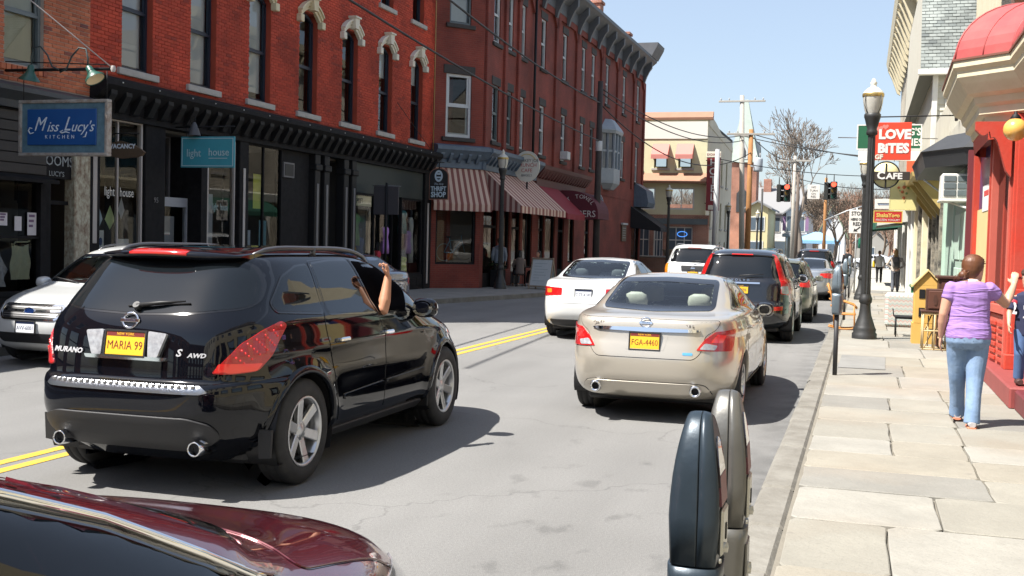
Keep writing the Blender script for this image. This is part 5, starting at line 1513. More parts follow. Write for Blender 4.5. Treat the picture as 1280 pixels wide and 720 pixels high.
  for(wy,wz)in wheels:
   for sd in(1,-1):
    mb=MB()
    xo=sh.hit((sd*6,wy,wz+ra*.97),(-sd,0,0))[0][0]*.985
    mb.lathe([(ra+.012,0),(ra+.012,1)],28,axis='x',smooth=True)
    mb.v=[((xo-sd*wellw*(1-p[0])),p[1]+wy,p[2]+wz)for p in mb.v]
    o=len(mb.v);k=28
    mb.add([(xo-sd*wellw,wy+ra*math.cos(2*PI*i/k)*1.01,wz+ra*math.sin(2*PI*i/k)*1.01)for i in range(k)],[list(range(k))])
    mb.v=[(p[0],p[1],max(p[2],.2))for p in mb.v]
    mb.build('wheel_arch',M_('dark_trim'),s.o)
    if lip:
     n=26;a0,a1=-.12,PI+.12
     rings=[]
     vv=[]
     for i in range(n+1):
      w=a0+(a1-a0)*i/n
      row=[]
      for rr,of,inn in((ra-.004,lipoff-.012,.03),(ra-.004,lipoff,0),(ra+lip*.5,lipoff+.002,0),(ra+lip,.001,0)):
       y=wy+rr*math.cos(w);z=wz+rr*math.sin(w)
       l,nn_=sh.hit((sd*6,wy+max(rr,ra+.02)*math.cos(w),wz+max(rr,ra+.02)*math.sin(w)),(-sd,0,0))
       row.append((l[0]+sd*of-sd*inn,y,z))
      rings.append(row)
     mb=MB().loft(rings if sd>0 else[r for r in rings],caps=False,closed=False)
     if sd<0:mb.f=[f[::-1]for f in mb.f]
     mb.build('arch_flare',lipm or s.paint,s.o)
  return b
def car_mats():
 mat('dark_trim',(.012,.012,.013),.55)
 mat('black_rubber',(.016,.016,.017),.75,bump=.2,bscale=60)
 mat('tyre_rubber',(.02,.02,.021),.8,var=.5,vcol=(.05,.048,.045),vscale=9)
 mat('alloy',(.62,.63,.64),.28,metal=.85,var=.3,vcol=(.3,.3,.31),vscale=6)
 mat('chrome',(.82,.83,.85),.06,metal=1.0)
 mat('dull_steel',(.35,.35,.36),.35,metal=.9)
 mat('red_lens',(.52,.012,.012),.15,coat=1.0,var=.6,vcol=(.30,.006,.008),vscale=14,bump=.35,bscale=70)
 mat('red_lens_glow',(.6,.02,.02),.1,coat=1.0,emit=(1,.05,.03),estr=.12)  # faint glow put into red lenses; the stop lamps are not lit
 mat('amber_lens',(.7,.22,.02),.12,coat=1.0)
 mat('clear_lens',(.40,.41,.43),.14,coat=1.0,var=.8,vcol=(.20,.20,.22),vscale=30)
 mat('plate_yellow',(.80,.46,.03),.4,coat=.3)
 mat('plate_navy',(.01,.018,.05),.4)
 mat('plate_white',(.72,.74,.78),.4)
 mat('ink_maroon',(.16,.02,.015),.5)
 mat('ink_navy',(.012,.02,.06),.5)
 mat('tinted_glass',(.006,.008,.010),.02,spec=.6)
 mat('silver_badge',(.5,.5,.52),.35)
 mat('frit_black',(.006,.006,.007),.12,coat=.5)
 glass('car_glass',(.84,.95,.95),.84)
 glass('car_glass_dark',(.5,.58,.6),.30)
 mat('beige_leather',(.55,.49,.40),.55,bump=.15)
 mat('grey_cloth',(.10,.10,.105),.8)
 mat('dark_interior',(.02,.02,.022),.8)
car_mats()
def wheel(parent,x,y,r,width,style='six',rimr=.215,side=1):
 """one road wheel; side +1 shows its face to +x"""
 w=link('wheel',None,parent)
 w.empty_display_size=.1
 w.location=(x,y,r)
 if side<0:w.rotation_euler=(0,0,PI)
 h=width/2
 prof=[(rimr,-h*.9),(rimr+.02,-h*.98),(r-.06,-h*1.0),(r-.018,-h*.86),(r-.003,-h*.7),(r,-h*.35),(r-.004,-h*.33),(r-.004,-h*.27),(r,-h*.25),(r,h*.25),(r-.004,h*.27),(r-.004,h*.33),(r,h*.35),(r-.003,h*.7),(r-.018,h*.86),(r-.06,h*1.0),(rimr+.03,h*.99),(rimr+.012,h*.93),(rimr,h*.86)]
 MB().lathe([(a,b)for a,b in prof],48,axis='x').build('tyre',M_('tyre_rubber'),w)
 mb=MB()
 mb.lathe([(rimr+.004,h*.93),(rimr-.006,h*.96),(rimr-.018,h*.86),(rimr-.028,h*.4),(rimr-.03,-h*.8)],40,axis='x')
 mb.lathe([(.001,h*.70),(.035,h*.70),(.04,h*.66),(.07,h*.63),(.078,h*.5)],20,axis='x')
 n={'six':6,'five':5,'ten':10,'seven':7}[style]
 for k in range(n):
  a=2*PI*k/n+.2
  hw0,hw1={'six':(.036,.040),'five':(.034,.050),'ten':(.014,.016),'seven':(.026,.024)}[style]
  R=Matrix.Rotation(a,4,'X')
  rs=[]
  for rr,hw,xo in((.05,hw0,.62),(rimr*.55,(hw0+hw1)/2,.72),(rimr*.85,hw1,.83),(rimr-.012,hw1*1.15,.84)):
   rs.append([tuple(R@Vector(p))for p in((h*xo,-hw*.78,rr),(h*xo,hw*.78,rr),(h*(xo-.05),hw,rr),(h*xo-.035,hw*.9,rr),(h*xo-.035,-hw*.9,rr),(h*(xo-.05),-hw,rr))])
  mb.loft(rs,smooth=False)
  mb.lathe([(.001,h*.66),(.008,h*.66),(.009,h*.6)],6,c=(0,0,0),axis='x',M=Matrix.Translation(R@Vector((0,0,.056))))if k<5 else None
 mb.build('rim',M_('alloy'),w)
 MB().lathe([(.001,h*.28),(rimr*.78,h*.28),(rimr*.78,h*.1)],24,axis='x').build('brake_disc',M_('dull_steel'),w)
 MB().lathe([(.001,-h*.1),(rimr,-h*.1)],24,axis='x').build('back_plate',M_('dark_trim'),w)
 return w
def wheels4(car,yr,yf,r,width,track,style,rimr):
 w0=wheel(car.o,track,yr,r,width,style,rimr,1)
 for(x,y,sd)in((track,yf,1),(-track,yr,-1),(-track,yf,-1)):
  copy_tree(w0,loc=(x,y,r),rz=0 if sd>0 else PI,par=car.o)
def plate(car,c,right,upv,word,base,ink,size=.30,sub=None):
 M=face_mat(c,right,upv)
 w,h=size/2,size/4+.003
 p=MB().cbox(-w,w,-h,h,-.004,.004,.004)
 p.f=p.f
 o=link('licence_plate',p.mesh('licence_plate',[M_(base)]),car.o);o.matrix_basis=M
 fr=MB()
 for a in((-w-.012,w+.012,h,h+.012),(-w-.012,w+.012,-h-.012,-h),(-w-.012,-w,-h,h),(w,w+.012,-h,h)):
  fr.box(a[0],a[1],a[2],a[3],-.008,.009)
 fr.build('plate_frame',M_('dark_trim'),o)
 text(word,'plate_number',size*.27,M_(ink),Matrix.Translation((0,-.014,.005)),o,ext=.0008,sx=.80 if len(word)>7 else .86,bold=-.0005)
 MB().box(-w*.96,w*.96,h*.62,h*.97,.004,.0055).build('plate_band',M_(sub or ink),o)
 if sub is None and base=='plate_yellow':
  text('NEW YORK','plate_state',size*.085,M_('plate_yellow'),Matrix.Translation((0,h*.80,.006)),o,ext=.0006)
 return o
def mirror(car,x,y,z,m,side):
 """door mirror: rounded housing, arm and glass"""
 mb=MB()
 rs=[]
 for t,sx,sz in((-.085,.5,.5),(-.07,.8,.82),(-.02,1,1),(.04,.92,.9),(.085,.6,.6),(.1,.25,.25)):
  rs.append([(x+side*.13+.115*sx*(abs(math.cos(a))**.7*(1 if math.cos(a)>0 else-1)),y+t,z+.03+.088*sz*(abs(math.sin(a))**.7*(1 if math.sin(a)>0 else-1))-.06*t)for a in[2*PI*k/16 for k in range(16)]])
 mb.loft(rs)
 h=mb.build('door_mirror',m,car.o)
 MB().tube([(x-side*.02,y+.02,z-.02),(x+side*.10,y+.02,z+.0)],[.035,.03],8).build('mirror_arm',M_('dark_trim'),h)
 g=MB().prism([(x+side*.13+.095*math.cos(a),z+.03+.07*math.sin(a))for a in[2*PI*k/14 for k in range(14)]],'y',y-.082,y-.0745)
 g.build('mirror_glass',M_('chrome'),h)
 return h
def seat(car,x,y,z,m,rows=1,hr=True):
 o=link('seat',None,car.o);o.location=(x,y,z)
 rs=[]
 for t,hw,th in((0,.22,.06),(.1,.24,.09),(.35,.23,.08),(.52,.17,.06),(.56,.12,.03)):
  rs.append([(hw*abs(math.cos(a))**.6*(1 if math.cos(a)>0 else-1),-t*.28+th*math.sin(a),t)for a in[2*PI*k/14 for k in range(14)]])
 MB().loft(rs).build('backrest',m,o)
 rs=[]
 for t,hw,th in((.60,.07,.03),(.62,.12,.05),(.70,.135,.055),(.77,.12,.05),(.80,.06,.02)):
  rs.append([(hw*abs(math.cos(a))**.6*(1 if math.cos(a)>0 else-1),-t*.28+.02+th*math.sin(a),t)for a in[2*PI*k/12 for k in range(12)]])
 MB().loft(rs).build('headrest',m,o)
 return o
 # ---- black crossover seen from behind (the main car)
def murano():
 mat('black_paint',(.003,.0035,.006),.25,coat=1.0,spec=.0)
 keys=[(.22,-1.95,2.10,.76,5,5),(.32,-2.10,2.26,.86,5,5),(.42,-2.22,2.34,.915,5,5),(.60,-2.295,2.37,.938,5,4.5),(.73,-2.29,2.34,.940,5,4.2),(.775,-2.275,2.31,.938,5,4),(.80,-2.235,2.28,.934,5,4),(.90,-2.225,2.16,.928,5,4),(1.00,-2.215,1.90,.920,4.9,4),(1.10,-2.20,1.55,.908,4.8,4.2),(1.17,-2.175,1.28,.892,4.6,4.6),(1.215,-2.15,1.19,.868,4.5,5),(1.25,-2.125,1.12,.843,4.5,5.5),(1.40,-1.99,.80,.772,4.5,6),(1.53,-1.86,.50,.706,4.6,6),(1.60,-1.77,.30,.655,4.6,5),(1.65,-1.63,.08,.585,4.2,4.2),(1.685,-1.36,-.28,.45,3.5,3.5),(1.70,-.95,-.60,.18,2.5,2.5)]
 RY,FY,WR=-1.41,1.415,.382
 def warp(x,y,z):
  for wy in(RY,FY):
   r=np.hypot(y-wy,z-WR)
   x=x+np.where(x>.6,.022*np.exp(-((r-.43)/.085)**2)*(z<1.0),0)
  x=x+np.where(x>.7,.010*np.exp(-((z-.98)/.05)**2)-.014*np.exp(-((z-.62)/.12)**2)*np.exp(-(y/1.0)**4),0)
  return x,y,z
 sh=CarShape(keys,150,100,warp)
 c=Car('crossover_car','black crossover with a yellow rear plate and a bare arm out of its front window',(-4.70,8.62,0),0,sh,M_('black_paint'))
 B=M_('black_paint')
 rw=[(-.735,1.285),(-.40,1.245),(0,1.232),(.40,1.245),(.735,1.285),(.69,1.45),(.60,1.575),(-.60,1.575),(-.69,1.45)]
 tg=[(-.70,.795),(.70,.795),(.735,1.0),(.79,1.22),(.755,1.30),(.705,1.47),(.62,1.61),(-.62,1.61),(-.705,1.47),(-.755,1.30),(-.79,1.22),(-.735,1.0)]
 c.panel('tailgate',tg,'B',B,off=.004,rim=.02,rnd_=.05,res=.04)
 c.panel('tailgate_seal',offset_poly(round_poly(tg,.05),.007),'B',M_('frit_black'),off=.0015,rim=0,ring=.02,rnd_=0)
 g=c.panel('rear_window',rw,'B',M_('tinted_glass'),off=.0075,rim=.01,rnd_=.07,res=.04)
 c.panel('window_band',offset_poly(round_poly(rw,.07),.014),'B',M_('frit_black'),off=.0055,rim=.004,ring=.03,rnd_=0,parent=g)
 tl=[(.70,.895),(.99,.90),(1.16,.985),(1.255,1.115),(1.275,1.225),(1.205,1.232),(1.06,1.13),(.86,1.03)]
 A=42
 ca,sa=math.cos(math.radians(A)),math.sin(math.radians(A))
 def hz(x,y,z):return(x*ca+y*sa,z)
 tl=[hz(.65,-2.21,.855),hz(.78,-2.14,.85),hz(.885,-1.99,.862),hz(.92,-1.86,.97),hz(.92,-1.78,1.06),hz(.905,-1.655,1.16),hz(.90,-1.73,1.185),hz(.88,-1.92,1.135),hz(.80,-2.08,1.05)]
 c.panel('tail_light',tl,A,M_('red_lens'),off=.014,rim=.022,rnd_=.035,res=.03,both=True)
 low=[hz(.67,-2.20,.862),hz(.78,-2.14,.857),hz(.88,-2.0,.868),hz(.893,-1.95,.915),hz(.80,-2.12,.92),hz(.70,-2.19,.92)]
 c.panel('lamp_reflector',low,A,M_('red_lens_glow'),off=.0165,rim=.004,rnd_=.012,res=.05,both=True)
 mb=MB()
 d,h,v=view_of(A)
 for sd in(1,-1):
  for k in range(7):
   for q in range(5):
    t=k/6.5
    x0=hz(.74,-2.14,.995);x1=hz(.915,-1.70,1.165)
    px=x0[0]+(x1[0]-x0[0])*t+q*.026*(1-t*.55);pz=x0[1]+(x1[1]-x0[1])*t-q*.018
    if not in_poly(np.array([px]),np.array([pz]),offset_poly(tl,-.02))[0]:continue
    D=np.array(d);H=np.array(h)
    l,n=sh.hit(px*H+pz*np.array(v)-D*6,D)
    l=l+n*.014
    mb.ell((l[0]*sd,l[1],l[2]),(.009,.009,.009),6,4)
 mb.build('lamp_diode',M_('red_lens_glow'),c.o)
 def backy(x,z):return sh.hit((x,-6,z),(0,1,0))[0][1]
 for sd in(1,-1):
  c.panel('reverse_lamp',[(sd*a,b)for a,b in((.185,.945),(.255,.945),(.315,1.105),(.175,1.115))],'B',M_('clear_lens'),off=.03,rim=.03,rnd_=.015,res=.03)
 c.panel('plate_trim',[(-.30,.925),(.30,.925),(.315,.95),(-.315,.95)],'B',M_('chrome'),off=.034,rim=.03,rnd_=.01)
 c.panel('plate_recess',[(-.18,.945),(.18,.945),(.175,1.12),(-.175,1.12)],'B',M_('dark_trim'),off=.008,rim=.01,rnd_=.01)
 y=backy(0,1.03)
 tilt=Vector((0,.16,1))
 pl=plate(c,(0,y-.022,1.032),(1,0,0),tilt,'MARIA 99','plate_yellow','ink_maroon',.305)
 y=backy(0,1.185)
 M=face_mat((0,y-.012,1.185),(1,0,0),(0,.3,1))
 mb=MB()
 mb.loft([[((.058+.010*math.cos(w))*math.cos(a),(.052+.010*math.cos(w))*math.sin(a),.006*math.sin(w))for w in[2*PI*q/6 for q in range(6)]]for a in[2*PI*k/28 for k in range(29)]],caps=False)
 mb.cbox(-.074,.074,-.013,.013,-.004,.008,.003)
 o=link('badge',mb.mesh('badge',[M_('chrome')]),c.o);o.matrix_basis=M
 text('NISSAN','badge_lettering',.022,M_('ink_navy'),Matrix.Translation((0,0,.0085)),o,ext=.0004,sx=1.2)
 for word,x,z,s in(('MURANO',-.475,.965,.049),('S',.40,.985,.068),('AWD',.525,.972,.040)):
  l,n=sh.hit((x,-6,z),(0,1,0))
  text(word,'model_lettering',s,M_('silver_badge'),face_mat(tuple(l+n*.006),(n[1]*-1,n[0],0),(0,.1,1)),c.o,ext=.002,sx=1.25,bold=.0015,shear=.25)
 l,n=sh.hit((.02,-6,1.265),(0,1,0));l2,n2=sh.hit((.36,-6,1.31),(0,1,0))
 mb=MB().tube([tuple(l+n*.03),tuple((l+l2)/2+n*.035),tuple(l2+n2*.02)],[.017,.012,.005],8)
 mb.tube([tuple(l+n*.0),tuple(l+n*.045)],[.03,.026],10)
 a,an=sh.hit((-.06,-6,1.27),(0,1,0));b,bn=sh.hit((.40,-6,1.30),(0,1,0))
 mb.tube([tuple(a+an*.014),tuple((a+b)/2+n*.018+np.array([0,-.012,0])),tuple(b+bn*.014)],.006,6)
 mb.build('rear_wiper',M_('dark_trim'),c.o)
 rs=[]
 for i in range(25):
  x=-.57+1.14*i/24
  k=1-abs(x/.57)**4
  yb=-1.83+.10*(x/.57)**2-.07*k;zt=1.655-.03*(x/.57)**2
  rs.append([(x,yb+.42,zt+.014),(x,yb+.20,zt+.022),(x,yb+.04,zt+.008),(x,yb,zt-.012*k),(x,yb+.006,zt-.036*k-.004),(x,yb+.08,zt-.055*k-.008),(x,yb+.28,zt-.05)])
 MB().loft(rs).build('roof_spoiler',B,c.o)
 mb=MB()
 rs=[]
 for i in range(13):
  x=-.23+.46*i/12;e=1-abs(x/.23)**8*.6
  yb=-1.83+.10*(x/.57)**2-.07;zt=1.655-.03*(x/.57)**2
  rs.append([(x,yb+.05,zt+.008+.010*e),(x,yb-.006*e,zt-.008+.006*e),(x,yb-.008*e,zt-.022),(x,yb+.05,zt-.03)])
 mb.loft(rs).build('stop_lamp',M_('red_lens_glow'),c.o)
 for sd in(1,-1):
  pts=[];
  for i in range(15):
   t=i/14;yy=-1.55+2.0*t*.97
   hgt=.032*(1-abs(2*t-1)**6)
   l,n=sh.hit((sd*(.60-.05*abs(2*t-1)**3),yy,4),(0,0,-1))
   pts.append((l[0],yy,l[2]+.012+hgt))
  mb=MB().tube(pts,[.010]+[.019]*13+[.010],8)
  for t in(0,6,14):
   mb.tube([pts[t],(pts[t][0],pts[t][1],pts[t][2]-.06)],.022,8)
  mb.build('roof_rail',M_('dark_trim')if 0 else mat('rail_grey',(.10,.10,.105),.3,metal=.6),c.o)
 c.panel('step_plate',[(-.62,.735),(-.58,.775),(.58,.775),(.63,.735),(.58,.722),(-.58,.722)],'B',M_('chrome')if 0 else mat('step_chrome',(.42,.43,.45),.28,metal=1.0,bump=.3,bscale=90),off=.010,rim=.02,rnd_=.012,res=.03)
 mb=MB()
 for k in range(24):
  x=-.54+1.08*k/23
  yb=backy(x,.76)
  mb.cbox(x-.012,x+.012,yb-.0125,yb+.03,.760,.784,.004)
 mb.build('step_rib',M_('step_chrome'),c.o)
 c.panel('bumper_insert',[(-.52,.33),(.52,.33),(.68,.44),(.64,.525),(.50,.565),(-.50,.565),(-.64,.525),(-.68,.44)],'B',mat('bumper_grey',(.022,.022,.024),.55,bump=.15,bscale=300),off=.02,rim=.03,rnd_=.04,res=.04)
 c.panel('bumper_seam',[(-.90,.81),(-.72,.79),(.72,.79),(.90,.81),(.90,.806),(.72,.784),(-.72,.784),(-.90,.806)],'B',M_('frit_black'),off=.0012,rim=0,rnd_=0)
 MB().cbox(-.70,.70,-1.85,1.9,.20,.32,.03).build('underbody',M_('dark_trim'),c.o)
 for x in(-.50,.56):
  mb=MB().lathe([(.040,.0),(.047,-.005),(.050,.0),(.050,.20),(.043,.2),(.043,.0)],20,c=(0,0,0),axis='y',M=Matrix.Translation((x,-2.265,.365))@Matrix.Rotation(-.05,4,'X'))
  e=mb.build('exhaust_pipe',M_('chrome'),c.o)
  MB().lathe([(.001,.05),(.043,.05)],16,axis='y',M=Matrix.Translation((x,-2.265,.365))).build('pipe_bore',M_('dark_trim'),e)
  MB().tube([(x,-2.2,.375),(x,-1.6,.34)],.045,10).build('exhaust_box',M_('dull_steel'),c.o)
 for sd in(1,-1):
  MB().prism([(sd*.82,.46),(sd*.925,.46),(sd*.915,.27),(sd*.83,.26)],'y',-1.90,-1.875).build('mud_flap',M_('dark_trim'),c.o)
  MB().cbox(sd*.78,sd*.92,.98,1.0,.24,.44,.01).build('mud_flap',M_('dark_trim'),c.o)
 fd=[(-.01,.375),(.93,.375),(.955,.60),(1.02,.80),(1.05,1.02),(1.04,1.14),(.80,1.325),(.50,1.50),(.26,1.585),(-.24,1.605),(-.14,1.2),(-.03,.95)]
 rd=[(-.86,.375),(-.025,.375),(-.045,.95),(-.155,1.2),(-.255,1.605),(-.60,1.605),(-.96,1.59),(-1.04,1.22),(-1.08,1.15),(-1.06,1.02),(-.98,.78),(-.93,.60)]
 for nm,pl in(('front_door',fd),('rear_door',rd)):
  c.panel(nm,pl,'R',B,off=.004,rim=.018,rnd_=.04,res=.05,both=True)
  c.panel('door_seal',offset_poly(round_poly(pl,.04),.006),'R',M_('frit_black'),off=.0012,rim=0,ring=.016,rnd_=0,both=True)
 fwn=[(-.115,1.17),(.98,1.13),(.97,1.165),(.72,1.345),(.46,1.485),(.25,1.562),(-.205,1.585)]
 rwn=[(-.98,1.205),(-.185,1.175),(-.275,1.585),(-.60,1.585),(-.92,1.565)]
 qwn=[(-1.66,1.30),(-1.64,1.25),(-1.06,1.215),(-1.0,1.56),(-1.18,1.55),(-1.42,1.48)]
 dg=M_('tinted_glass')
 for nm,pl in(('front_door_window',fwn),('rear_door_window',rwn),('quarter_window',qwn)):
  if nm=='front_door_window':
   c.panel(nm,pl,'L',dg,off=.0075,rim=.008,rnd_=.025,res=.05)
   c.panel('opening_shade',pl,'R',mat('cabin_shade',(.004,.004,.005),.9,spec=.0),off=.0065,rim=.004,rnd_=.025,res=.05)  # opaque black sheet stands in for the shaded cabin at the open window
   c.panel(nm,[(.46,1.152),(.98,1.13),(.97,1.165),(.72,1.342)],'R',dg,off=.009,rim=.004,rnd_=.02,res=.05)
  else:
   c.panel(nm,pl,'R',dg,off=.0075,rim=.008,rnd_=.035,res=.05,both=True)
  c.panel('window_band',offset_poly(round_poly(pl,.03),.014),'R',M_('frit_black'),off=.0055,rim=.004,ring=.022,rnd_=0,both=True)
 c.panel('windshield',[(-.74,1.12),(0,1.10),(.74,1.12),(.62,1.55),(0,1.585),(-.62,1.55)],'F',dg,off=.004,rim=.01,rnd_=.06,res=.06)
 for(y0,y1)in((-.08,.07),(-.92,-.77)):
  for sd in(1,-1):
   l,n=sh.hit((sd*6,(y0+y1)/2,1.0),(-sd,0,0))
   x=abs(l[0])
   mb=MB().cbox(sd*(x+.018),sd*(x+.042),y0,y1,0.985,1.021,.010)
   mb.cbox(sd*(x-.01),sd*(x+.03),y0,y0+.03,0.99,1.016,.006).cbox(sd*(x-.01),sd*(x+.03),y1-.03,y1,0.99,1.016,.006)
   mb.build('door_handle',M_('chrome'),c.o)
 c.panel('side_moulding',[(-.80,.535),(-.05,.56),(-.05,.60),(-.80,.575)],'R',B,off=.016,rim=.02,rnd_=.015,both=True)
 c.panel('side_moulding',[(.02,.562),(.88,.59),(.86,.625),(.02,.602)],'R',B,off=.016,rim=.02,rnd_=.015,both=True)
 c.panel('sill_trim',[(-.95,.245),(.95,.245),(.93,.32),(-.93,.32)],'R',M_('bumper_grey'),off=.012,rim=.02,rnd_=.02,both=True)
 c.panel('head_light',[(.60,.80),(.85,.86),(.88,.98),(.62,.92)],'F',M_('clear_lens'),off=.008,rnd_=.03,both=True)
 c.panel('grille',[(-.42,.70),(.42,.70),(.5,.84),(-.5,.84)],'F',M_('dark_trim'),off=.006)
 mirror(c,.86,.70,1.14,B,1);mirror(c,-.86,.70,1.14,B,-1)
 c.body([(RY,WR),(FY,WR)],.425,lip=.05,lipoff=.016)
 wheels4(c,RY,FY,.381,.235,.815,'six',.250)
 return c
black_suv=murano()
# ---- sedans
SEDAN_KEYS=[(.20,-2.00,2.10,.76,4.5,4.5),(.26,-2.26,2.28,.855,4.8,4.5),(.36,-2.38,2.37,.895,5,4.5),(.50,-2.44,2.42,.912,5,4.2),(.62,-2.45,2.42,.916,5,4),(.75,-2.425,2.36,.914,5,3.6),(.84,-2.40,2.26,.908,5,3.4),(.92,-2.385,2.05,.900,5,3.3),(.98,-2.375,1.75,.890,5,3.5),(1.025,-2.36,1.45,.878,4.8,4),(1.052,-2.33,1.25,.862,4.6,4.4),(1.075,-2.20,1.16,.842,4.5,4.6),(1.09,-1.98,1.12,.822,4.5,4.8),(1.105,-1.86,1.08,.806,4.5,5),(1.20,-1.58,.82,.745,4.6,5),(1.32,-1.25,.46,.665,4.6,5),(1.39,-1.03,.20,.610,4.4,4.6),(1.43,-.86,-.02,.53,4,4),(1.455,-.62,-.20,.38,3.5,3.5),(1.468,-.42,-.32,.14,2.5,2.5)]
def sedan(name,label,loc,rz,paint,keys=SEDAN_KEYS,scale=(1,1,1),group=None,hi=1,lamps=None,lampz=40,trunk=True,clear=True,wheel_style='ten',seatm='beige_leather',both_lamps=True,RY=-1.385,FY=1.39,tint='car_glass',mirm=None,my=.80):
 nz,ns=((130,90),(90,60),(56,40))[2-hi]
 res=(.04,.055,.09)[2-hi]
 WR=.335
 def warp(x,y,z):
  for wy in(RY,FY):
   r=np.hypot(y-wy,z-WR)
   x=x+np.where(x>.6,.012*np.exp(-((r-.37)/.07)**2)*(z<.95),0)
  x=x+np.where(x>.7,.012*np.exp(-((z-.90-.03*(-y)/2.4)/.04)**2)-.016*np.exp(-((z-.55)/.12)**2)*np.exp(-(y/1.0)**4),0)
  return x,y,z
 sh=CarShape(keys,nz,ns,warp)
 c=Car(name,label,loc,rz,sh,paint,group)
 c.o.scale=scale
 B=paint
 fb=M_('frit_black')
 G=M_(tint)
 rw=[(-.60,1.125),(0,1.108),(.60,1.125),(.545,1.395),(0,1.415),(-.545,1.395)]
 ws=[(-.72,1.10),(0,1.085),(.72,1.10),(.565,1.395),(0,1.42),(-.565,1.395)]
 fwn=[(-.06,1.055),(.93,1.02),(.87,1.065),(.52,1.255),(.24,1.365),(-.02,1.40),(-.14,1.405)]
 rwn=[(-.92,1.085),(-.12,1.06),(-.20,1.405),(-.50,1.40),(-.72,1.375),(-.84,1.335)]
 qwn=[(-1.36,1.125),(-.98,1.09),(-.89,1.30),(-1.06,1.235)]
 hole=.035 if clear else False
 for nm,pl,vw,r,bo in(('rear_window',rw,'B',.05,False),('windshield',ws,'F',.05,False),('front_door_window',fwn,'R',.02,True),('rear_door_window',rwn,'R',.025,True))+((('quarter_window',qwn,'R',.02,True),)if hi else()):
  gs=c.panel(nm,pl,vw,G if clear else M_('tinted_glass'),off=.004,rim=.004,rnd_=r,res=res*1.3,both=bo,hole=hole if nm!='quarter_window' else False)
  c.panel('window_band',offset_poly(round_poly(pl,r),.012),vw,fb,off=.0055,rim=.008,ring=.048 if clear else .022,rnd_=0,res=res*1.3,both=bo)
 fd=[(.0,.335),(.93,.335),(.97,.55),(1.02,.75),(1.04,1.0),(.98,1.06),(.60,1.27),(.26,1.40),(-.16,1.425),(-.09,1.05),(-.01,.85)]
 rd=[(-.88,.335),(-.02,.335),(-.03,.85),(-.105,1.05),(-.175,1.425),(-.52,1.425),(-.76,1.40),(-.90,1.34),(-.985,1.08),(-1.10,.92),(-1.02,.70),(-.93,.50)]
 if hi:
  dr=[]
  for nm,pl in(('front_door',fd),('rear_door',rd)):
   low=[(y,min(z,1.035 if y>-.1 else 1.06))for y,z in pl]if clear else pl
   if clear:
    low=[p for i,p in enumerate(low)if p!=low[i-1]]
    k=[(y,z)for y,z in pl if z<1.03]
    low=k
   c.panel(nm,low,'R',B,off=.003,rim=.015,rnd_=.03,res=res*1.2,both=True)
   c.panel('door_seal',offset_poly(round_poly(pl,.04),.005),'R',fb,off=.0012,rim=0,ring=.013,rnd_=0,res=res*1.3,both=True)
  for(y0,y1)in((-.02,.16),(-.97,-.79)):
   for sd in(1,-1):
    l,n=sh.hit((sd*6,(y0+y1)/2,.91),(-sd,0,0));x=abs(l[0])
    MB().cbox(sd*(x+.014),sd*(x+.036),y0,y1,.90,.93,.009).cbox(sd*(x-.01),sd*(x+.02),y0,y0+.03,.902,.926,.005).cbox(sd*(x-.01),sd*(x+.02),y1-.03,y1,.902,.926,.005).build('door_handle',B,c.o)
 if trunk and hi:
  tk=[(-.50,.665),(.50,.665),(.565,.73),(.60,.90),(.70,.955),(.735,1.04),(-.735,1.04),(-.70,.955),(-.60,.90),(-.565,.73)]
  c.panel('trunk_lid',tk,'B',B,off=.004,rim=.02,rnd_=.04,res=res)
  c.panel('trunk_seal',offset_poly(round_poly(tk,.04),.006),'B',fb,off=.0012,rim=0,ring=.016,rnd_=0,res=res)
  c.panel('bumper_seam',[(.60,.74),(.98,.745),(.98,.740),(.60,.735)],30,fb,off=.0012,rim=0,rnd_=0,both=True)
 A=lampz
 ca,sa=math.cos(math.radians(A)),math.sin(math.radians(A))
 if lamps:
  for nm,pts,mm,of in lamps:
   c.panel(nm,[(x*ca+y*sa,z)for x,y,z in pts],A,M_(mm),off=of,rim=.02,rnd_=.018,res=res*.9,both=True)
 if clear:
  cm=M_(seatm);dk=mat('trim_grey',(.22,.21,.20),.8)
  for sx in(-.36,.36):
   seat(c,sx,.15,.50,cm);seat(c,sx,-.92,.46,cm)
  MB().cbox(-.64,.64,-1.02,-.78,.36,.94,.06).build('rear_bench',cm,c.o)
  MB().cbox(-.68,.68,-1.9,-1.0,.98,1.02,.01).build('parcel_shelf',dk,c.o)
  MB().cbox(-.76,.76,-1.7,1.3,.30,.36,.01).build('cabin_floor',dk,c.o)
  MB().cbox(-.70,.70,.70,1.15,.60,1.02,.08).build('dashboard',M_('dark_interior'),c.o)
  MB().tube([(.36-.72+.19*math.cos(a),.62+.05*math.sin(a),.92+.18*math.sin(a))for a in[2*PI*k/18 for k in range(19)]],.014,6).build('steering_wheel',M_('dark_interior'),c.o)
  c.panel('headliner',[(-.52,-.95),(.52,-.95),(.52,.1),(-.52,.1)],'T',mat('headliner_grey',(.42,.41,.38),.9),off=-.03,rim=0,rnd_=.05,res=.1)
  c.panel('door_card',[(-1.05,.45),(.95,.45),(.95,.99),(-1.1,1.02)],'R',dk,off=-.05,rim=0,rnd_=.03,res=.1,both=True)
  MB().cbox(-.12,.12,.42,.45,1.28,1.345,.01).build('inside_mirror',M_('dark_interior'),c.o)
 MB().cbox(-.68,.68,-2.0,2.0,.17,.30,.03).build('underbody',M_('dark_trim'),c.o)
 c.panel('sill_trim',[(-.93,.215),(.95,.215),(.93,.27),(-.90,.27)],'R',M_('dark_trim'),off=.006,rim=.012,rnd_=.02,res=.1,both=True)
 mirror(c,.80,my,.985,mirm or B,1);mirror(c,-.80,my,.985,mirm or B,-1)
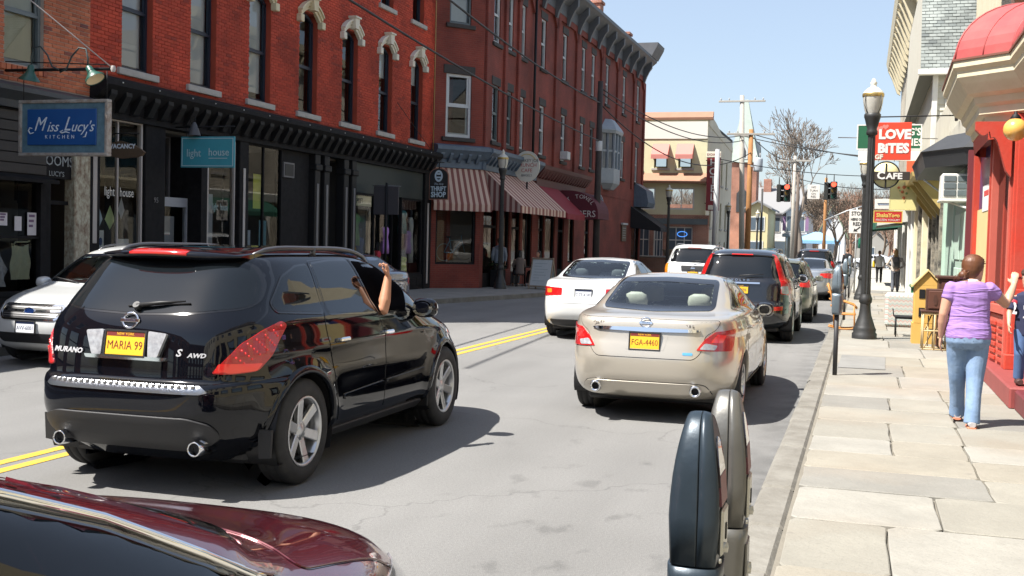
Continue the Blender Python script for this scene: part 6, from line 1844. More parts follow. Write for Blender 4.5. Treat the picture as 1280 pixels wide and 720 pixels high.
 c.panel('head_light',[(.52,.66),(.86,.74),(.87,.84),(.60,.78)],'F',M_('clear_lens'),off=.006,rnd_=.03,res=res,both=True)
 c.panel('grille',[(-.36,.58),(.36,.58),(.45,.74),(-.45,.74)],'F',M_('dark_trim'),off=.006,res=res)
 c.body([(RY,WR),(FY,WR)],.368,lip=.03 if hi else 0,lipoff=.008)
 wheels4(c,RY,FY,.333,.215,.800,wheel_style,.212)
 return c
def rear_point(c,x,z):
 l,n=c.sh.hit((x,-6,z),(0,1,0));return l,n
def emblem_ring(c,x,z,r,m='chrome',bar=True):
 l,n=rear_point(c,x,z)
 M=face_mat(tuple(l+n*.008),(1,0,0),(0,.15,1))
 mb=MB().loft([[((r+r*.16*math.cos(w))*math.cos(a),(r*.88+r*.16*math.cos(w))*math.sin(a),.005*math.sin(w))for w in[2*PI*q/6 for q in range(6)]]for a in[2*PI*k/24 for k in range(25)]],caps=False)
 if bar:mb.cbox(-r*1.25,r*1.25,-r*.22,r*.22,-.004,.006,.002)
 o=link('badge',mb.mesh('badge',[M_(m)]),c.o);o.matrix_basis=M
 return o
def gold_sedan():
 p=mat('champagne_paint',(.52,.475,.40),.30,metal=.5,coat=1.0)
 lamps=[('tail_light',[(.50,-2.37,.755),(.90,-2.10,.735),(.915,-2.02,.80),(.91,-1.93,.955),(.72,-2.28,.935),(.60,-2.34,.86)],'red_lens',.010),('reverse_lamp',[(.535,-2.36,.765),(.70,-2.30,.757),(.74,-2.28,.80),(.60,-2.34,.825)],'clear_lens',.0125),('lamp_core',[(.66,-2.31,.83),(.80,-2.23,.825),(.84,-2.18,.90),(.74,-2.27,.91)],'red_lens_glow',.0125)]
 c=sedan('sedan_car','champagne gold sedan with twin exhausts parked at the right kerb',(-2.03,13.40,0),0,p,hi=2,lamps=lamps,wheel_style='ten',scale=(.97,1,1),mirm=M_('frit_black'))
 c.panel('chrome_bar',[(-.56,.945),(-.50,.925),(0,.915),(.50,.925),(.56,.945),(.50,.955),(0,.96),(-.50,.955)],'B',M_('chrome'),off=.022,rim=.03,rnd_=.008,res=.03)
 c.panel('plate_recess',[(-.20,.74),(.20,.74),(.24,.90),(-.24,.90)],'B',p,off=.0055,rim=.01,rnd_=.02)
 l,n=rear_point(c,0,.82)
 plate(c,(0,l[1]-.014,.825),(1,0,0),(0,.10,1),'FGA-4460','plate_yellow','ink_maroon',.305)
 o=emblem_ring(c,0,1.005,.055)
 text('NISSAN','badge_lettering',.02,M_('ink_navy'),Matrix.Translation((0,0,.0065)),o,ext=.0004,sx=1.2)
 l,n=rear_point(c,-.46,1.0)
 text('ALTIMA','model_lettering',.045,M_('chrome'),face_mat(tuple(l+n*.005),(1,0,0),(0,.1,1)),c.o,sx=1.2)
 l,n=rear_point(c,.45,.985)
 text('2.5 S','model_lettering',.035,M_('chrome'),face_mat(tuple(l+n*.005),(1,0,0),(0,.1,1)),c.o,sx=1.2)
 l,n=rear_point(c,.43,.715)
 c.panel('blue_badge',[(.39,.705),(.49,.705),(.49,.73),(.39,.73)],'B',mat('badge_blue',(.10,.35,.62),.3),off=.007,rim=.004,rnd_=.012)
 c.panel('rear_valance',[(-.68,.30),(-.60,.27),(.60,.27),(.68,.30),(.62,.405),(.52,.42),(-.52,.42),(-.62,.405)],'B',p,off=.012,rim=.03,rnd_=.04,res=.04)
 c.panel('valance_seam',offset_poly(round_poly([(-.68,.30),(-.60,.27),(.60,.27),(.68,.30),(.62,.405),(.52,.42),(-.52,.42),(-.62,.405)],.04),.008),'B',M_('frit_black'),off=.0012,rim=0,ring=.018,rnd_=0)
 for x in(-.50,.53):
  mb=MB().lathe([(.036,.012),(.046,.0),(.055,.004),(.060,.02),(.060,.2),(.052,.2),(.050,.03),(.036,.03)],20,axis='y',M=Matrix.Translation((x,-2.45,.355)))
  e=mb.build('exhaust_pipe',M_('chrome'),c.o)
  MB().lathe([(.001,.04),(.05,.04)],16,axis='y',M=Matrix.Translation((x,-2.43,.355))).build('pipe_bore',M_('dark_trim'),e)
 return c
gold_car=gold_sedan()
def white_sedan():
 p=mat('white_paint',(.66,.67,.66),.3,coat=1.0)
 lamps=[('tail_light',[(.40,-2.39,.80),(.86,-2.24,.775),(.915,-2.06,.80),(.912,-1.98,.925),(.80,-2.28,.945),(.42,-2.385,.93)],'red_lens',.010),('turn_lamp',[(.62,-2.34,.84),(.76,-2.29,.835),(.77,-2.29,.905),(.64,-2.34,.91)],'amber_lens',.0125)]
 c=sedan('sedan_car','white sedan with red tail lights driving ahead in the traffic lane',(-4.82,22.25,0),0,p,scale=(1,1,1.03),hi=1,lamps=lamps,wheel_style='five',seatm='grey_cloth')
 l,n=rear_point(c,0,.86)
 c.panel('plate_recess',[(-.28,.73),(.28,.73),(.30,.93),(-.30,.93)],'B',p,off=.005,rim=.01,rnd_=.03)
 plate(c,(0,l[1]-.014,.83),(1,0,0),(0,.08,1),'DZE-4180','plate_white','ink_navy',.305,sub='ink_navy')
 c.panel('valance',[(-.62,.25),(.62,.25),(.66,.37),(-.66,.37)],'B',M_('bumper_grey'),off=.006,rim=.01,rnd_=.04)
 return c
white_car=white_sedan()
def side_sedan():
 p=mat('navy_paint',(.012,.030,.075),.25,metal=.2,coat=1.0)
 lamps=[('tail_light',[(.50,-2.37,.80),(.88,-2.18,.775),(.913,-2.02,.80),(.91,-1.95,.93),(.80,-2.26,.945),(.52,-2.36,.93)],'red_lens',.010)]
 c=sedan('sedan_car','dark blue sedan parked at the far kerb, mostly hidden by the black crossover',(-10.35,20.9,0),PI,p,hi=1,lamps=lamps,clear=False,wheel_style='five')
 return c
blue_car=side_sedan()
def silver_far():
 p=mat('silver_paint',(.44,.46,.48),.28,metal=.7,coat=1.0)
 lamps=[('tail_light',[(.42,-2.39,.82),(.84,-2.26,.775),(.915,-2.04,.80),(.912,-1.95,.93),(.76,-2.29,.965),(.45,-2.38,.945)],'red_lens_glow',.012)]
 c=sedan('sedan_car','silver sedan with round red lights parked between the green wagon and the dark SUV',(-1.78,42.3,0),0,p,hi=1,lamps=lamps,clear=False,wheel_style='five',scale=(.97,.95,1.0))
 l,n=rear_point(c,0,.84)
 plate(c,(0,l[1]-.014,.84),(1,0,0),(0,.08,1),'CKW-7714','plate_yellow','ink_navy',.305)
 return c
silver_car=silver_far()
def maroon_sedan():
 p=mat('maroon_paint',(.105,.006,.014),.22,metal=.35,coat=1.0)
 cut={.26:.12,.36:.13,.50:.13,.62:.13,.75:.14,.84:.17,.92:.22,.98:.24,1.025:.14,1.052:.05}
 keys=[(z,yr,yf-cut.get(z,0),w,nr,nf)for(z,yr,yf,w,nr,nf)in SEDAN_KEYS]
 c=sedan('sedan_car','maroon sedan beside the parking meters, only its roof edge and bonnet in view',(-2.02,1.24,0),0,p,keys=keys,hi=2,lamps=None,trunk=False,wheel_style='five',tint='car_glass_dark',seatm='grey_cloth',my=.55)
 fw_=[(-.90,1.31),(-.55,1.372),(-.15,1.384),(.02,1.377),(.26,1.343),(.54,1.23),(.86,1.055),(.96,1.0)]
 edge=[(-.95,1.31),(-.55,1.378),(-.15,1.39),(.02,1.383),(.26,1.349),(.54,1.236),(.86,1.061),(1.02,1.0),(1.06,1.03),(.92,1.10),(.58,1.30),(.28,1.415),(.02,1.445),(-.15,1.45),(-.55,1.44),(-.95,1.375)]
 c.panel('roof_edge',edge,'R',p,off=.0085,rim=.006,rnd_=.02,res=.03,both=True)
 mb=MB()
 for sd in(1,-1):
  pts=[]
  for(a,b)in zip(fw_,fw_[1:]):
   for t in(0,.33,.66):
    y=a[0]+(b[0]-a[0])*t;z=a[1]+(b[1]-a[1])*t
    l,n=c.sh.hit((sd*6,y,z),(-sd,0,0));pts.append(tuple(l+n*.009))
  MB().tube(pts,.011,6).build('chrome_strip',M_('chrome'),c.o)
 hd=[(-.74,1.20),(-.72,1.80),(-.48,2.02),(0,2.10),(.48,2.02),(.72,1.80),(.74,1.20),(0,1.28)]
 c.panel('hood',hd,'T',p,off=.004,rim=.02,rnd_=.04,res=.045)
 c.panel('hood_seal',offset_poly(round_poly(hd,.04),.006),'T',M_('frit_black'),off=.0012,rim=0,ring=.016,rnd_=0)
 MB().cbox(-.62,.62,1.09,1.20,.96,1.03,.02).build('cowl',M_('dark_trim'),c.o)
 return c
maroon_car=maroon_sedan()
# ---- tall cars: wagons and sport utilities
WAGON_KEYS=[(.22,-1.95,2.10,.78,5,4.5),(.30,-2.20,2.28,.87,5.5,4.5),(.42,-2.34,2.36,.925,6,4.5),(.58,-2.385,2.39,.942,6,4.2),(.70,-2.38,2.37,.943,6,4),(.78,-2.33,2.33,.940,6,3.8),(.90,-2.31,2.24,.934,6,3.6),(1.00,-2.295,2.00,.926,6,3.8),(1.08,-2.28,1.62,.915,6,4.2),(1.14,-2.265,1.32,.898,5.8,4.6),(1.18,-2.245,1.20,.870,5.6,5),(1.22,-2.225,1.14,.845,5.6,5.5),(1.42,-2.13,.80,.775,5.6,6),(1.58,-2.03,.50,.715,5.4,6),(1.66,-1.95,.30,.665,5,5),(1.71,-1.82,.08,.58,4.5,4.2),(1.745,-1.55,-.20,.42,3.5,3.5),(1.755,-1.1,-.55,.16,2.5,2.5)]
def wagon(name,label,loc,rz,paint,keys=WAGON_KEYS,scale=(1,1,1),group=None,hi=1,lamps=(),lampz=35,RY=-1.42,FY=1.44,wheel_style='five',rails=True,glassm='tinted_glass',wtop=1.585,front=None,wr=.365,clear_front=False,low_trim=None):
 nz,ns=((130,90),(90,60),(56,40))[2-hi]
 res=(.04,.055,.09)[2-hi]
 def warp(x,y,z):
  for wy in(RY,FY):
   r=np.hypot(y-wy,z-wr)
   x=x+np.where(x>.6,.014*np.exp(-((r-.41)/.08)**2)*(z<.95),0)
  x=x+np.where(x>.7,.008*np.exp(-((z-1.0)/.05)**2)-.014*np.exp(-((z-.60)/.12)**2)*np.exp(-(y/1.0)**4),0)
  return x,y,z
 sh=CarShape(keys,nz,ns,warp)
 c=Car(name,label,loc,rz,sh,paint,group)
 c.o.scale=scale
 fb=M_('frit_black');G=M_(glassm)
 k=(wtop-1.20)/.385
 def T(z):return 1.20+(z-1.20)*k
 rw=[(-.70,1.235),(0,1.225),(.70,1.235),(.66,T(1.42)),(.575,T(1.60)),(-.575,T(1.60)),(-.66,T(1.42))]
 ws=[(-.74,1.20),(0,1.185),(.74,1.20),(.62,T(1.58)),(0,T(1.61)),(-.62,T(1.58))]
 fwn=[(-.06,1.165),(.98,1.13),(.94,1.18),(.66,T(1.40)),(.42,T(1.54)),(.24,T(1.585)),(-.14,T(1.60))]
 rwn=[(-1.04,1.19),(-.12,1.17),(-.20,T(1.60)),(-1.0,T(1.595))]
 qwn=[(-1.86,T(1.33)),(-1.84,1.25),(-1.12,1.205),(-1.08,T(1.585)),(-1.70,T(1.565))]
 for nm,pl,vw,r,bo in(('rear_window',rw,'B',.05,False),('windshield',ws,'F',.05,False),('front_door_window',fwn,'R',.02,True),('rear_door_window',rwn,'R',.03,True),('quarter_window',qwn,'R',.04,True)):
  see=clear_front and nm in('windshield','front_door_window')
  c.panel(nm,pl,vw,M_('car_glass')if see else G,off=.005,rim=.006,rnd_=r,res=res*1.3,both=bo,hole=.03 if see else False)
  if hi:c.panel('window_band',offset_poly(round_poly(pl,r),.012),vw,fb,off=.004 if not see else .0065,rim=.004,ring=.022 if not see else .045,rnd_=0,res=res*1.3,both=bo)
 if hi:
  fd=[(.0,.36),(.93,.36),(.97,.60),(1.03,.80),(1.06,1.05),(1.0,1.13),(.66,T(1.44)),(.26,T(1.62)),(-.16,T(1.625)),(-.09,1.16),(-.01,.9)]
  rd=[(-.90,.36),(-.02,.36),(-.03,.9),(-.105,1.16),(-.175,T(1.625)),(-1.0,T(1.62)),(-1.10,1.2),(-1.12,1.0),(-1.04,.74),(-.96,.52)]
  for nm,pl in(('front_door',fd),('rear_door',rd)):
   if clear_front:pl=[(y,min(z,1.145))for y,z in pl if z<1.17]
   c.panel(nm,pl,'R',paint,off=.0025,rim=.015,rnd_=.03,res=res*1.2,both=True)
   c.panel('door_seal',offset_poly(round_poly(pl,.04),.006),'R',fb,off=.0012,rim=0,ring=.015,rnd_=0,res=res*1.3,both=True)
  for(y0,y1)in((-.02,.16),(-1.0,-.82)):
   for sd in(1,-1):
    l,n=sh.hit((sd*6,(y0+y1)/2,1.0),(-sd,0,0));x=abs(l[0])
    MB().cbox(sd*(x+.014),sd*(x+.038),y0,y1,.985,1.018,.009).cbox(sd*(x-.01),sd*(x+.02),y0,y0+.03,.99,1.014,.005).cbox(sd*(x-.01),sd*(x+.02),y1-.03,y1,.99,1.014,.005).build('door_handle',paint,c.o)
  tg=[(-.68,.76),(.68,.76),(.73,1.0),(.765,1.22),(.70,T(1.45)),(.60,T(1.64)),(-.60,T(1.64)),(-.70,T(1.45)),(-.765,1.22),(-.73,1.0)]
  c.panel('tailgate_seal',offset_poly(round_poly(tg,.05),.006),'B',fb,off=.0015,rim=0,ring=.016,rnd_=0)
  rs=[]
  zt=keys[-4][0]-.005
  for i in range(17):
   x=-.58+1.16*i/16;q=1-abs(x/.58)**4
   yb=keys[-4][1]-.06*q-.01;z=zt-.03*(x/.58)**2
   rs.append([(x,yb+.30,z+.025),(x,yb+.06,z+.018),(x,yb,z),(x,yb+.01,z-.022),(x,yb+.12,z-.035),(x,yb+.3,z-.03)])
  MB().loft(rs).build('roof_spoiler',paint,c.o)
  yb=keys[-4][1]-.075
  MB().cbox(-.20,.20,yb-.006,yb+.03,zt-.016,zt+.004,.006).build('stop_lamp',M_('red_lens_glow'),c.o)
  if rails:
   for sd in(1,-1):
    pts=[]
    for i in range(13):
     t=i/12;yy=keys[-4][1]+.25+t*1.75
     l,n=sh.hit((sd*.60,yy,4),(0,0,-1))
     pts.append((l[0],yy,l[2]+.01+.045*(1-abs(2*t-1)**6)))
    mb=MB().tube(pts,[.009]+[.016]*11+[.009],6)
    for t in(0,6,12):mb.tube([pts[t],(pts[t][0],pts[t][1],pts[t][2]-.06)],.018,6)
    mb.build('roof_rail',mat('rail_grey',(.10,.10,.105),.3,metal=.6),c.o)
  MB().tube([(-.02,keys[9][1]-.03,1.25),(.2,keys[9][1]-.0,1.275),(.42,keys[9][1]+.01,1.285)],[.016,.01,.006],6).build('rear_wiper',M_('dark_trim'),c.o)
 A=lampz
 ca,sa=math.cos(math.radians(A)),math.sin(math.radians(A))
 for nm,pts,mm,of in lamps:
  c.panel(nm,[(x*ca+y*sa,z)for x,y,z in pts],A,M_(mm),off=of,rim=.02,rnd_=.02,res=res*.9,both=True)
 MB().cbox(-.70,.70,-2.0,2.0,.20,.32,.03).build('underbody',M_('dark_trim'),c.o)
 c.panel('sill_trim',[(-.95,.24),(.97,.24),(.95,.33),(-.93,.33)],'R',M_('bumper_grey'),off=.008,rim=.012,rnd_=.02,res=.1,both=True)
 if low_trim:c.panel('bumper_insert',low_trim,'B',M_('bumper_grey'),off=.008,rim=.012,rnd_=.04,res=.06)
 mirror(c,.86,.86,1.12,paint,1);mirror(c,-.86,.86,1.12,paint,-1)
 if front:front(c)
 else:
  c.panel('head_light',[(.55,.80),(.86,.84),(.87,.96),(.60,.92)],'F',M_('clear_lens'),off=.006,rnd_=.03,res=res,both=True)
  c.panel('grille',[(-.36,.70),(.36,.70),(.42,.90),(-.42,.90)],'F',M_('dark_trim'),off=.006,res=res)
 c.body([(RY,wr),(FY,wr)],wr+.045,lip=.035 if hi else 0,lipoff=.012)
 wheels4(c,RY,FY,wr-.002,.235,.825,wheel_style,.235)
 return c
def black_wagon():
 p=mat('ink_paint',(.006,.007,.010),.22,coat=1.0)
 lamps=[('tail_light',[(.78,-2.25,.93),(.90,-2.02,.90),(.935,-1.86,.94),(.925,-1.84,1.10),(.86,-1.98,1.25),(.80,-2.0,1.42),(.74,-1.99,1.64),(.655,-2.03,1.655),(.69,-2.10,1.42),(.74,-2.16,1.22),(.76,-2.20,1.10)],'red_lens',.010),('reverse_lamp',[(.785,-2.245,.945),(.88,-2.09,.925),(.90,-2.02,.95),(.89,-2.05,1.07),(.775,-2.23,1.07)],'clear_lens',.0125)]
 c=wagon('sport_utility_car','tall black wagon with long red pillar lights parked ahead of the gold sedan',(-2.16,23.55,0),0,p,hi=1,lamps=lamps,lampz=38)
 for sd in(1,-1):
  c.panel('bumper_reflector',[(sd*.60,.62),(sd*.78,.63),(sd*.79,.70),(sd*.62,.69)],'B',M_('red_lens'),off=.008,rim=.01,rnd_=.015)
 c.panel('chrome_bar',[(-.36,1.10),(.36,1.10),(.36,1.128),(-.36,1.128)],'B',M_('chrome'),off=.03,rim=.03,rnd_=.006,res=.04)
 l,n=c.sh.hit((0,-6,1.17),(0,1,0))
 text('VOLVO','model_lettering',.06,M_('chrome'),face_mat((0,l[1]-.008,1.17),(1,0,0),(0,.2,1)),c.o,space=2.1,ext=.003)
 plate(c,(0,l[1]-.05,1.0),(1,0,0),(0,.06,1),'EJT-2096','plate_yellow','ink_navy',.305)
 return c
black_tall=black_wagon()
def green_wagon():
 p=mat('sage_paint',(.19,.20,.155),.28,metal=.5,coat=1.0)
 lamps=[('tail_light',[(.60,-2.27,.99),(.88,-2.08,.97),(.90,-1.98,1.0),(.885,-1.96,1.16),(.80,-2.12,1.20),(.68,-2.22,1.15)],'red_lens_glow',.012)]
 return wagon('wagon_car','sage green wagon with a round red light parked in front of the black wagon',(-2.0,29.8,0),0,p,hi=1,lamps=lamps,scale=(.95,.98,.88))
green_car=green_wagon()
def dark_suv():
 p=mat('graphite_paint',(.022,.024,.028),.25,metal=.3,coat=1.0)
 lamps=[('tail_light',[(.74,-2.24,1.0),(.90,-2.02,.98),(.91,-1.96,1.04),(.84,-2.02,1.22),(.76,-2.14,1.25)],'red_lens',.012)]
 return wagon('sport_utility_car','dark grey sport utility with roof rails parked past the silver sedan',(-1.98,52.0,0),0,p,hi=1,lamps=lamps,scale=(1,1,1.03))
grey_suv=dark_suv()
def white_suv():
 p=mat('white_paint',(.66,.67,.66),.3,coat=1.0)
 keys=[(z*1.0,yr-(.10 if z<1.6 else .14),yf,w*1.02,nr+1,nf)for(z,yr,yf,w,nr,nf)in WAGON_KEYS]
 lamps=[('tail_light',[(.80,-2.37,.92),(.93,-2.16,.90),(.94,-2.10,.95),(.92,-2.10,1.16),(.80,-2.32,1.18)],'amber_lens',.010)]
 c=wagon('sport_utility_car','large white sport utility truck ahead of the white sedan in the traffic lane',(-4.95,37.0,0),0,p,keys=keys,hi=1,lamps=lamps,scale=(1.02,1.05,1.05))
 l,n=c.sh.hit((0,-6,1.07),(0,1,0))
 c.panel('plate_garnish',[(-.34,.96),(.34,.96),(.36,1.12),(-.36,1.12)],'B',M_('bumper_grey'),off=.012,rim=.02,rnd_=.02)
 plate(c,(0,l[1]-.03,.90),(1,0,0),(0,.06,1),'FKB-3302','plate_yellow','ink_navy',.305)
 o=emblem_ring(c,0,1.045,.05)
 return c
white_truck=white_suv()
def parked_hatch():
 p=mat('pearl_paint',(.60,.61,.60),.3,metal=.15,coat=1.0)
 def front(c):
  c.panel('grille',[(-.42,.70),(.42,.70),(.50,.78),(.47,.885),(-.47,.885),(-.50,.78)],'F',M_('dark_trim'),off=.006,rim=.01,rnd_=.04,res=.04)
  c.panel('grille_frame',offset_poly(round_poly([(-.42,.70),(.42,.70),(.50,.78),(.47,.885),(-.47,.885),(-.50,.78)],.04),.02),'F',M_('chrome'),off=.012,rim=.02,ring=.026,rnd_=0,res=.04)
  c.panel('grille_bar',[(-.47,.80),(-.09,.795),(-.09,.825),(-.47,.83)],'F',M_('chrome'),off=.014,rim=.015,rnd_=.01,both=True)
  for z in(.735,.765,.855):
   c.panel('grille_slat',[(-.44,z),(.44,z),(.44,z+.008),(-.44,z+.008)],'F',M_('dull_steel'),off=.009,rim=.006,rnd_=0,res=.06)
  l,n=c.sh.hit((0,6,.81),(0,-1,0))
  M=face_mat((0,l[1]+.02,.812),(-1,0,0),(0,-.1,1))
  mb=MB().loft([[((.085+.008*math.cos(w))*math.cos(a),(.048+.008*math.cos(w))*math.sin(a),.006*math.sin(w))for w in[2*PI*q/6 for q in range(6)]]for a in[2*PI*k/24 for k in range(25)]],caps=False)
  o=link('badge',mb.mesh('badge',[M_('chrome')]),c.o);o.matrix_basis=M
  MB().loft([[(.083*math.cos(a),.046*math.sin(a),z)for a in[2*PI*k/24 for k in range(24)]]for z in(-.01,.001)]).build('badge_face',mat('badge_navy',(.01,.03,.12),.2),o)
  st=MB()
  for(x,y,r)in((-.045,.008,.013),(-.012,.02,.008),(.012,-.012,.008),(.022,.016,.008),(.045,-.006,.008),(.05,.02,.007)):
   st.prism([((r if q%2==0 else r*.35)*math.cos(q*PI/4)+x,(r if q%2==0 else r*.35)*math.sin(q*PI/4)+y)for q in range(8)],'z',.001,.003)
  st.build('badge_star',M_('chrome'),o)
  c.panel('head_light',[(.54,.74),(.80,.80),(.885,.93),(.80,.95),(.56,.885)],'F',M_('clear_lens'),off=.008,rnd_=.03,res=.04,both=True)
  c.panel('head_light_bezel',[(.58,.77),(.74,.81),(.76,.88),(.60,.86)],'F',M_('dark_trim'),off=.0105,rim=.004,rnd_=.03,res=.04,both=True)
  c.panel('lower_grille',[(-.44,.36),(.44,.36),(.56,.50),(-.56,.50)],'F',M_('dark_trim'),off=.006,rim=.01,rnd_=.04,res=.05)
  c.panel('fog_lamp_recess',[(.60,.38),(.84,.46),(.84,.60),(.64,.54)],'F',M_('dark_trim'),off=.006,rim=.01,rnd_=.04,res=.05,both=True)
  l,n=c.sh.hit((0,6,.58),(0,-1,0))
  plate(c,(0,l[1]+.02,.585),(-1,0,0),(0,-.05,1),'AVV-6001','plate_white','ink_navy',.305,sub='plate_navy')
  hd=[(-.74,1.30),(-.78,1.9),(-.62,2.24),(0,2.32),(.62,2.24),(.78,1.9),(.74,1.30),(0,1.36)]
  c.panel('hood',hd,'T',p,off=.004,rim=.02,rnd_=.05,res=.06)
  c.panel('hood_seal',offset_poly(round_poly(hd,.05),.006),'T',M_('frit_black'),off=.0012,rim=0,ring=.016,rnd_=0)
  MB().cbox(-.74,.74,1.0,1.3,.7,1.1,.08).build('dashboard',M_('dark_interior'),c.o)
  for sx in(-.36,.36):seat(c,sx,.1,.60,M_('grey_cloth'));seat(c,sx,-.95,.58,M_('grey_cloth'))
  for sx in(-.5,.05):
   a,an=c.sh.hit((sx,1.24,5),(0,0,-1))
   MB().tube([tuple(a+an*.02),(a[0]+.5,a[1]-.08,a[2]+.09)],[.011,.006],6).build('wiper',M_('dark_trim'),c.o)
 c=wagon('hatchback_car','pearl white hatchback parked nose towards us at the far kerb',(-10.2,14.05,0),PI,p,hi=1,lamps=(),scale=(.94,.93,.905),front=front,clear_front=True)
 return c
parked_car=parked_hatch()
def far_cars():
 g='cars far down the street'
 for nm,lab,loc,rz,col,sc in(('sedan_car','teal truck-sized car coming towards the traffic lights, far off',(-7.6,98,0),PI,(.03,.10,.11),(1.05,1.05,1.22)),('sedan_car','pale car with amber light seen left of the dark sport utility',(-5.0,60,0),0,(.42,.40,.30),(1,1,1.15)),('sedan_car','white car parked past the second lamp post',(.9,112,0),PI*.5,(.62,.64,.66),(1,1,1)),('sedan_car','silver car crossing beyond the far pedestrians',(3.6,120,0),PI*.5,(.40,.43,.47),(1,1,1.1))):
  p=mat('paint_%d'%int(sc[2]*100+loc[1]),col,.3,metal=.3,coat=1.0)
  lamps=[('tail_light',[(.50,-2.37,.80),(.88,-2.18,.775),(.913,-2.02,.80),(.91,-1.95,.93),(.80,-2.26,.945),(.52,-2.36,.93)],'red_lens',.010)]
  sedan(nm,lab,loc,rz,p,hi=0,lamps=lamps,clear=False,wheel_style='five',scale=sc)
far_cars()
# ------------------------------------------------------------------ lamps, signs, poles, wires, furniture
mat('lamp_iron',(.020,.021,.021),.5,var=.3,vcol=(.05,.05,.048),vscale=12)
glass('lamp_glass',(.95,.92,.80),.85,rough=.15)
mat('lamp_cap',(.62,.60,.52),.4,var=.3,vscale=10)
mat('brass_band',(.45,.33,.12),.35,metal=.7)
def street_lamp(label,x,y,z=.13,group='acorn lamps along the street',flutes=12):
 t=thing('street_lamp',label,'lamp',(x,y,z),0,group)
 mb=MB().lathe([(.225,0),(.225,.10),(.20,.13),(.21,.18),(.185,.23),(.175,.26),(.15,.34),(.115,.44),(.098,.56),(.094,.66)],20)
 mb.lathe([(.094,.66),(.115,.69),(.12,.76),(.10,.80),(.092,.84)],20)
 mb.build('base',M_('lamp_iron'),t)
 s=MB()
 n=24
 rs=[]
 for zz,r in((.82,.088),(2.4,.078),(3.80,.068)):
  rs.append([(r*(1 if k%2 else .86)*math.cos(2*PI*k/n),r*(1 if k%2 else .86)*math.sin(2*PI*k/n),zz)for k in range(n)])
 s.loft(rs,smooth=False)
 s.build('shaft',M_('lamp_iron'),t)
 MB().lathe([(.068,3.78),(.10,3.80),(.10,3.86),(.085,3.90),(.11,3.98),(.135,4.08),(.15,4.12),(.15,4.17),(.13,4.19)],16).build('collar',M_('lamp_iron'),t)
 MB().lathe([(.125,4.18),(.15,4.26),(.175,4.40),(.185,4.50)],16).build('globe',mat('lamp_frost',(.50,.49,.44),.25,var=.4,vcol=(.36,.34,.28),vscale=8),t)
 MB().lathe([(.001,4.2),(.05,4.22),(.055,4.36),(.03,4.42),(.001,4.43)],10).build('bulb',mat('bulb_white',(.7,.68,.6),.4),t)
 MB().lathe([(.188,4.49),(.195,4.50),(.195,4.55),(.188,4.56)],16).build('band',M_('brass_band'),t)
 MB().lathe([(.188,4.55),(.17,4.59),(.12,4.64),(.09,4.66),(.055,4.68),(.05,4.72),(.065,4.75),(.04,4.78),(.03,4.82),(.001,4.84)],16).build('cap',M_('lamp_cap'),t)
 for k in range(4):
  a=PI/4+PI/2*k
  MB().tube([(.13*math.cos(a),.13*math.sin(a),4.17),(.20*math.cos(a),.20*math.sin(a),4.32),(.195*math.cos(a),.195*math.sin(a),4.52)],.008,5).build('cage_rod',M_('lamp_iron'),t)
 return t
lamp=street_lamp('black street lamp on the right pavement in front of the bright red hanging sign',.09,21.9)
for lab,x,y in(('black street lamp farther along, half hidden behind the first one',.0,39.2),('black street lamp in the shade before the striped awning',-12.02,37.15),('black street lamp in front of the yellow hotel',-9.75,58.5),('black street lamp beside the pale pole at the hotel side',-9.1,80)):
 copy_tree(lamp,lab,(x,y,.13))
copy_tree(lamp,'black street lamp at the left pavement far beyond the hotel',(-8.4,95,.1))
# ---- signs hanging over the right pavement
def board(name,label,x0,x1,y,z0,z1,m,th=.03,edge=None,group=None,arm=None,c=.006):
 t=thing(name,label,'sign',((x0+x1)/2,y,z0),0,group)
 MB().cbox(x0,x1,y-th/2,y+th/2,z0,z1,c).build('panel',m,t,world=True)
 if edge:
  w,em=edge
  for a in((x0-w,x1+w,z1,z1+w),(x0-w,x1+w,z0-w,z0),(x0-w,x0,z0,z1),(x1,x1+w,z0,z1)):
   MB().box(a[0],a[1],y-th*.7,y+th*.7,a[2],a[3]).build('frame',em,t,world=True)
 return t
def front(x,y,z):return face_mat((x,y,z),(1,0,0))
sw=mat('sign_white',(.66,.64,.60),.5)
lb=board('hanging_sign','bright red hanging sign with white bubble lettering',.14,.86,24.0,3.62,4.38,mat('sign_red',(.60,.055,.025),.4))
text('LOVE','sign_lettering',.255,sw,front(.54,23.98,4.13),lb,world=True,bold=.014,sx=1.0)
text('BiTES','sign_lettering',.255,sw,front(.52,23.98,3.85),lb,world=True,bold=.014,sx=1.0)
hr=MB()
for(cx,cz,s)in((.24,4.25,.075),(.36,4.29,.06)):
 pts=[(cx+s*1.0*16*math.sin(a)**3/16,cz+s*(13*math.cos(a)-5*math.cos(2*a)-2*math.cos(3*a)-math.cos(4*a))/16)for a in[2*PI*k/22 for k in range(22)]]
 MB().prism(pts,'y',23.981,23.983).build('heart',mat('heart_pink',(.62,.18,.15),.5),lb,world=True)
text('GF','sign_lettering',.13,mat('sign_cream',(.62,.58,.48),.6),front(.25,23.98,3.68),lb,world=True,bold=.006)
ar=thing('sign_bracket','long black bracket arm that carries the bright red sign','bracket',(1.7,24,4.5))
MB().tube([(1.72,24,4.51),(.17,24,4.49)],.014,6).build('arm',M_('black_iron'),ar,world=True)
for x in(.20,.82):MB().tube([(x,24,4.50),(x,24,4.38)],.006,5).build('hook',M_('black_iron'),ar,world=True)
MB().cbox(1.66,1.72,23.95,24.05,4.40,4.62,.01).build('wall_plate',M_('black_iron'),ar,world=True)
cf=thing('hanging_sign','round cream cafe sign crossed by a black bar','sign',(.42,24.0,3.3))
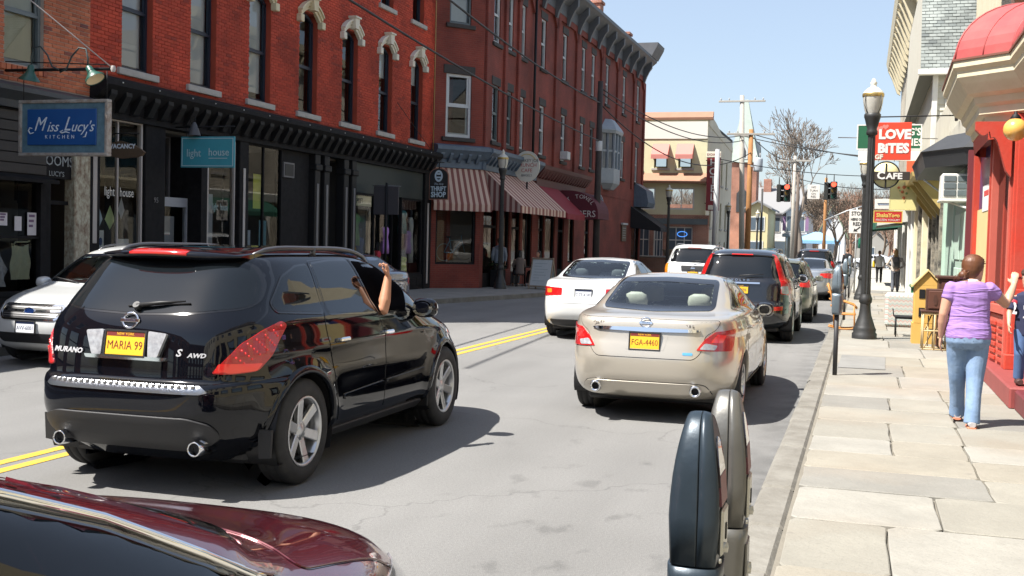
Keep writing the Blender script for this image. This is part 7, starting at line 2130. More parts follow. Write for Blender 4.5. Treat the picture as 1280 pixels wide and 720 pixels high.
MB().lathe([(.001,-.015),(.27,-.015),(.27,.015),(.001,.015)],32,c=(.40,24.0,3.32),axis='y').build('disc',mat('cafe_cream',(.62,.56,.30),.5),cf,world=True)
MB().loft([[(.40+(.262+.018*math.cos(w))*math.cos(a),24.0+.02*math.sin(w),3.32+(.262+.018*math.cos(w))*math.sin(a))for w in[2*PI*q/6 for q in range(6)]]for a in[2*PI*k/32 for k in range(33)]],caps=False).build('rim',M_('black_iron'),cf,world=True)
MB().box(.385,.415,23.975,23.984,3.05,3.55).build('stroke',M_('black_iron'),cf,world=True)
MB().cbox(.12,.86,23.95,23.975,3.215,3.385,.006).build('bar',mat('cafe_bar',(.035,.026,.02),.5),cf,world=True)
text('C','sign_lettering',.21,sw,front(.305,23.949,3.30),cf,world=True,bold=.008,sx=1.05)
text('AFE','sign_lettering',.165,sw,front(.56,23.949,3.29),cf,world=True,bold=.006,sx=1.15)
for x in(.25,.55):MB().tube([(x,24,3.585),(x,24,3.62)],.005,5).build('hook',M_('black_iron'),cf,world=True)
gs=board('shop_sign','dark green shop sign with white letters behind the bright red hanging sign',-.21,1.29,30.0,4.37,4.95,mat('sign_green',(.015,.10,.045),.45),edge=(.03,sw))
text("MEG'S",'sign_lettering',.25,sw,front(1.0,29.98,4.78),gs,world=True,sx=.9,bold=.006)
text('WINES','sign_lettering',.25,sw,front(1.0,29.98,4.52),gs,world=True,sx=.9,bold=.006)
wb=board('shop_sign','blank white board under the dark green sign',-.19,1.30,30.0,4.06,4.33,sw)
ga=thing('sign_bracket','thin grey arm holding the green sign','bracket',(1.66,30,4.6))
MB().tube([(1.7,30.05,4.62),(-.7,30.05,4.66)],.014,6).build('arm',M_('dull_steel')if 'dull_steel' in MATS else mat('dull_steel',(.35,.35,.36),.35,metal=.9),ga,world=True)
pz=board('hanging_sign','pale yellow sign with a pizza slice below the cafe sign',.63,1.25,30.4,2.85,3.63,mat('pizza_yellow',(.64,.58,.26),.5),edge=(.02,mat('cafe_cream',(.62,.56,.30),.5)))
MB().prism([(.76,3.42),(1.12,3.47),(.98,3.02)],'y',30.375,30.383).build('slice',mat('pizza_cheese',(.66,.52,.22),.6),pz,world=True)
for(x,z,r,m_)in((.83,3.41,.035,'p_red'),(.96,3.42,.045,'p_red'),(1.06,3.40,.03,'p_green'),(.92,3.30,.04,'p_red'),(1.02,3.26,.03,'p_green'),(.96,3.15,.04,'p_red'),(.86,3.33,.02,'p_green')):
 MB().lathe([(.001,0),(r,0),(r,-.004),(.001,-.004)],10,c=(x,30.373,z),axis='y').build('topping',mat('p_red',(.55,.16,.06),.6)if m_=='p_red' else mat('p_green',(.25,.38,.12),.6),pz,world=True)
tr=board('hanging_sign','red sign edge hanging between the green sign and the pizza sign',1.02,1.25,31.0,3.70,4.30,mat('sign_coral',(.55,.11,.05),.5))
sk=board('hanging_sign','small red frozen yogurt sign with yellow letters',.31,1.10,36.0,2.66,2.98,mat('sign_crimson',(.45,.025,.025),.45),edge=(.025,mat('sign_gold',(.6,.42,.10),.5)))
text('ShakaYogo','sign_lettering',.17,mat('sign_gold',(.6,.42,.10),.5),front(.705,35.98,2.86),sk,world=True,bold=.006,sx=.9)
text('FROZEN YOGURT','sign_lettering',.085,sw,front(.705,35.98,2.72),sk,world=True)
wv=board('hanging_sign','white sign with a faint blue line above the red yogurt sign',.31,1.10,36.2,3.06,3.36,sw)
MB().box(.40,1.0,36.18,36.184,3.18,3.24).build('print',mat('faint_blue',(.35,.42,.55),.6),wv,world=True)
for(x0,z,y)in((.3,3.42,36.1),(.6,3.68,30.4)):
 t=thing('sign_bracket','thin black arm above the %s'%('white and red signs' if y>33 else 'yellow pizza sign'),'bracket',(1.6,y,z))
 MB().tube([(1.68,y,z),(x0,y,z)],.012,6).build('arm',M_('black_iron'),t,world=True)
 for x in(x0+.05,1.2):MB().tube([(x,y,z),(x,y,z-.06)],.006,5).build('hook',M_('black_iron'),t,world=True)
st=thing('road_sign','white stop here on red sign with a black arrow behind the lamp posts','sign',(-.25,45,.1))
MB().cbox(-.53,.05,44.98,45.0,2.43,3.33,.006).build('panel',sw,st,world=True)
ink=mat('sign_black',(.02,.02,.02),.5)
for s_,z,q in(('STOP',3.18,.21),('HERE ON',2.96,.13),('RED',2.78,.19)):text(s_,'sign_lettering',q,ink,front(-.24,44.975,z),st,world=True,sx=.85,bold=.004)
MB().prism([(-.36,2.50),(-.20,2.50),(-.24,2.545),(-.10,2.66),(-.13,2.69),(-.27,2.575),(-.32,2.62)],'y',44.974,44.978).build('arrow',ink,st,world=True)
MB().tube([(-.25,45.03,.1),(-.25,45.03,3.4)],.035,6).build('post',mat('galvanised',(.42,.43,.43),.5,metal=.4),st,world=True)
gn=thing('road_sign','small green street sign low behind the second lamp','sign',(-.1,70,.1))
MB().box(-.25,.35,69.98,70,1.9,2.5).build('panel',mat('road_green',(.01,.18,.10),.5),gn,world=True)
MB().tube([(.05,70.03,.1),(.05,70.03,2.6)],.03,6).build('post',M_('galvanised'),gn,world=True)
# ---- traffic signals on their wire
def signal(label,x,y,z,rz=0.0,lit=True):
 t=thing('traffic_light',label,'traffic light',(x,y,z),rz,'traffic lights over the crossing')
 MB().cbox(-.19,.19,-.12,.12,-.52,.52,.03).build('housing',mat('signal_black',(.02,.022,.02),.6),t)
 for k,(zz,c)in enumerate(((.34,'red'),(0,'amber'),(-.34,'green'))):
  m_=mat('lens_red_lit',(.6,.03,.02),.3,emit=(1,.06,.03),estr=2.2)if(k==0 and lit)else mat('lens_off_'+c,{'red':(.10,.01,.01),'amber':(.10,.06,.01),'green':(.01,.06,.04)}[c],.4)
  MB().lathe([(.001,-.135),(.10,-.13),(.145,-.12)],16,axis='y',c=(0,0,zz)).build('lens',m_,t)
  MB().lathe([(.155,-.12),(.155,-.34),(.145,-.34),(.145,-.12)],14,axis='y',c=(0,0,zz),a0=-.25*PI+PI/2-PI/2,a1=1.25*PI).build('visor',M_('signal_black'),t)
 MB().tube([(0,0,.52),(0,0,.95)],.03,6).build('hanger',M_('signal_black'),t)
 return t
signal('red traffic light hanging left, facing us',-4.35,68,5.05)
signal('dark traffic light turned aside, left of the left red one',-4.85,68.3,5.05,PI/2,False)
signal('red traffic light hanging right, facing us',-1.72,68,5.22)
signal('dark traffic light turned aside, left of the right red one',-2.15,68.3,5.20,PI/2,False)
nt=board('hanging_sign','white no turn on red sign between the traffic lights',-3.20,-2.50,68.1,4.72,5.55,sw)
for s_,z in(('NO',5.4),('TURN',5.2),('ON',5.02),('RED',4.85)):text(s_,'sign_lettering',.17,ink,front(-2.85,68.08,z),nt,world=True)
# ---- utility poles and wires
mat('pole_wood',(.13,.10,.08),.85,var=.5,vscale=6,stretch=(4,4,.5))
def pole(label,x,y,h,r=.15,m=None,arms=(),z0=0,gear=True,lean=(0,0)):
 t=thing('utility_pole',label,'pole',(x,y,z0),0,'poles carrying the wires')
 m=m or M_('pole_wood')
 MB().tube([(0,0,0),(lean[0]*.5,lean[1]*.5,h*.5),(lean[0],lean[1],h)],[r,r*.88,r*.72],10).build('shaft',m,t)
 for(z,w,a)in arms:
  MB().cbox(-w,w,-.06,.06,-.06,.06,.01,M=Matrix.Translation((lean[0]*z/h,-.12,z))@rotz(a)).build('crossarm',mat('arm_grey',(.36,.34,.30),.8),t)
  for k in(-.9,-.55,.55,.9):MB().lathe([(.03,.06),(.05,.10),(.04,.16),(.05,.2),(.02,.22)],8,M=Matrix.Translation((lean[0]*z/h,-.12,z))@rotz(a)@Matrix.Translation((k*w,0,0))).build('insulator',mat('insulator_grey',(.4,.4,.4),.3),t)
 return t
pole('dark wooden pole against the corner block with a white bracket sleeve',-11.22,48.3,8.9,.16,mat('pole_dark',(.055,.045,.042),.85,var=.5,vscale=6))
MBp=MB().lathe([(.145,0),(.155,.02),(.155,.42),(.145,.44)],12,c=(-11.22,48.3,5.85))
tag(MBp.build('pole_sleeve',mat('sleeve_white',(.5,.52,.54),.5)),'white sleeve strapped around the dark wooden pole','sleeve')
tag(MB().cbox(-11.50,-11.38,48.0,48.25,3.1,3.75,.03).build('meter_box',mat('box_grey',(.22,.25,.28),.5)),'grey electric box on the left of the dark pole','box')
wg=mat('pole_grey',(.40,.37,.32),.85,var=.4,vscale=6);wo=mat('pole_russet',(.34,.16,.055),.85,var=.4,vscale=5)
pole('tall pale pole with the topmost crossarm, left of the russet pole',-7.75,77,12.0,.20,wg,arms=((11.6,1.55,0),(9.3,.5,0)),lean=(-.35,0))
pole('russet wooden pole carrying a transformer',-6.75,70,9.0,.19,wo,arms=((8.7,1.45,.1),))
tr=thing('transformer','grey transformer can on the russet pole','transformer',(-6.35,69.8,6.6))
MB().lathe([(.02,0),(.26,.02),(.28,.1),(.28,.75),(.24,.85),(.02,.88)],14,c=(-6.25,69.8,6.4)).build('can',mat('can_grey',(.38,.42,.46),.5),tr,world=True)
MB().cbox(-6.7,-6.2,69.75,69.85,6.7,6.8,.01).build('bracket',M_('galvanised'),tr,world=True)
for k in(-.12,.1):MB().tube([(-6.25+k,69.8,7.25),(-6.25+k,69.8,7.55)],[.04,.025],6).build('bushing',M_('insulator_grey'),tr,world=True)
pole('thin dark pole between the russet pole and the white house',-6.3,74,5.6,.09,mat('pole_black',(.03,.03,.03),.6))
pole('pale grey steel pole by the hotel side wall',-7.75,62,7.1,.17,mat('pole_pale',(.46,.47,.48),.5,metal=.3))
pole('weathered pole pair member left of the forked tree',-5.25,90,9.0,.17,wg,arms=((8.6,1.2,0),))
pole('darker brown pole just right of the weathered one',-4.85,88,7.6,.15,M_('pole_wood'))
pole('russet pole with a street light arm under the right traffic light',-2.7,85,7.0,.14,wo)
sa=thing('light_arm','pale street light arm reaching right from the russet pole','lamp arm',(-2.7,84.8,3.8))
MB().tube([(-2.7,84.8,3.9),(-1.2,84.8,4.6),(.0,84.8,5.0)],.05,6).build('arm',M_('galvanised'),sa,world=True)
MB().ell((.25,84.8,5.0),(.35,.12,.08),10,6).build('lamp_head',M_('galvanised'),sa,world=True)
def wire(label,a,b,sag,r=.012,n=24,cat='wire',m=None):
 a=Vector(a);b=Vector(b)
 pts=[a.lerp(b,i/n)-Vector((0,0,sag*4*(i/n)*(1-i/n)))for i in range(n+1)]
 o=MB().tube(pts,r,5).build('wire',m or mat('wire_black',(.012,.012,.013),.6))
 o['group']='overhead wires'
 return tag(o,label,cat,'overhead wires')
wire('upper thick wire slanting down across the red brick building to the dark pole',(-9.5,11.0,8.75),(-11.2,48.2,7.95),.55,.030)
wire('lower wire slanting across the red brick building under the thick one',(-9.6,9.5,7.1),(-11.2,48.2,6.3),.35,.028)
wire('wire from the dark pole down past the hotel corner',(-11.2,48.4,7.9),(-6.7,70,7.6),1.6,.028)
wire('higher wire from the dark pole towards the tall pale pole',(-11.2,48.4,8.6),(-8.1,77,9.3),.8,.028)
wire('second wire from the corner block to the tall pale pole',(-11.2,48.4,8.4),(-7.9,77,9.0),.9,.028)
wire('wire crossing right from the tall pale pole over the bare tree',(-8.0,77,9.3),(6.0,66,6.9),.5,.028)
wire('wire crossing right from the russet pole arm',(-6.6,70,8.7),(6.0,60,6.2),.5,.028)
wire('signal wire that carries the two traffic lights',(-7.7,62.2,6.6),(5.5,72,6.6),.55,.022)
wire('low wire to the right over the stop sign',(-5.2,90,7.3),(5,58,5.2),.6,.028)
wire('thin wire from the russet pole to the weathered pole',(-6.7,70,8.6),(-5.2,90,8.7),.5,.028)
wire('pale guy wire from the eatery sign bar up to the brick wall',(-11.85,15.7,4.46),(-13.98,14.0,6.6),.0,.010,4,m=mat('cable_pale',(.42,.38,.36),.5))
wire('thin cable along the foot of the brick above the black cornice',(-13.6,31.5,5.9),(-13.7,35.4,4.4),.0,.010,4)
# ---- signs on the left
mt=mat('lucy_teal',(.11,.20,.25),.6,var=.6,vcol=(.035,.08,.12),vscale=7,bump=.2)
ml=thing('hanging_sign','large blue eatery sign with white script lettering in a weathered frame','sign',(-12.8,15.7,3.05))
MB().box(-13.62,-11.96,15.67,15.73,3.06,3.92).build('panel',mt,ml,world=True)
for a in((-13.68,-11.90,3.90,3.955),(-13.68,-11.90,3.02,3.075),(-13.68,-13.62,3.075,3.90),(-11.96,-11.90,3.075,3.90)):
 MB().cbox(a[0],a[1],15.64,15.76,a[2],a[3],.01).build('frame',mat('frame_weathered',(.36,.34,.31),.7,var=.8,vcol=(.16,.10,.07),vscale=9),ml,world=True)
MB().cbox(-13.50,-12.12,15.645,15.668,3.20,3.80,.008).build('name_panel',mat('lucy_blue',(.010,.075,.26),.45,var=.3,vcol=(.008,.05,.19),vscale=3),ml,world=True)
ps=mat('pale_script',(.60,.66,.72),.5)
def front15(x,z):return face_mat((x,15.643,z),(1,0,0))
text('M','sign_lettering',.33,ps,front15(-13.26,3.54),ml,world=True,shear=.45,sx=.82)
text('iss','sign_lettering',.245,ps,front15(-12.99,3.50),ml,world=True,shear=.4,sx=.95)
text('L','sign_lettering',.33,ps,front15(-12.70,3.54),ml,world=True,shear=.45,sx=.85)
text("ucy's",'sign_lettering',.245,ps,front15(-12.40,3.50),ml,world=True,shear=.4,sx=.95)
for pts in(((-13.36,3.41),(-13.43,3.39),(-13.47,3.44),(-13.44,3.49),(-13.39,3.48)),((-12.77,3.45),(-12.83,3.42),(-12.80,3.40),(-12.72,3.42),(-12.64,3.40)),((-12.30,3.42),(-12.33,3.34),(-12.38,3.33))):
 MB().tube([(x,15.642,z)for x,z in pts],[.006]+[.013]*(len(pts)-2)+[.005],5).build('flourish',ps,ml,world=True)
text('KITCHEN','sign_lettering',.085,ps,front15(-12.84,3.335),ml,world=True,space=1.9)
bar=thing('sign_bracket','black bracket bar over the eatery sign','bracket',(-13.9,15.7,4.45))
MB().tube([(-14.0,15.7,4.47),(-11.82,15.7,4.45)],.026,8).tube([(-14.0,15.7,4.62),(-11.95,15.7,4.52)],.010,6).build('arm',M_('black_iron'),bar,world=True)
for x in(-13.62,-11.96):MB().tube([(x,15.7,4.45),(x,15.7,3.93)],.008,5).build('hanger_rod',M_('black_iron'),bar,world=True)
MB().lathe([(.03,-.05),(.045,0),(.03,.05)],8,c=(-11.84,15.7,4.45)).build('end_cap',mat('cable_pale',(.42,.38,.36),.5),bar,world=True)
def gooseneck(label,x,y,z,tilt,side):
 t=thing('gooseneck_lamp',label,'lamp',(x,y,z),0,'gooseneck lamps over the eatery sign')
 gm=mat('lamp_green',(.012,.075,.055),.4,coat=.3)
 MB().tube([(side*.55,0,.03),(side*.42,0,.08),(side*.32,0,.28),(side*.18,0,.42),(side*.04,0,.40),(0,0,.24),(0,0,.12)],.014,6).build('arm',mat('lamp_arm',(.03,.05,.05),.5),t)
 R_=Matrix.Translation((0,0,.12))@Matrix.Rotation(tilt,4,'Y')
 MB().lathe([(.03,.0),(.055,-.03),(.06,-.10),(.09,-.16),(.165,-.24),(.17,-.27)],18,M=R_).build('shade',gm,t)
 MB().lathe([(.001,-.20),(.08,-.20),(.155,-.262)],18,M=R_).build('shade_inside',mat('shade_cream',(.66,.54,.34),.6),t)
 return t
gooseneck('dark green gooseneck lamp at the left end of the eatery sign',-13.40,15.62,4.42,.15,1)
gooseneck('green gooseneck lamp showing its cream inside at the right end of the eatery sign',-12.22,15.55,4.36,-.6,-1)
lh=thing('hanging_sign','turquoise hanging shop sign with a thin pale border','sign',(-13.2,20.6,3.2))
MB().cbox(-13.82,-12.53,20.58,20.62,3.17,3.82,.008).build('panel',mat('turquoise',(.055,.30,.37),.45,var=.25,vscale=3),lh,world=True)
for a in((-13.79,-12.56,3.775,3.79),(-13.79,-12.56,3.20,3.215),(-13.79,-13.775,3.215,3.775),(-12.575,-12.56,3.215,3.775)):
 MB().box(a[0],a[1],20.573,20.58,a[2],a[3]).build('border',mat('border_pale',(.42,.55,.58),.5),lh,world=True)
bl=M_('border_pale')
text('light','sign_lettering',.23,bl,face_mat((-13.50,20.572,3.47),(1,0,0)),lh,world=True,sx=.9)
text('house','sign_lettering',.23,bl,face_mat((-12.90,20.572,3.49),(1,0,0)),lh,world=True,sx=.9)
MB().box(-13.14,-12.70,20.573,20.577,3.36,3.375).build('underline',bl,lh,world=True)
b2=thing('sign_bracket','thin bracket over the turquoise sign with a bell lamp','bracket',(-14,20.6,4.0))
MB().tube([(-14.0,20.6,4.02),(-12.55,20.6,4.03)],.016,6).build('arm',M_('black_iron'),b2,world=True)
for x in(-13.7,-12.65):MB().tube([(x,20.6,4.02),(x,20.6,3.82)],.007,5).build('hanger_rod',M_('black_iron'),b2,world=True)
MB().tube([(-13.55,20.6,4.03),(-13.62,20.6,4.2),(-13.5,20.6,4.24),(-13.48,20.6,4.1)],.01,5).build('lamp_arm',M_('black_iron'),b2,world=True)
MB().lathe([(.02,.12),(.05,.08),(.075,.02),(.13,-.13),(.14,-.16)],14,c=(-13.48,20.55,4.0)).build('lamp_shade',mat('shade_grey',(.06,.06,.065),.5),b2,world=True)
vc=thing('hanging_sign','brown fish shaped vacancy sign hanging between the two blue signs','sign',(-13.5,18.3,3.3))
fish=[(-13.92,3.46),(-13.6,3.52),(-13.3,3.44),(-13.12,3.34),(-13.07,3.30),(-13.12,3.24),(-13.3,3.20),(-13.6,3.18),(-13.92,3.24)]
MB().prism(fish,'y',18.27,18.33).build('panel',mat('fish_brown',(.10,.065,.038),.6,var=.6,vscale=5),vc,world=True)
text('VACANCY','sign_lettering',.12,ps,face_mat((-13.55,18.265,3.41),(1,0,0)),vc,world=True,bold=.004)
MB().tube([(-14,18.3,3.66),(-13.2,18.3,3.66)],.012,5).tube([(-13.7,18.3,3.66),(-13.7,18.3,3.5)],.006,5).build('arm',M_('black_iron'),vc,world=True)
ts=thing('hanging_sign','arched black thrift shop sign with a pale face emblem and copper rim','sign',(-13.3,34.3,3.1))
def arch(k):
 w=.31+k;pts=[(-w,3.12-k),(w,3.12-k),(w,3.86)]
 pts+=[(w*math.cos(a),3.86+(.24+k)*math.sin(a))for a in[PI*q/12 for q in range(1,12)]]+[(-w,3.86)]
 return[(-13.28+x,z)for x,z in pts]
MB().prism(arch(.03),'y',34.30,34.34).build('rim',mat('copper_rim',(.34,.15,.10),.5),ts,world=True)
MB().prism(arch(0),'y',34.275,34.30).build('panel',ink,ts,world=True)
sb_=mat('sign_ice',(.50,.60,.66),.5)
text('THRIFT','sign_lettering',.20,sb_,face_mat((-13.28,34.27,3.44),(1,0,0)),ts,world=True,sx=.82,bold=.006)
text('SHOP','sign_lettering',.24,sb_,face_mat((-13.28,34.27,3.25),(1,0,0)),ts,world=True,sx=.85,bold=.008)
text('The Arty','sign_lettering',.09,sb_,face_mat((-13.28,34.27,3.60),(1,0,0)),ts,world=True,shear=.4)
for rx,rz,m_,yy in((.14,.19,sb_,34.268),(.085,.12,ink,34.266)):
 MB().prism([(-13.28+rx*math.cos(2*PI*k/20),3.86+rz*math.sin(2*PI*k/20))for k in range(20)],'y',yy,yy+.003).build('emblem',m_,ts,world=True)
MB().box(-13.36,-13.20,34.262,34.266,3.79,3.84).box(-13.34,-13.22,34.262,34.266,3.90,3.95).build('emblem_stroke',sb_,ts,world=True)
MB().tube([(-14,34.3,4.30),(-13.1,34.3,4.30)],.014,6).tube([(-13.28,34.3,4.30),(-13.28,34.3,4.1)],.02,6).build('arm',M_('black_iron'),ts,world=True)
ov=thing('shop_sign','white oval bagel shop sign on a post beside the striped awning','sign',(-12.15,40.5,.13))
MB().prism([(-12.15+.50*math.cos(2*PI*k/32),4.62+.58*math.sin(2*PI*k/32))for k in range(32)],'y',40.47,40.53).build('panel',mat('oval_white',(.52,.52,.46),.5),ov,world=True)
for i,(s_,z,q,c_)in enumerate((('MONKEY JOE',4.83,.16,'ink'),('BRUNCH',4.66,.20,'red'),('CAFE',4.46,.20,'red'),('BAGELS',4.28,.13,'ink'))):
 text(s_,'sign_lettering',q,mat('oval_red',(.36,.05,.05),.6)if c_=='red' else mat('oval_ink',(.05,.05,.06),.6),face_mat((-12.15,40.465,z),(1,0,0)),ov,world=True,sx=.95)
MB().tube([(-12.15+.40*math.cos(PI*(.18+.64*k/10)),40.468,4.62+.46*math.sin(PI*(.18+.64*k/10)))for k in range(11)],.018,5).build('print',mat('oval_gold',(.5,.36,.12),.6),ov,world=True)
MB().tube([(-12.15,40.55,.13),(-12.15,40.55,4.2)],.035,8).build('post',M_('black_iron'),ov,world=True)
bn=thing('sign_board','dark grey sign board seen edge-on before the thrift windows','sign',(-13.45,30.5,.13))
MB().cbox(-13.86,-13.06,30.48,30.52,2.48,3.32,.01).build('panel',mat('board_grey',(.055,.05,.055),.6),bn,world=True)
MB().tube([(-13.43,30.45,.13),(-13.43,30.45,3.42)],.04,8).build('post',M_('black_iron'),bn,world=True)
MB().tube([(-13.9,30.5,3.34),(-13.0,30.5,3.32)],.015,6).build('rail',M_('grey_strip'),bn,world=True)
for(y,lab,z)in((52.5,'oval grey sign beside the dark pole',3.7),):
 o=thing('shop_sign',lab,'sign',(-12.2,y,z))
 MB().prism([(-12.2+.30*math.cos(2*PI*k/20),z+.5*math.sin(2*PI*k/20))for k in range(20)],'y',y,y+.06).build('panel',mat('oval_grey',(.30,.34,.38),.5),o,world=True)
 MB().tube([(-12.7,y+.03,z+.3),(-12.2,y+.03,z+.3)],.02,5).build('arm',M_('black_iron'),o,world=True)
sn=thing('wall_sign','small brown framed sign on the brick wall near the black awning','sign',tuple(MCB@Vector((23.6,0,2.0))))
put(MB().cbox(23.1,24.2,.03,.09,1.95,2.85,.01).build('panel',mat('menu_brown',(.12,.08,.05),.6)),sn,MCB)
put(MB().cbox(23.0,24.3,.03,.16,2.85,2.95,.01).build('frame',M_('white_frame')),sn,MCB)
for k in range(5):put(MB().box(23.25,24.05-.1*(k%2),.09,.095,2.65-k*.13,2.68-k*.13).build('print',M_('sign_paint')),sn,MCB)
sbd=thing('sandwich_board','white chalk sandwich board standing on the left pavement','sign board',(-10.75,38.1,.13))
for sgn,nm in((-1,'front_panel'),(1,'rear_panel')):
 Mx=Matrix.Translation((-10.75,38.1,.13))@rotz(-.25)@Matrix.Translation((0,sgn*.25,0))@Matrix.Rotation(sgn*.24,4,'X')
 o=put(MB().cbox(-.40,.40,-.012,.012,.12,1.08,.004).build(nm,mat('board_white',(.56,.60,.60),.6,var=.2,vscale=4)),sbd,Mx)
 fr=MB().cbox(-.44,-.39,-.02,.02,0,1.14,.005).cbox(.39,.44,-.02,.02,0,1.14,.005).cbox(-.39,.39,-.02,.02,1.08,1.13,.005).cbox(-.39,.39,-.02,.02,.08,.13,.005)
 put(fr.build('frame',mat('board_wood',(.30,.24,.17),.6)),sbd,Mx)
 if sgn<0:
  for k,w in enumerate((.5,.3,.55,.42,.5,.25,.46)):
   put(MB().box(-.30,-.30+w,-.014,-.0125,.92-k*.105,.935-k*.105).build('print',mat('chalk_line',(.30,.36,.37),.7)),sbd,Mx)
   # ---- things in the shop windows
def garment(label,x,y,z,w,h,col,legs=False,seed=0,stand=True):
 R=random.Random(seed)
 t=thing('dress_form',label,'clothes',(x,y,z),0)
 m=mat('cloth_%s'%'_'.join('%03d'%int(c*100)for c in col),col,.85,var=.5,vscale=6)
 rs=[]
 for zz,k,d in((0,.9,.5),(.25,.85,.5),(.5,.7,.45),(.62,.62,.4),(.8,.85,.5),(.93,.95,.4),(1.0,.45,.3)):
  rs.append([(d*w*.5*math.sin(a)*(1+.08*R.uniform(-1,1)),k*w*.5*math.cos(a)*(1+.08*R.uniform(-1,1)),zz*h)for a in[2*PI*q/14 for q in range(14)]])
 MB().loft(rs).build('cloth',m,t)
 MB().lathe([(.05,h),(.06,h+.06),(.075,h+.16),(.06,h+.25),(.001,h+.28)],10).build('head_form',mat('form_dark',(.03,.03,.04),.7),t)
 if stand:MB().tube([(0,0,-min(z-.13,.6)),(0,0,.1)],.02,6).build('stand',M_('black_iron'),t)
 return t
garment('olive green jacket on a form in the left thrift window',-14.30,30.1,1.55,.62,.95,(.10,.19,.06),seed=1)
garment('dark blue dress in the left thrift window',-14.42,30.75,.95,.5,.85,(.03,.05,.15),seed=2)
garment('lilac and red dress beside the dark sign board',-14.42,32.6,1.3,.52,.85,(.42,.22,.58),seed=3)
garment('red skirt hanging low beside the lilac dress',-14.45,32.1,.78,.46,.62,(.52,.03,.06),seed=4,stand=False)
garment('teal top on a form in the right thrift window',-14.30,33.7,1.95,.55,.75,(.06,.22,.25),seed=5)
garment('lilac dress in the right thrift window',-14.32,34.2,1.30,.5,.75,(.46,.30,.60),seed=6)
garment('lime green skirt low in the right thrift window',-14.28,33.75,.70,.5,.5,(.48,.58,.08),seed=7,stand=False)
garment('white blouse at the far edge of the right thrift window',-14.34,34.5,1.0,.4,1.5,(.50,.50,.50),seed=8)
def hung(name,label,cat,y,z,poly,col,x=-14.22):
 m=mat('card_%s'%'_'.join('%03d'%int(c*100)for c in col),col,.8,var=.25,vscale=8)
 o=tag(MB().prism([(y+a,z+b)for a,b in poly],'x',x-.006,x).build(name,m),label,cat)
 return o
kite=[(0,.28),(.13,0),(.0,-.20),(-.13,0)]
hung('cloth_pendant','pale blue cloth pendant in the narrow black framed window','pendant',18.42,2.02,[(a*1.2,b*1.2)for a,b in kite],(.42,.52,.58))
hung('cloth_pendant','lime green cloth pendant in the narrow black framed window','pendant',18.80,2.02,[(a*1.2,b)for a,b in kite],(.45,.56,.25))
hung('cloth_pendant','small grey cloth pendant in the narrow black framed window','pendant',19.15,2.22,[(a*.8,b*.9)for a,b in kite],(.40,.40,.40))
pt=hung('printed_towel','white towel printed with blue and yellow leaves','towel',18.45,1.55,[(-.22,-.5),(.2,-.5),(.22,.25),(-.2,.25)],(.58,.60,.58),-14.26)
for k in range(9):MB().prism([(18.45+-.14+(k%3)*.13+.05*math.cos(2*PI*q/8),1.10+(k//3)*.24+(k%2)*.05+.085*math.sin(2*PI*q/8))for q in range(8)],'x',-14.259,-14.256).build('leaf_print',mat('leaf_navy',(.02,.05,.16),.7)if k%3 else mat('leaf_gold',(.5,.38,.05),.7),pt)
hung('hanging_card','white card on a string in the narrow black framed window','card',19.18,1.55,[(-.22,-.09),(.22,-.09),(.22,.09),(-.22,.09)],(.60,.60,.60))
hung('patterned_curtain','grey and white patterned curtain in the wide window under the turquoise sign','curtain',22.35,1.75,[(-.30,-.85),(.30,-.85),(.30,.95),(-.30,.95)],(.40,.41,.43),-14.34)
hung('hanging_cloth','pale blue cloth panel low in the wide dark shop window','cloth',24.05,1.45,[(-.32,-.55),(.28,-.55),(.28,.45),(-.32,.45)],(.46,.52,.60),-14.34)
hung('hanging_cloth','teal cloth panel behind the yellow poster','cloth',24.85,1.65,[(-.18,-.7),(.18,-.7),(.18,.5),(-.18,.5)],(.12,.26,.32),-14.30)
hung('hanging_cloth','pale dotted cloth seen through the grey door frame','cloth',21.15,1.35,[(-.40,-.9),(.40,-.9),(.40,.8),(-.40,.8)],(.34,.35,.37),-14.62)
hung('shop_poster','yellow poster behind the wide dark shop window','poster',24.35,2.85,[(-.22,-.42),(.22,-.42),(.22,.42),(-.22,.42)],(.56,.56,.10),-14.16)
for k,(y,z,w,h,lab)in enumerate(((15.72,1.95,.20,.22,'white paper with grey drawing taped to the eatery window'),(16.08,1.88,.17,.25,'blank white paper taped to the eatery window'),(16.42,1.88,.22,.40,'white poster with dark lettering in the eatery window'))):
 o=hung('window_notice',lab,'notice',y,z,[(-w/2,-h/2),(w/2,-h/2),(w/2,h/2),(-w/2,h/2)],(.62,.60,.62),-14.05)
 if k!=1:
  for q in range(3):MB().box(-14.049,-14.046,y-w*.35,y+w*(.3-.1*q),z+h*.3-q*h*.22,z+h*.36-q*h*.22+.02).build('print',mat('print_plum',(.16,.10,.18),.7),o)
ap=thing('apron','pale green apron hanging in the eatery window','apron',(-14.12,16.22,.95))
rs=[]
for k in range(9):
 t_=k/8;w=.22+.03*t_
 rs.append([(-14.12+.02*math.sin(q*1.9+k),16.22-w+2*w*q/12,1.48-.58*t_+(.06*(abs(q-6)/6)**2 if k==0 else 0))for q in range(13)])
MB().loft(rs,caps=False,closed=False).build('cloth',mat('apron_green',(.42,.44,.30),.85,var=.3,vscale=8),ap,world=True)
MB().tube([(-14.1,16.02,1.50),(-14.1,16.08,1.56),(-14.1,16.36,1.56),(-14.1,16.42,1.58)],.016,5).build('strap',mat('apron_green',(.42,.44,.30),.85),ap,world=True)
lc=thing('lace_cloth','white lace cloth bunched in the lower eatery window','cloth',(-14.2,15.75,.9))
rs=[]
for k in range(7):rs.append([(-14.2+.05*math.sin(q*1.3+k*.8),15.45+.5*q/12,.78+.10*k*(.8+.3*math.sin(q*.9)))for q in range(13)])
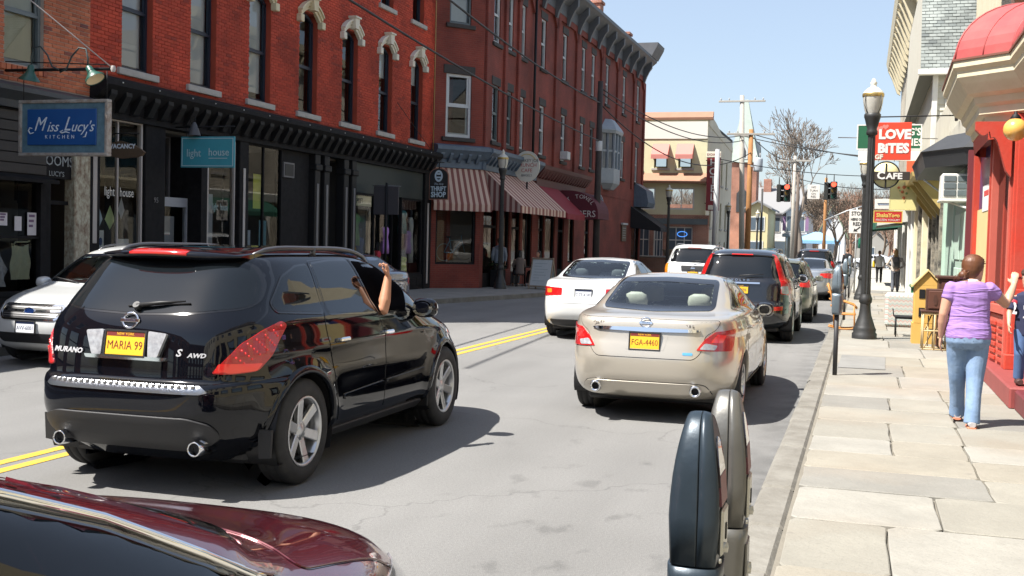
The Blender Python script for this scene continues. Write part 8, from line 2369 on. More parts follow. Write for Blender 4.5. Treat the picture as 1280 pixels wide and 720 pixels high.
MB().loft(rs,caps=False,closed=False).build('cloth',mat('lace_white',(.55,.56,.58),.8,var=.6,vcol=(.2,.2,.22),vscale=14),lc,world=True)
for(y,z,lab,x)in((18.45,2.95,'small warm bulb glowing in the narrow black framed window',-15.2),(22.35,2.95,'small warm bulb glowing in the wide window under the turquoise sign',-15.4)):
 o=thing('pendant_bulb',lab,'bulb',(x,y,z),0,'warm bulbs in the shop')
 MB().ell((0,0,0),(.05,.05,.06),10,6).build('bulb',mat('bulb_lit',(.9,.6,.2),.4,emit=(1,.55,.15),estr=6),o)
 MB().tube([(0,0,.06),(0,0,.9)],.006,4).build('cord',M_('black_iron'),o)
bk=thing('bicycle','pale blue bicycle behind the corner shop window','bicycle',(-13.9,37.4,.6))
Mb=Matrix.Translation((-13.72,37.1,1.05))@rotz(math.atan2(1.48,1.25))
fr=MB()
for xx in(-.42,.42):
 put(MB().loft([[(xx+(.30+.015*math.cos(w))*math.cos(a),.015*math.sin(w),.30+(.30+.015*math.cos(w))*math.sin(a))for w in[2*PI*q/5 for q in range(5)]]for a in[2*PI*k/22 for k in range(23)]],caps=False).build('wheel',M_('grey_strip')),bk,Mb)
fr.tube([(-.42,0,.30),(-.1,0,.28),(.28,0,.75),(-.2,0,.72),(-.1,0,.28)],.016,5).tube([(-.42,0,.30),(-.2,0,.72),(-.22,0,.82)],.014,5).tube([(.42,0,.30),(.28,0,.75),(.26,0,.9)],.014,5)
put(fr.build('bike_frame',mat('bike_blue',(.12,.25,.32),.4)),bk,Mb)
put(MB().tube([(.2,-.2,.9),(.3,0,.92),(.2,.2,.9)],.014,5).build('handlebar',M_('grey_strip')),bk,Mb)
put(MB().ell((-.24,0,.84),(.12,.06,.03),8,5).build('saddle',M_('black_iron')),bk,Mb)
ws=thing('window_sign','small red lit sign with a white bar in the corner shop','sign',(-12.9,38.1,2.3))
for k in range(3):put(MB().ell((.8+k*.10,-.35,2.45+(k%2)*.05),(.05,.03,.06),8,6).build('lit_lamp',mat('lit_red',(.7,.08,.03),.4,emit=(1,.1,.03),estr=2.0)),ws,MCB)
put(MB().cbox(.55,1.15,-.37,-.33,2.25,2.33,.02).build('bar',M_('white_frame')),ws,MCB)
# ---- parking meters
def meter(label,x,y,z,col,rz=0.0,low=0.0):
 t=thing('parking_meter',label,'parking meter',(x,y,z),rz,'parking meters along the kerb')
 m=mat('meter_'+col,{'blue':(.028,.042,.056),'silver':(.155,.152,.14),'grey':(.16,.20,.23)}[col],.38,metal=.35 if col!='silver' else .6,var=.35,vscale=7,bump=.08,bscale=50)
 def out(w,s=1.0,zs=1.0):
  return[(-w,1.08),(w,1.08),(w*1.02,1.20)]+[(w*math.cos(a),1.25+.20*zs*math.sin(a)**.9)for a in[PI*k/14 for k in range(0,15)]]+[(-w*1.02,1.20)]
 rs=[]
 for xx,k in((-.062,.80),(-.055,.92),(-.03,.985),(0.006,1.0),(.010,1.0)):rs.append([(xx,p[0]*k,1.08+(p[1]-1.08)*(.86+.14*k))for p in out(.088)])
 MB().loft(rs).build('rear_shell',m,t)
 rs=[]
 for xx,k in((.013,1.0),(.03,.99),(.052,.93),(.062,.84)):rs.append([(xx,p[0]*k,1.08+(p[1]-1.08)*(.86+.14*k))for p in out(.088)])
 MB().loft(rs).build('front_shell',m,t)
 MB().loft([[(xx,p[0]*.97,1.08+(p[1]-1.08)*.985)for p in out(.088)]for xx in(.009,.014)]).build('seam',M_('black_iron'),t)
 g=[(p[0]*.62,1.265+(p[1]-1.25)*.62)for p in out(.088)if p[1]>=1.25]
 MB().prism(g,'x',.060,.066).build('window',mat('meter_window',(.05,.035,.035),.1,coat=1),t)
 MB().prism([(-.058,1.225),(.058,1.225),(.052,1.30),(-.052,1.30)],'x',.058,.067).build('rate_plate',mat('plate_plum',(.15,.045,.05),.5),t)
 MB().cbox(.058,.070,-.050,.050,1.10,1.215,.006).build('coin_plate',mat('plate_steel',(.46,.45,.40),.4,metal=.7),t)
 MB().box(.0705,.073,-.006,.006,1.135,1.175).build('coin_slot',M_('black_iron'),t)
 MB().lathe([(.001,.012),(.012,.010),(.013,0)],10,axis='x',c=(.070,-.028,1.12)).build('lock',M_('plate_steel'),t)
 rs=[]
 for zz,a,b_ in((.80,.052,.072),(.83,.060,.082),(1.04,.066,.090),(1.075,.066,.090)):
  rs.append([(a*(abs(math.cos(q))**.5)*(1 if math.cos(q)>0 else-1),b_*(abs(math.sin(q))**.5)*(1 if math.sin(q)>0 else-1),zz)for q in[2*PI*k/20 for k in range(20)]])
 MB().loft(rs).build('vault',m,t)
 MB().cbox(.060,.069,-.055,.055,.86,1.03,.004).build('vault_door',m,t)
 MB().lathe([(.001,.012),(.016,.010),(.018,0)],10,axis='x',c=(.068,0,.95)).build('vault_lock',M_('plate_steel'),t)
 for s_ in(-1,1):MB().lathe([(.001,.006),(.006,.005),(.007,0)],8,axis='x',c=(.064,s_*.066,1.095)).build('screw',M_('plate_steel'),t)
 for ch in t.children:
  if ch.name.split('.')[0]in('rear_shell','front_shell','seam','window','rate_plate'):
   for v in ch.data.vertices:
    u=min(1,max(0,(1.45-v.co.z)/.27));v.co.x*=.46+.54*(u*(2-u))-.10*max(0,(1.16-v.co.z)/.08)
  ch.location.z-=low
 MB().tube([(0,0,-.0),(0,0,.82-low)],.030,10).build('post',mat('meter_post',(.03,.03,.032),.55),t)
 return t
m1=meter('dark blue grey parking meter nearest to us with its face turned to the pavement',-.37,2.80,.13,'blue',.0,.21)
m2=meter('silver beige parking meter just behind the dark one',-.345,3.18,.13,'silver',.03,.20)
MB().tube([(-.054,-.042,1.30),(-.050,-.060,1.312),(-.055,-.040,1.325)],.0015,4).tube([(-.053,-.050,1.290),(-.053,-.052,1.325)],.0015,4).build('scratch',M_('plate_steel'),m1).location.z=-.21
meter('grey parking meter on a black post beside the gold sedan',-.29,15.3,.13,'grey',-.2)
meter('grey parking meter behind the lamp post, by the sage wagon',-.36,27.5,.13,'grey',-.2)
meter('far parking meter beside the dark sport utility',-.40,40.5,.13,'grey',-.2)
# ---- furniture set out on the right pavement
cab=thing('wooden_cabinet','dark brown wooden cabinet standing on the pavement by the mint shop','cabinet',(1.52,20.9,.13))
dw=mat('dark_walnut',(.075,.030,.020),.5,var=.5,vcol=(.035,.014,.010),vscale=5,stretch=(1,1,4))
MB().cbox(1.27,1.76,20.4,20.9,.70,1.33,.01).build('body',dw,cab,world=True)
MB().cbox(1.23,1.80,20.36,20.94,1.33,1.38,.008).build('top',dw,cab,world=True)
for z0,z1 in((.76,.98),(1.03,1.27)):MB().cbox(1.31,1.72,20.385,20.40,z0,z1,.008).build('door',mat('walnut_panel',(.095,.038,.026),.45),cab,world=True)
for z in(.87,1.15):MB().ell((1.36,20.375,z),(.012,.012,.012),6,5).build('knob',M_('brass_band'),cab,world=True)
for x in(1.30,1.73):
 for y in(20.43,20.87):MB().cbox(x-.025,x+.025,y-.025,y+.025,.13,.70,.005).build('leg',dw,cab,world=True)
bx=thing('wooden_box','small dark box with a carved door on the crate shelf','box',(1.22,20.15,.86))
MB().cbox(1.06,1.34,20.05,20.35,.80,1.16,.01).build('body',dw,bx,world=True)
MB().cbox(1.09,1.31,20.03,20.05,.83,1.13,.01).build('door',M_('walnut_panel'),bx,world=True)
MB().prism([(1.20+.035*math.cos(a),.98+.09*math.sin(a))for a in[2*PI*k/14 for k in range(14)]],'y',20.02,20.03).build('carving',dw,bx,world=True)
dh=thing('doll_house','yellow wooden doll house with a peaked roof on the pavement','doll house',(1.10,21.6,.13))
dy=mat('doll_yellow',(.62,.37,.09),.6,var=.25,vscale=5)
MB().cbox(.92,1.36,21.3,21.8,.50,1.18,.008).build('wall',dy,dh,world=True)
MB().prism([(.92,1.18),(1.36,1.18),(1.14,1.42)],'y',21.3,21.8).build('gable',dy,dh,world=True)
for(a,c)in(((.87,1.145),(1.14,1.44)),((1.41,1.145),(1.14,1.44))):
 MB().prism([a,c,(c[0],c[1]+.03),(a[0],a[1]+.03)],'y',21.26,21.84).build('roof',mat('doll_roof',(.60,.45,.20),.6),dh,world=True)
MB().box(.90,1.38,21.3,21.8,.13,.50).build('base',dy,dh,world=True)
for z in(.62,.95):MB().box(1.0,1.1,21.29,21.30,z,z+.16).build('window',M_('black_iron'),dh,world=True)
cs=thing('crate_shelf','open bamboo crate shelf under the small dark box','shelf',(1.2,20.15,.13))
bw=mat('bamboo',(.52,.40,.22),.6,var=.4,vcol=(.33,.22,.10),vscale=9)
for x in(1.02,1.20,1.40):
 for y in(20.0,20.4):MB().tube([(x,y,.13),(x,y,.78)],.016,6).build('post',bw,cs,world=True)
for z in(.15,.46,.74):
 MB().tube([(1.0,20.0,z),(1.42,20.0,z)],.013,6).tube([(1.0,20.4,z),(1.42,20.4,z)],.013,6).build('rail',bw,cs,world=True)
for(a,c)in(((1.04,.16),(1.18,.44)),((1.38,.16),(1.22,.44)),((1.06,.48),(1.16,.72)),((1.24,.46),(1.38,.72)),((1.28,.2),(1.3,.7)),((1.10,.2),(1.11,.7))):
 MB().tube([(a[0],20.05,a[1]),(c[0],20.2,c[1])],.012,5).build('brace',bw,cs,world=True)
MB().cbox(.98,1.44,19.97,20.43,.77,.80,.005).build('top',dw,cs,world=True)
bn2=thing('slat_bench','low black slatted bench on the pavement before the patterned block','bench',(.95,23.1,.13))
for k in range(7):MB().cbox(.64,1.24,22.80+k*.085,22.86+k*.085,.50,.525,.004).build('slat',M_('black_iron'),bn2,world=True)
for x in(.67,1.21):
 for y in(22.82,23.33):MB().tube([(x,y,.13),(x,y,.50)],.014,6).build('leg',M_('black_iron'),bn2,world=True)
MB().tube([(.67,22.82,.49),(1.21,22.82,.49)],.012,5).tube([(.67,23.33,.49),(1.21,23.33,.49)],.012,5).build('rail',M_('black_iron'),bn2,world=True)
MB().tube([(.64,23.38,.5),(.62,23.45,.64)],.012,5).build('arm',M_('black_iron'),bn2,world=True)
zz=mat('zigzag_cloth',(.46,.44,.40),.85)
nn_,ll_=zz.node_tree.nodes,zz.node_tree.links
tc=nn_.new('ShaderNodeTexCoord');sx_=nn_.new('ShaderNodeSeparateXYZ');ll_.new(tc.outputs['Object'],sx_.inputs[0])
pp=nn_.new('ShaderNodeMath');pp.operation='PINGPONG';pp.inputs[1].default_value=.045
ax=nn_.new('ShaderNodeMath');ll_.new(sx_.outputs[0],ax.inputs[0]);ll_.new(sx_.outputs[1],ax.inputs[1]);ll_.new(ax.outputs[0],pp.inputs[0])
ad=nn_.new('ShaderNodeMath');ll_.new(pp.outputs[0],ad.inputs[0]);ll_.new(sx_.outputs[2],ad.inputs[1])
ml_=nn_.new('ShaderNodeMath');ml_.operation='MULTIPLY';ml_.inputs[1].default_value=9;ll_.new(ad.outputs[0],ml_.inputs[0])
fr_=nn_.new('ShaderNodeMath');fr_.operation='FRACT';ll_.new(ml_.outputs[0],fr_.inputs[0])
cr=nn_.new('ShaderNodeValToRGB');cr.color_ramp.interpolation='CONSTANT'
cr.color_ramp.elements[0].color=(.46,.44,.40,1);cr.color_ramp.elements[1].position=.5;cr.color_ramp.elements[1].color=(.45,.20,.17,1)
e_=cr.color_ramp.elements.new(.66);e_.color=(.46,.44,.40,1);e_=cr.color_ramp.elements.new(.85);e_.color=(.22,.32,.31,1)
ll_.new(fr_.outputs[0],cr.inputs[0]);ll_.new(cr.outputs[0],nn_['Principled BSDF'].inputs['Base Color'])
zb=tag(MB().cbox(.52,1.18,25.7,26.6,.13,.86,.06).build('patterned_pouf',zz),'large pouf covered in pale zigzag cloth beside the bench','pouf')
gbn=thing('green_bin','dark green planter box beside the pouf and the doll house','planter',(1.3,27.5,.13))
MB().cbox(1.12,1.62,27.2,27.9,.13,.95,.02).build('box',mat('bin_green',(.02,.14,.06),.5),gbn,world=True)
MB().cbox(1.08,1.66,27.16,27.94,.95,1.02,.015).build('rim',M_('bin_green'),gbn,world=True)
rk=thing('rocking_chair','orange wooden rocking chair by the kerb behind the lamp post','chair',(-.30,24.2,.13))
ow_=mat('orange_wood',(.52,.22,.055),.5,var=.3,vscale=6)
for y in(24.0,24.42):
 MB().tube([(-.62+.62*k/12,y,.155+.05*((k-6)/6)**2)for k in range(13)],.018,6).build('rocker',ow_,rk,world=True)
 MB().tube([(-.50,y,.17),(-.52,y,.50),(-.58,y,.85),(-.66,y,1.08)],.02,6).build('back_post',ow_,rk,world=True)
 MB().tube([(-.10,y,.17),(-.12,y,.66)],.018,6).build('leg',ow_,rk,world=True)
 MB().tube([(-.54,y,.66),(-.32,y,.72),(-.14,y,.66),(-.06,y,.58)],.02,6).build('arm',ow_,rk,world=True)
MB().cbox(-.52,-.08,23.99,24.43,.44,.475,.01).build('seat',ow_,rk,world=True)
for z in(.62,.76,.90,1.03):MB().tube([(-.535-(z-.5)*.22,24.0,z),(-.555-(z-.5)*.22,24.21,z),(-.535-(z-.5)*.22,24.42,z)],.018,6).build('back_slat',ow_,rk,world=True)
for i,(x,y)in enumerate(((-12.1,39.7),(-11.75,41.0))):
 t=thing('cafe_chair','black cafe chair under the woman %s'%('with loose dark hair' if i==0 else 'in the maroon top'),'chair',(x,y,.13),(0.6,2.6)[i],'cafe chairs on the left pavement')
 MB().cbox(-.2,.2,-.2,.2,.42,.45,.01).build('seat',M_('black_iron'),t)
 MB().cbox(-.2,.2,.18,.205,.55,.88,.01).build('backrest',M_('black_iron'),t)
 for sx in(-.18,.18):
  for sy in(-.18,.19):MB().tube([(sx,sy,0),(sx,sy,.43 if sy<0 else .86)],.013,5).build('leg',M_('black_iron'),t)
tb=thing('cafe_table','small black cafe table between the two seated women','table',(-11.75,40.3,.13))
MB().lathe([(.001,.70),(.30,.70),(.30,.73),(.001,.73)],18).lathe([(.03,.03),(.03,.70)],8).lathe([(.2,0),(.19,.03),(.03,.05)],12).build('table_top',M_('black_iron'),tb)
fb_=thing('flower_box','dark tub of green leaves and pink flowers by the man in the hoodie','planter',(-12.55,38.5,.13))
MB().cbox(-12.72,-12.38,38.1,38.9,.13,.75,.02).build('box',M_('black_wood'),fb_,world=True)
R=random.Random(3);lv=MB();fl=MB()
for k in range(120):
 p=Vector((R.uniform(-12.75,-12.35),R.uniform(38.1,38.9),R.uniform(.75,1.15)));a=R.uniform(0,6.3);s=R.uniform(.04,.08);u=R.uniform(-.6,.6)
 d=Vector((math.cos(a),math.sin(a),u))*s;e=Vector((-math.sin(a),math.cos(a),.3))*s*.5
 (lv if k%5 else fl).add([tuple(p-d),tuple(p+e),tuple(p+d),tuple(p-e)],[(0,1,2,3)])
lv.build('leaves',mat('leaf_green',(.06,.11,.035),.6),fb_,world=True);fl.build('flowers',mat('flower_pink',(.5,.22,.25),.6),fb_,world=True)
# ------------------------------------------------------------------ people
skin=mat('skin',(.52,.29,.20),.5,var=.25,vcol=(.44,.22,.15),vscale=14,bump=.05)
skin2=mat('skin_tan',(.46,.22,.125),.5,var=.25,vcol=(.38,.16,.09),vscale=14,bump=.05)
def oval(c,ax,rx,ry,n=12,fwd=None,sq=2.0):
 """ring round c, across axis ax; rx runs sideways, ry front to back"""
 ax=Vector(ax).normalized()
 f=Vector(fwd or(0,1,0));f=(f-ax*f.dot(ax)).normalized();s=f.cross(ax).normalized()
 e=2/sq
 return[tuple(Vector(c)+s*rx*math.copysign(abs(math.cos(a))**e,math.cos(a))+f*ry*math.copysign(abs(math.sin(a))**e,math.sin(a)))for a in[2*PI*k/n for k in range(n)]]
def limb(mb,pts,n=10,fwd=None,cap=True):
 """pts: (position, rx, ry); one smooth tapering loft with rounded ends"""
 P=[Vector(p[0])for p in pts]
 rs=[]
 for i,p in enumerate(pts):
  ax=P[min(i+1,len(P)-1)]-P[max(0,i-1)]
  if i==0 and cap:rs.append(oval(P[0]-ax.normalized()*p[1]*.5,ax,p[1]*.55,p[2]*.55,n,fwd))
  rs.append(oval(P[i],ax,p[1],p[2],n,fwd))
  if i==len(pts)-1 and cap:rs.append(oval(P[i]+ax.normalized()*p[1]*.5,ax,p[1]*.55,p[2]*.55,n,fwd))
 return mb.loft(rs)
def fuse(name,mb,m,parent,voxel=.012,smooth=6,wr=0.0,fac=.5):
 """melt overlapping lofts into one continuous surface"""
 me=mb.mesh(name,m)
 o=bpy.data.objects.new(name,me);COL.objects.link(o)
 r=o.modifiers.new('remesh','REMESH');r.mode='VOXEL';r.voxel_size=voxel;r.use_smooth_shade=True
 s=o.modifiers.new('smooth','SMOOTH');s.iterations=smooth;s.factor=fac
 dg=bpy.context.evaluated_depsgraph_get()
 me2=bpy.data.meshes.new_from_object(o.evaluated_get(dg))
 bpy.data.objects.remove(o)
 me2.name=name
 me2.polygons.foreach_set('use_smooth',[True]*len(me2.polygons))
 if not me2.materials:me2.materials.append(m)
 return link(name,me2,parent)
def hand(mb,w,d,side,s=1.0,curl=.6,palm=None):
 """palm and five fingers: w wrist, d direction of the hand, side = where the thumb is, palm = way the palm looks"""
 w=Vector(w);d=Vector(d).normalized();t=Vector(side);t=(t-d*t.dot(d)).normalized()
 p=Vector(palm)if palm else d.cross(t);p=(p-d*p.dot(d)-t*p.dot(t)).normalized()
 limb(mb,[(w,.024*s,.018*s),(w+d*.03*s,.034*s,.016*s),(w+d*.085*s,.040*s,.014*s)],10,p)
 for k,L in enumerate((.070,.078,.073,.058)):
  b=w+d*.085*s+t*(.030-.020*k)*s
  c=curl*(1+.12*k)
  d1=(d*math.cos(c*.5)+p*math.sin(c*.5));d2=(d*math.cos(c*1.2)+p*math.sin(c*1.2));d3=(d*math.cos(c*1.9)+p*math.sin(c*1.9))
  a1=b+d1*L*.45*s;a2=a1+d2*L*.32*s;a3=a2+d3*L*.25*s
  limb(mb,[(b,.0095*s,.0095*s),(a1,.009*s,.009*s),(a2,.008*s,.008*s),(a3,.0065*s,.0065*s)],7,p)
 b=w+d*.028*s+t*.030*s
 a1=b+(d*.6+t*.65+p*.25).normalized()*.038*s;a2=a1+(d*.85+t*.2+p*.35).normalized()*.030*s
 limb(mb,[(b,.013*s,.013*s),(a1,.011*s,.011*s),(a2,.008*s,.008*s)],8,p)
def head(mb,c,s=1.0,fwd=(0,1,0)):
 """skull, jaw, nose, ears; c = centre of the skull"""
 c=Vector(c);f=Vector(fwd).normalized();u=Vector((0,0,1));r=f.cross(u).normalized()
 Mh=Matrix(((r.x,f.x,u.x,c.x),(r.y,f.y,u.y,c.y),(r.z,f.z,u.z,c.z),(0,0,0,1)))
 rs=[]
 for z,hw,fr,bk in((-.125,.028,.068,-.005),(-.112,.044,.083,.02),(-.085,.057,.086,.045),(-.05,.066,.088,.07),(-.01,.072,.090,.088),(.03,.076,.092,.097),(.065,.073,.084,.094),(.095,.058,.062,.075),(.115,.03,.03,.04)):
  rs.append([(hw*math.cos(a)*s,(fr if math.sin(a)>0 else bk)*math.sin(a)*s,z*s)for a in[2*PI*k/16 for k in range(16)]])
 mb.loft(rs,M=Mh)
 mb.ell((0,.094*s,-.022*s),(.013*s,.020*s,.020*s),8,6,M=Mh)
 mb.ell((0,.084*s,.002*s),(.009*s,.014*s,.030*s),8,6,M=Mh)
 mb.ell((0,.083*s,-.064*s),(.024*s,.010*s,.010*s),8,5,M=Mh)
 for sx in(-1,1):mb.ell((sx*.074*s,-.008*s,-.012*s),(.010*s,.020*s,.032*s),8,6,M=Mh)
 return Mh
def face(parent,Mh,s=1.0,brow=(.10,.05,.03)):
 e=MB();q=MB();l=MB();b=MB()
 for sx in(-1,1):
  e.ell((sx*.031*s,.079*s,.012*s),(.013*s,.008*s,.008*s),8,6,M=Mh)
  q.ell((sx*.031*s,.0855*s,.012*s),(.006*s,.003*s,.006*s),8,5,M=Mh)
  b.ell((sx*.031*s,.083*s,.032*s),(.018*s,.006*s,.004*s),8,5,M=Mh)
 l.ell((0,.090*s,-.062*s),(.021*s,.005*s,.005*s),8,5,M=Mh)
 e.build('eyes',mat('eye_white',(.6,.6,.58),.3),parent);q.build('pupils',mat('pupil',(.03,.02,.015),.2),parent)
 l.build('lips',mat('lip',(.42,.16,.13),.5),parent);b.build('eyebrows',mat('brow',brow,.8),parent)
def cloth(name,col,v=.35,vs=7,bump=.4,bs=9):
 return mat(name,col,.85,var=v,vcol=tuple(c*.72 for c in col),vscale=vs,bump=bump,bscale=bs)
def wrinkled(name,col):
 m=cloth(name,col,.3,6,.3,40)
 n,l=m.node_tree.nodes,m.node_tree.links
 tc=n.new('ShaderNodeTexCoord');mp=n.new('ShaderNodeMapping');mp.inputs['Scale'].default_value=(3.2,3,15);mp.inputs['Rotation'].default_value=(0,.35,0)
 t=n.new('ShaderNodeTexNoise');t.inputs['Scale'].default_value=1.0;t.inputs['Detail'].default_value=2;t.inputs['Distortion'].default_value=.8
 l.new(tc.outputs['Object'],mp.inputs[0]);l.new(mp.outputs[0],t.inputs[0])
 bp=n.new('ShaderNodeBump');bp.inputs['Strength'].default_value=1.0;bp.inputs['Distance'].default_value=.035
 l.new(t.outputs[0],bp.inputs['Height']);l.new(bp.outputs[0],n['Principled BSDF'].inputs['Normal'])
 return m
def woman():
 p=thing('person','woman in a lilac t-shirt and faded jeans reaching her right arm towards the boy','person',(.99,11.5,.13))
 b=MB()
 hipL,hipR=(-.085,0,.84),(.095,.02,.84)
 kneeL,kneeR=(-.070,.10,.46),(.075,-.04,.46)
 ankL,ankR=(-.045,.27,.10),(.055,-.15,.075)
 for h,k,a in((hipL,kneeL,ankL),(hipR,kneeR,ankR)):
  h,k,a=Vector(h),Vector(k),Vector(a)
  limb(b,[(h,.09,.095),(h.lerp(k,.5),.078,.082),(k,.056,.058),(k.lerp(a,.35),.054,.056),(a,.034,.036)],12)
  limb(b,[(a+Vector((0,-.05,-.03)),.035,.03),(a+Vector((0,.05,-.04)),.04,.03),(a+Vector((.01,.14,-.05)),.035,.02)],10)
 rs=[(.78,.155,.115,.0),(.86,.180,.125,-.012),(.95,.172,.120,-.01),(1.03,.160,.108,0),(1.12,.160,.105,0),(1.22,.165,.105,-.005),(1.31,.160,.095,-.015),(1.365,.125,.078,-.02),(1.40,.06,.055,-.015)]
 b.loft([oval((.005,y,z),(0,0,1),rx,ry,16,sq=2.3)for z,rx,ry,y in rs])
 limb(b,[((.01,-.01,1.37),.052,.052),((.02,.005,1.44),.048,.048),((.03,.02,1.49),.047,.05)],12)
 shL,shR=Vector((-.165,-.01,1.325)),Vector((.175,-.005,1.325))
 elL,haL=Vector((-.225,-.03,1.06)),Vector((-.235,.05,.84))
 elR,haR=Vector((.335,.10,1.17)),Vector((.415,.24,1.35))
 limb(b,[(shL,.056,.062),(shL.lerp(elL,.5),.056,.060),(elL,.044,.046),(elL.lerp(haL,.35),.045,.046),(haL,.027,.029)],12)
 limb(b,[(shR,.056,.060),(shR.lerp(elR,.5),.055,.058),(elR,.045,.047),(elR.lerp(haR,.35),.044,.046),(haR,.028,.030)],12)
 hand(b,haL,(-.05,.18,-1),(.1,1,.2),1.0,.35,(1,0,0))
 hand(b,haR,(.10,.35,1),(-1,.3,0),1.0,.45,(.3,1,-.2))
 Mh=head(b,(.035,.03,1.50),1.06,(.70,.70,-.05))
 body=fuse('body',b,skin,p,.0085,4)
 face(p,Mh)
 t=MB()
 rs=[(.835,.203,.150,-.012),(.86,.206,.152,-.012),(.90,.204,.148,-.012),(.945,.200,.142,-.008),(.985,.190,.134,-.005),(1.03,.186,.128,0),(1.12,.184,.122,0),(1.22,.184,.118,-.005),(1.31,.174,.106,-.015),(1.365,.135,.086,-.02),(1.385,.085,.066,-.015)]
 t.loft([oval((.005,y,z),(0,0,1),rx,ry,20,sq=2.3)for z,rx,ry,y in rs])
 for s_,e in((shL,elL),(shR,elR)):
  d=e-s_;s_=s_+Vector((-.008 if s_.x>0 else .008,0,-.006))
  limb(t,[(s_-d*.07,.066,.072),(s_+d*.10,.070,.075),(s_+d*.42,.072,.076)],14)
 sh=fuse('shirt',t,wrinkled('lilac_shirt',(.31,.18,.46)),p,.009,3)
 limb_c=MB().loft([oval((.008,-.014,z),(0,0,1),r1,r2,16)for z,r1,r2 in((1.375,.088,.068),(1.402,.066,.060),(1.398,.060,.055))],caps=False)
 limb_c.build('collar',cloth('pale_collar',(.55,.45,.50)),p)
 j=MB()
 j.loft([oval((.005,y,z),(0,0,1),rx,ry,18,sq=2.2)for z,rx,ry,y in((.74,.178,.135,.005),(.80,.202,.150,-.012),(.86,.203,.148,-.015),(.92,.190,.134,-.01),(.935,.184,.130,-.01))])
 for h,k,a in((hipL,kneeL,ankL),(hipR,kneeR,ankR)):
  h,k,a=Vector(h),Vector(k),Vector(a)
  limb(j,[(h,.108,.125),(h.lerp(k,.45),.102,.104),(k,.080,.082),(k.lerp(a,.4),.070,.076),(k.lerp(a,.8),.070,.078),(a+Vector((0,.01,-.035)),.076,.088)],14,cap=False)
 je=fuse('jeans',j,mat('faded_denim',(.21,.30,.44),.85,var=.8,vcol=(.12,.20,.34),vscale=5,bump=.6,bscale=14),p,.0095,3)
 for sx in(-1,1):
  g=[(sx*.035,.825),(sx*.135,.825),(sx*.130,.745),(sx*.085,.722),(sx*.040,.745)]
  bv=BVHTree.FromPolygons([v.co.copy()for v in je.data.vertices],[list(q.vertices)for q in je.data.polygons])
  pts=[]
  for x,z in g:
   hit_=bv.ray_cast(Vector((x,-1,z)),Vector((0,1,0)))[0]or Vector((x,-.14,z))
   pts.append((x,hit_.y-.003,z))
  cxx=sum(q[0]for q in pts)/5;czz=sum(q[2]for q in pts)/5
  hc=bv.ray_cast(Vector((cxx,-1,czz)),Vector((0,1,0)))[0]or Vector((cxx,-.15,czz))
  MB().add(pts+[(cxx,hc.y-.003,czz)],[(k,(k+1)%5,5)for k in range(5)],smooth=True).build('pocket',mat('pocket_denim',(.17,.25,.38),.85,var=.5,vscale=9),je)
 for a in(ankL,ankR):
  a=Vector(a);s=MB()
  rs=[]
  for dy,w,h in((-.075,.030,.05),(-.055,.042,.07),(.0,.044,.075),(.07,.047,.06),(.13,.045,.045),(.165,.03,.03)):
   rs.append([(a.x+w*math.cos(q),a.y+dy,a.z-.065+h*.5+h*.5*math.sin(q))for q in[2*PI*k/12 for k in range(12)]])
  s.loft(rs);sh_=s.build('shoe',mat('shoe_grey',(.42,.40,.40),.6,var=.4,vscale=20),p)
  rs=[[(a.x+w*1.06*math.cos(q),a.y+dy,a.z-.070+.011*math.sin(q))for q in[2*PI*k/10 for k in range(10)]]for dy,w in((-.08,.03),(-.05,.043),(.07,.049),(.15,.042),(.172,.025))]
  MB().loft(rs).build('sole',mat('sole_orange',(.60,.22,.12),.6),sh_)
 h=MB()
 hm=mat('auburn_hair',(.085,.030,.013),.5,var=.6,vcol=(.16,.06,.022),vscale=9,bump=.6,bscale=30,stretch=(1,1,.35))
 h.loft([[(w*math.cos(a),yc+d*math.sin(a),z)for a in[2*PI*k/18 for k in range(18)]]for z,w,d,yc in((-.095,.050,.042,-.055),(-.06,.076,.064,-.046),(-.02,.093,.088,-.034),(.03,.100,.102,-.024),(.07,.096,.106,-.016),(.105,.080,.088,-.013),(.13,.050,.058,-.012),(.14,.018,.024,-.012))],M=Mh)
 h.ell((-.0,.066,.088),(.060,.028,.030),10,6,M=Mh)
 h.ell((-.02,-.128,-.068),(.046,.040,.042),12,8,M=Mh)
 h.ell((-.01,-.10,-.05),(.03,.03,.03),8,6,M=Mh)
 ho=fuse('hair',h,hm,p,.008,3)
 st=MB();R=random.Random(9)
 for k in range(90):
  a=R.uniform(-1.25,1.25);z1=.118*math.cos(a);x1=.094*math.sin(a)
  p0=(x1*.86,R.uniform(.02,.07),z1*.92+.02);p1=(x1*1.04,-.02,z1+.014);p2=(x1*.8,-.095,z1*.55-.015);p3=(x1*.2-.015,-.128,-.05+R.uniform(-.02,.02))
  pts=[]
  for q in range(8):
   t=q/7;u=1-t
   pts.append(tuple(u**3*p0[i]+3*u*u*t*p1[i]*1.04+3*u*t*t*p2[i]*1.08+t**3*p3[i]for i in range(3)))
  st.tube(pts,[.001]+[.0035]*6+[.001],4,M=Mh)
 for k in range(14):
  a=R.uniform(-1,1);st.tube([(-.02+.04*a,-.14,-.06),(-.03+.07*a,-.165,-.07-R.uniform(0,.05)),(-.04+.09*a,-.16,-.11-R.uniform(0,.05))],[.003,.002,.0005],4,M=Mh)
 st.build('hair_strands',mat('auburn_strand',(.12,.040,.016),.45,var=.8,vcol=(.06,.022,.010),vscale=30),ho)
 return p
woman()
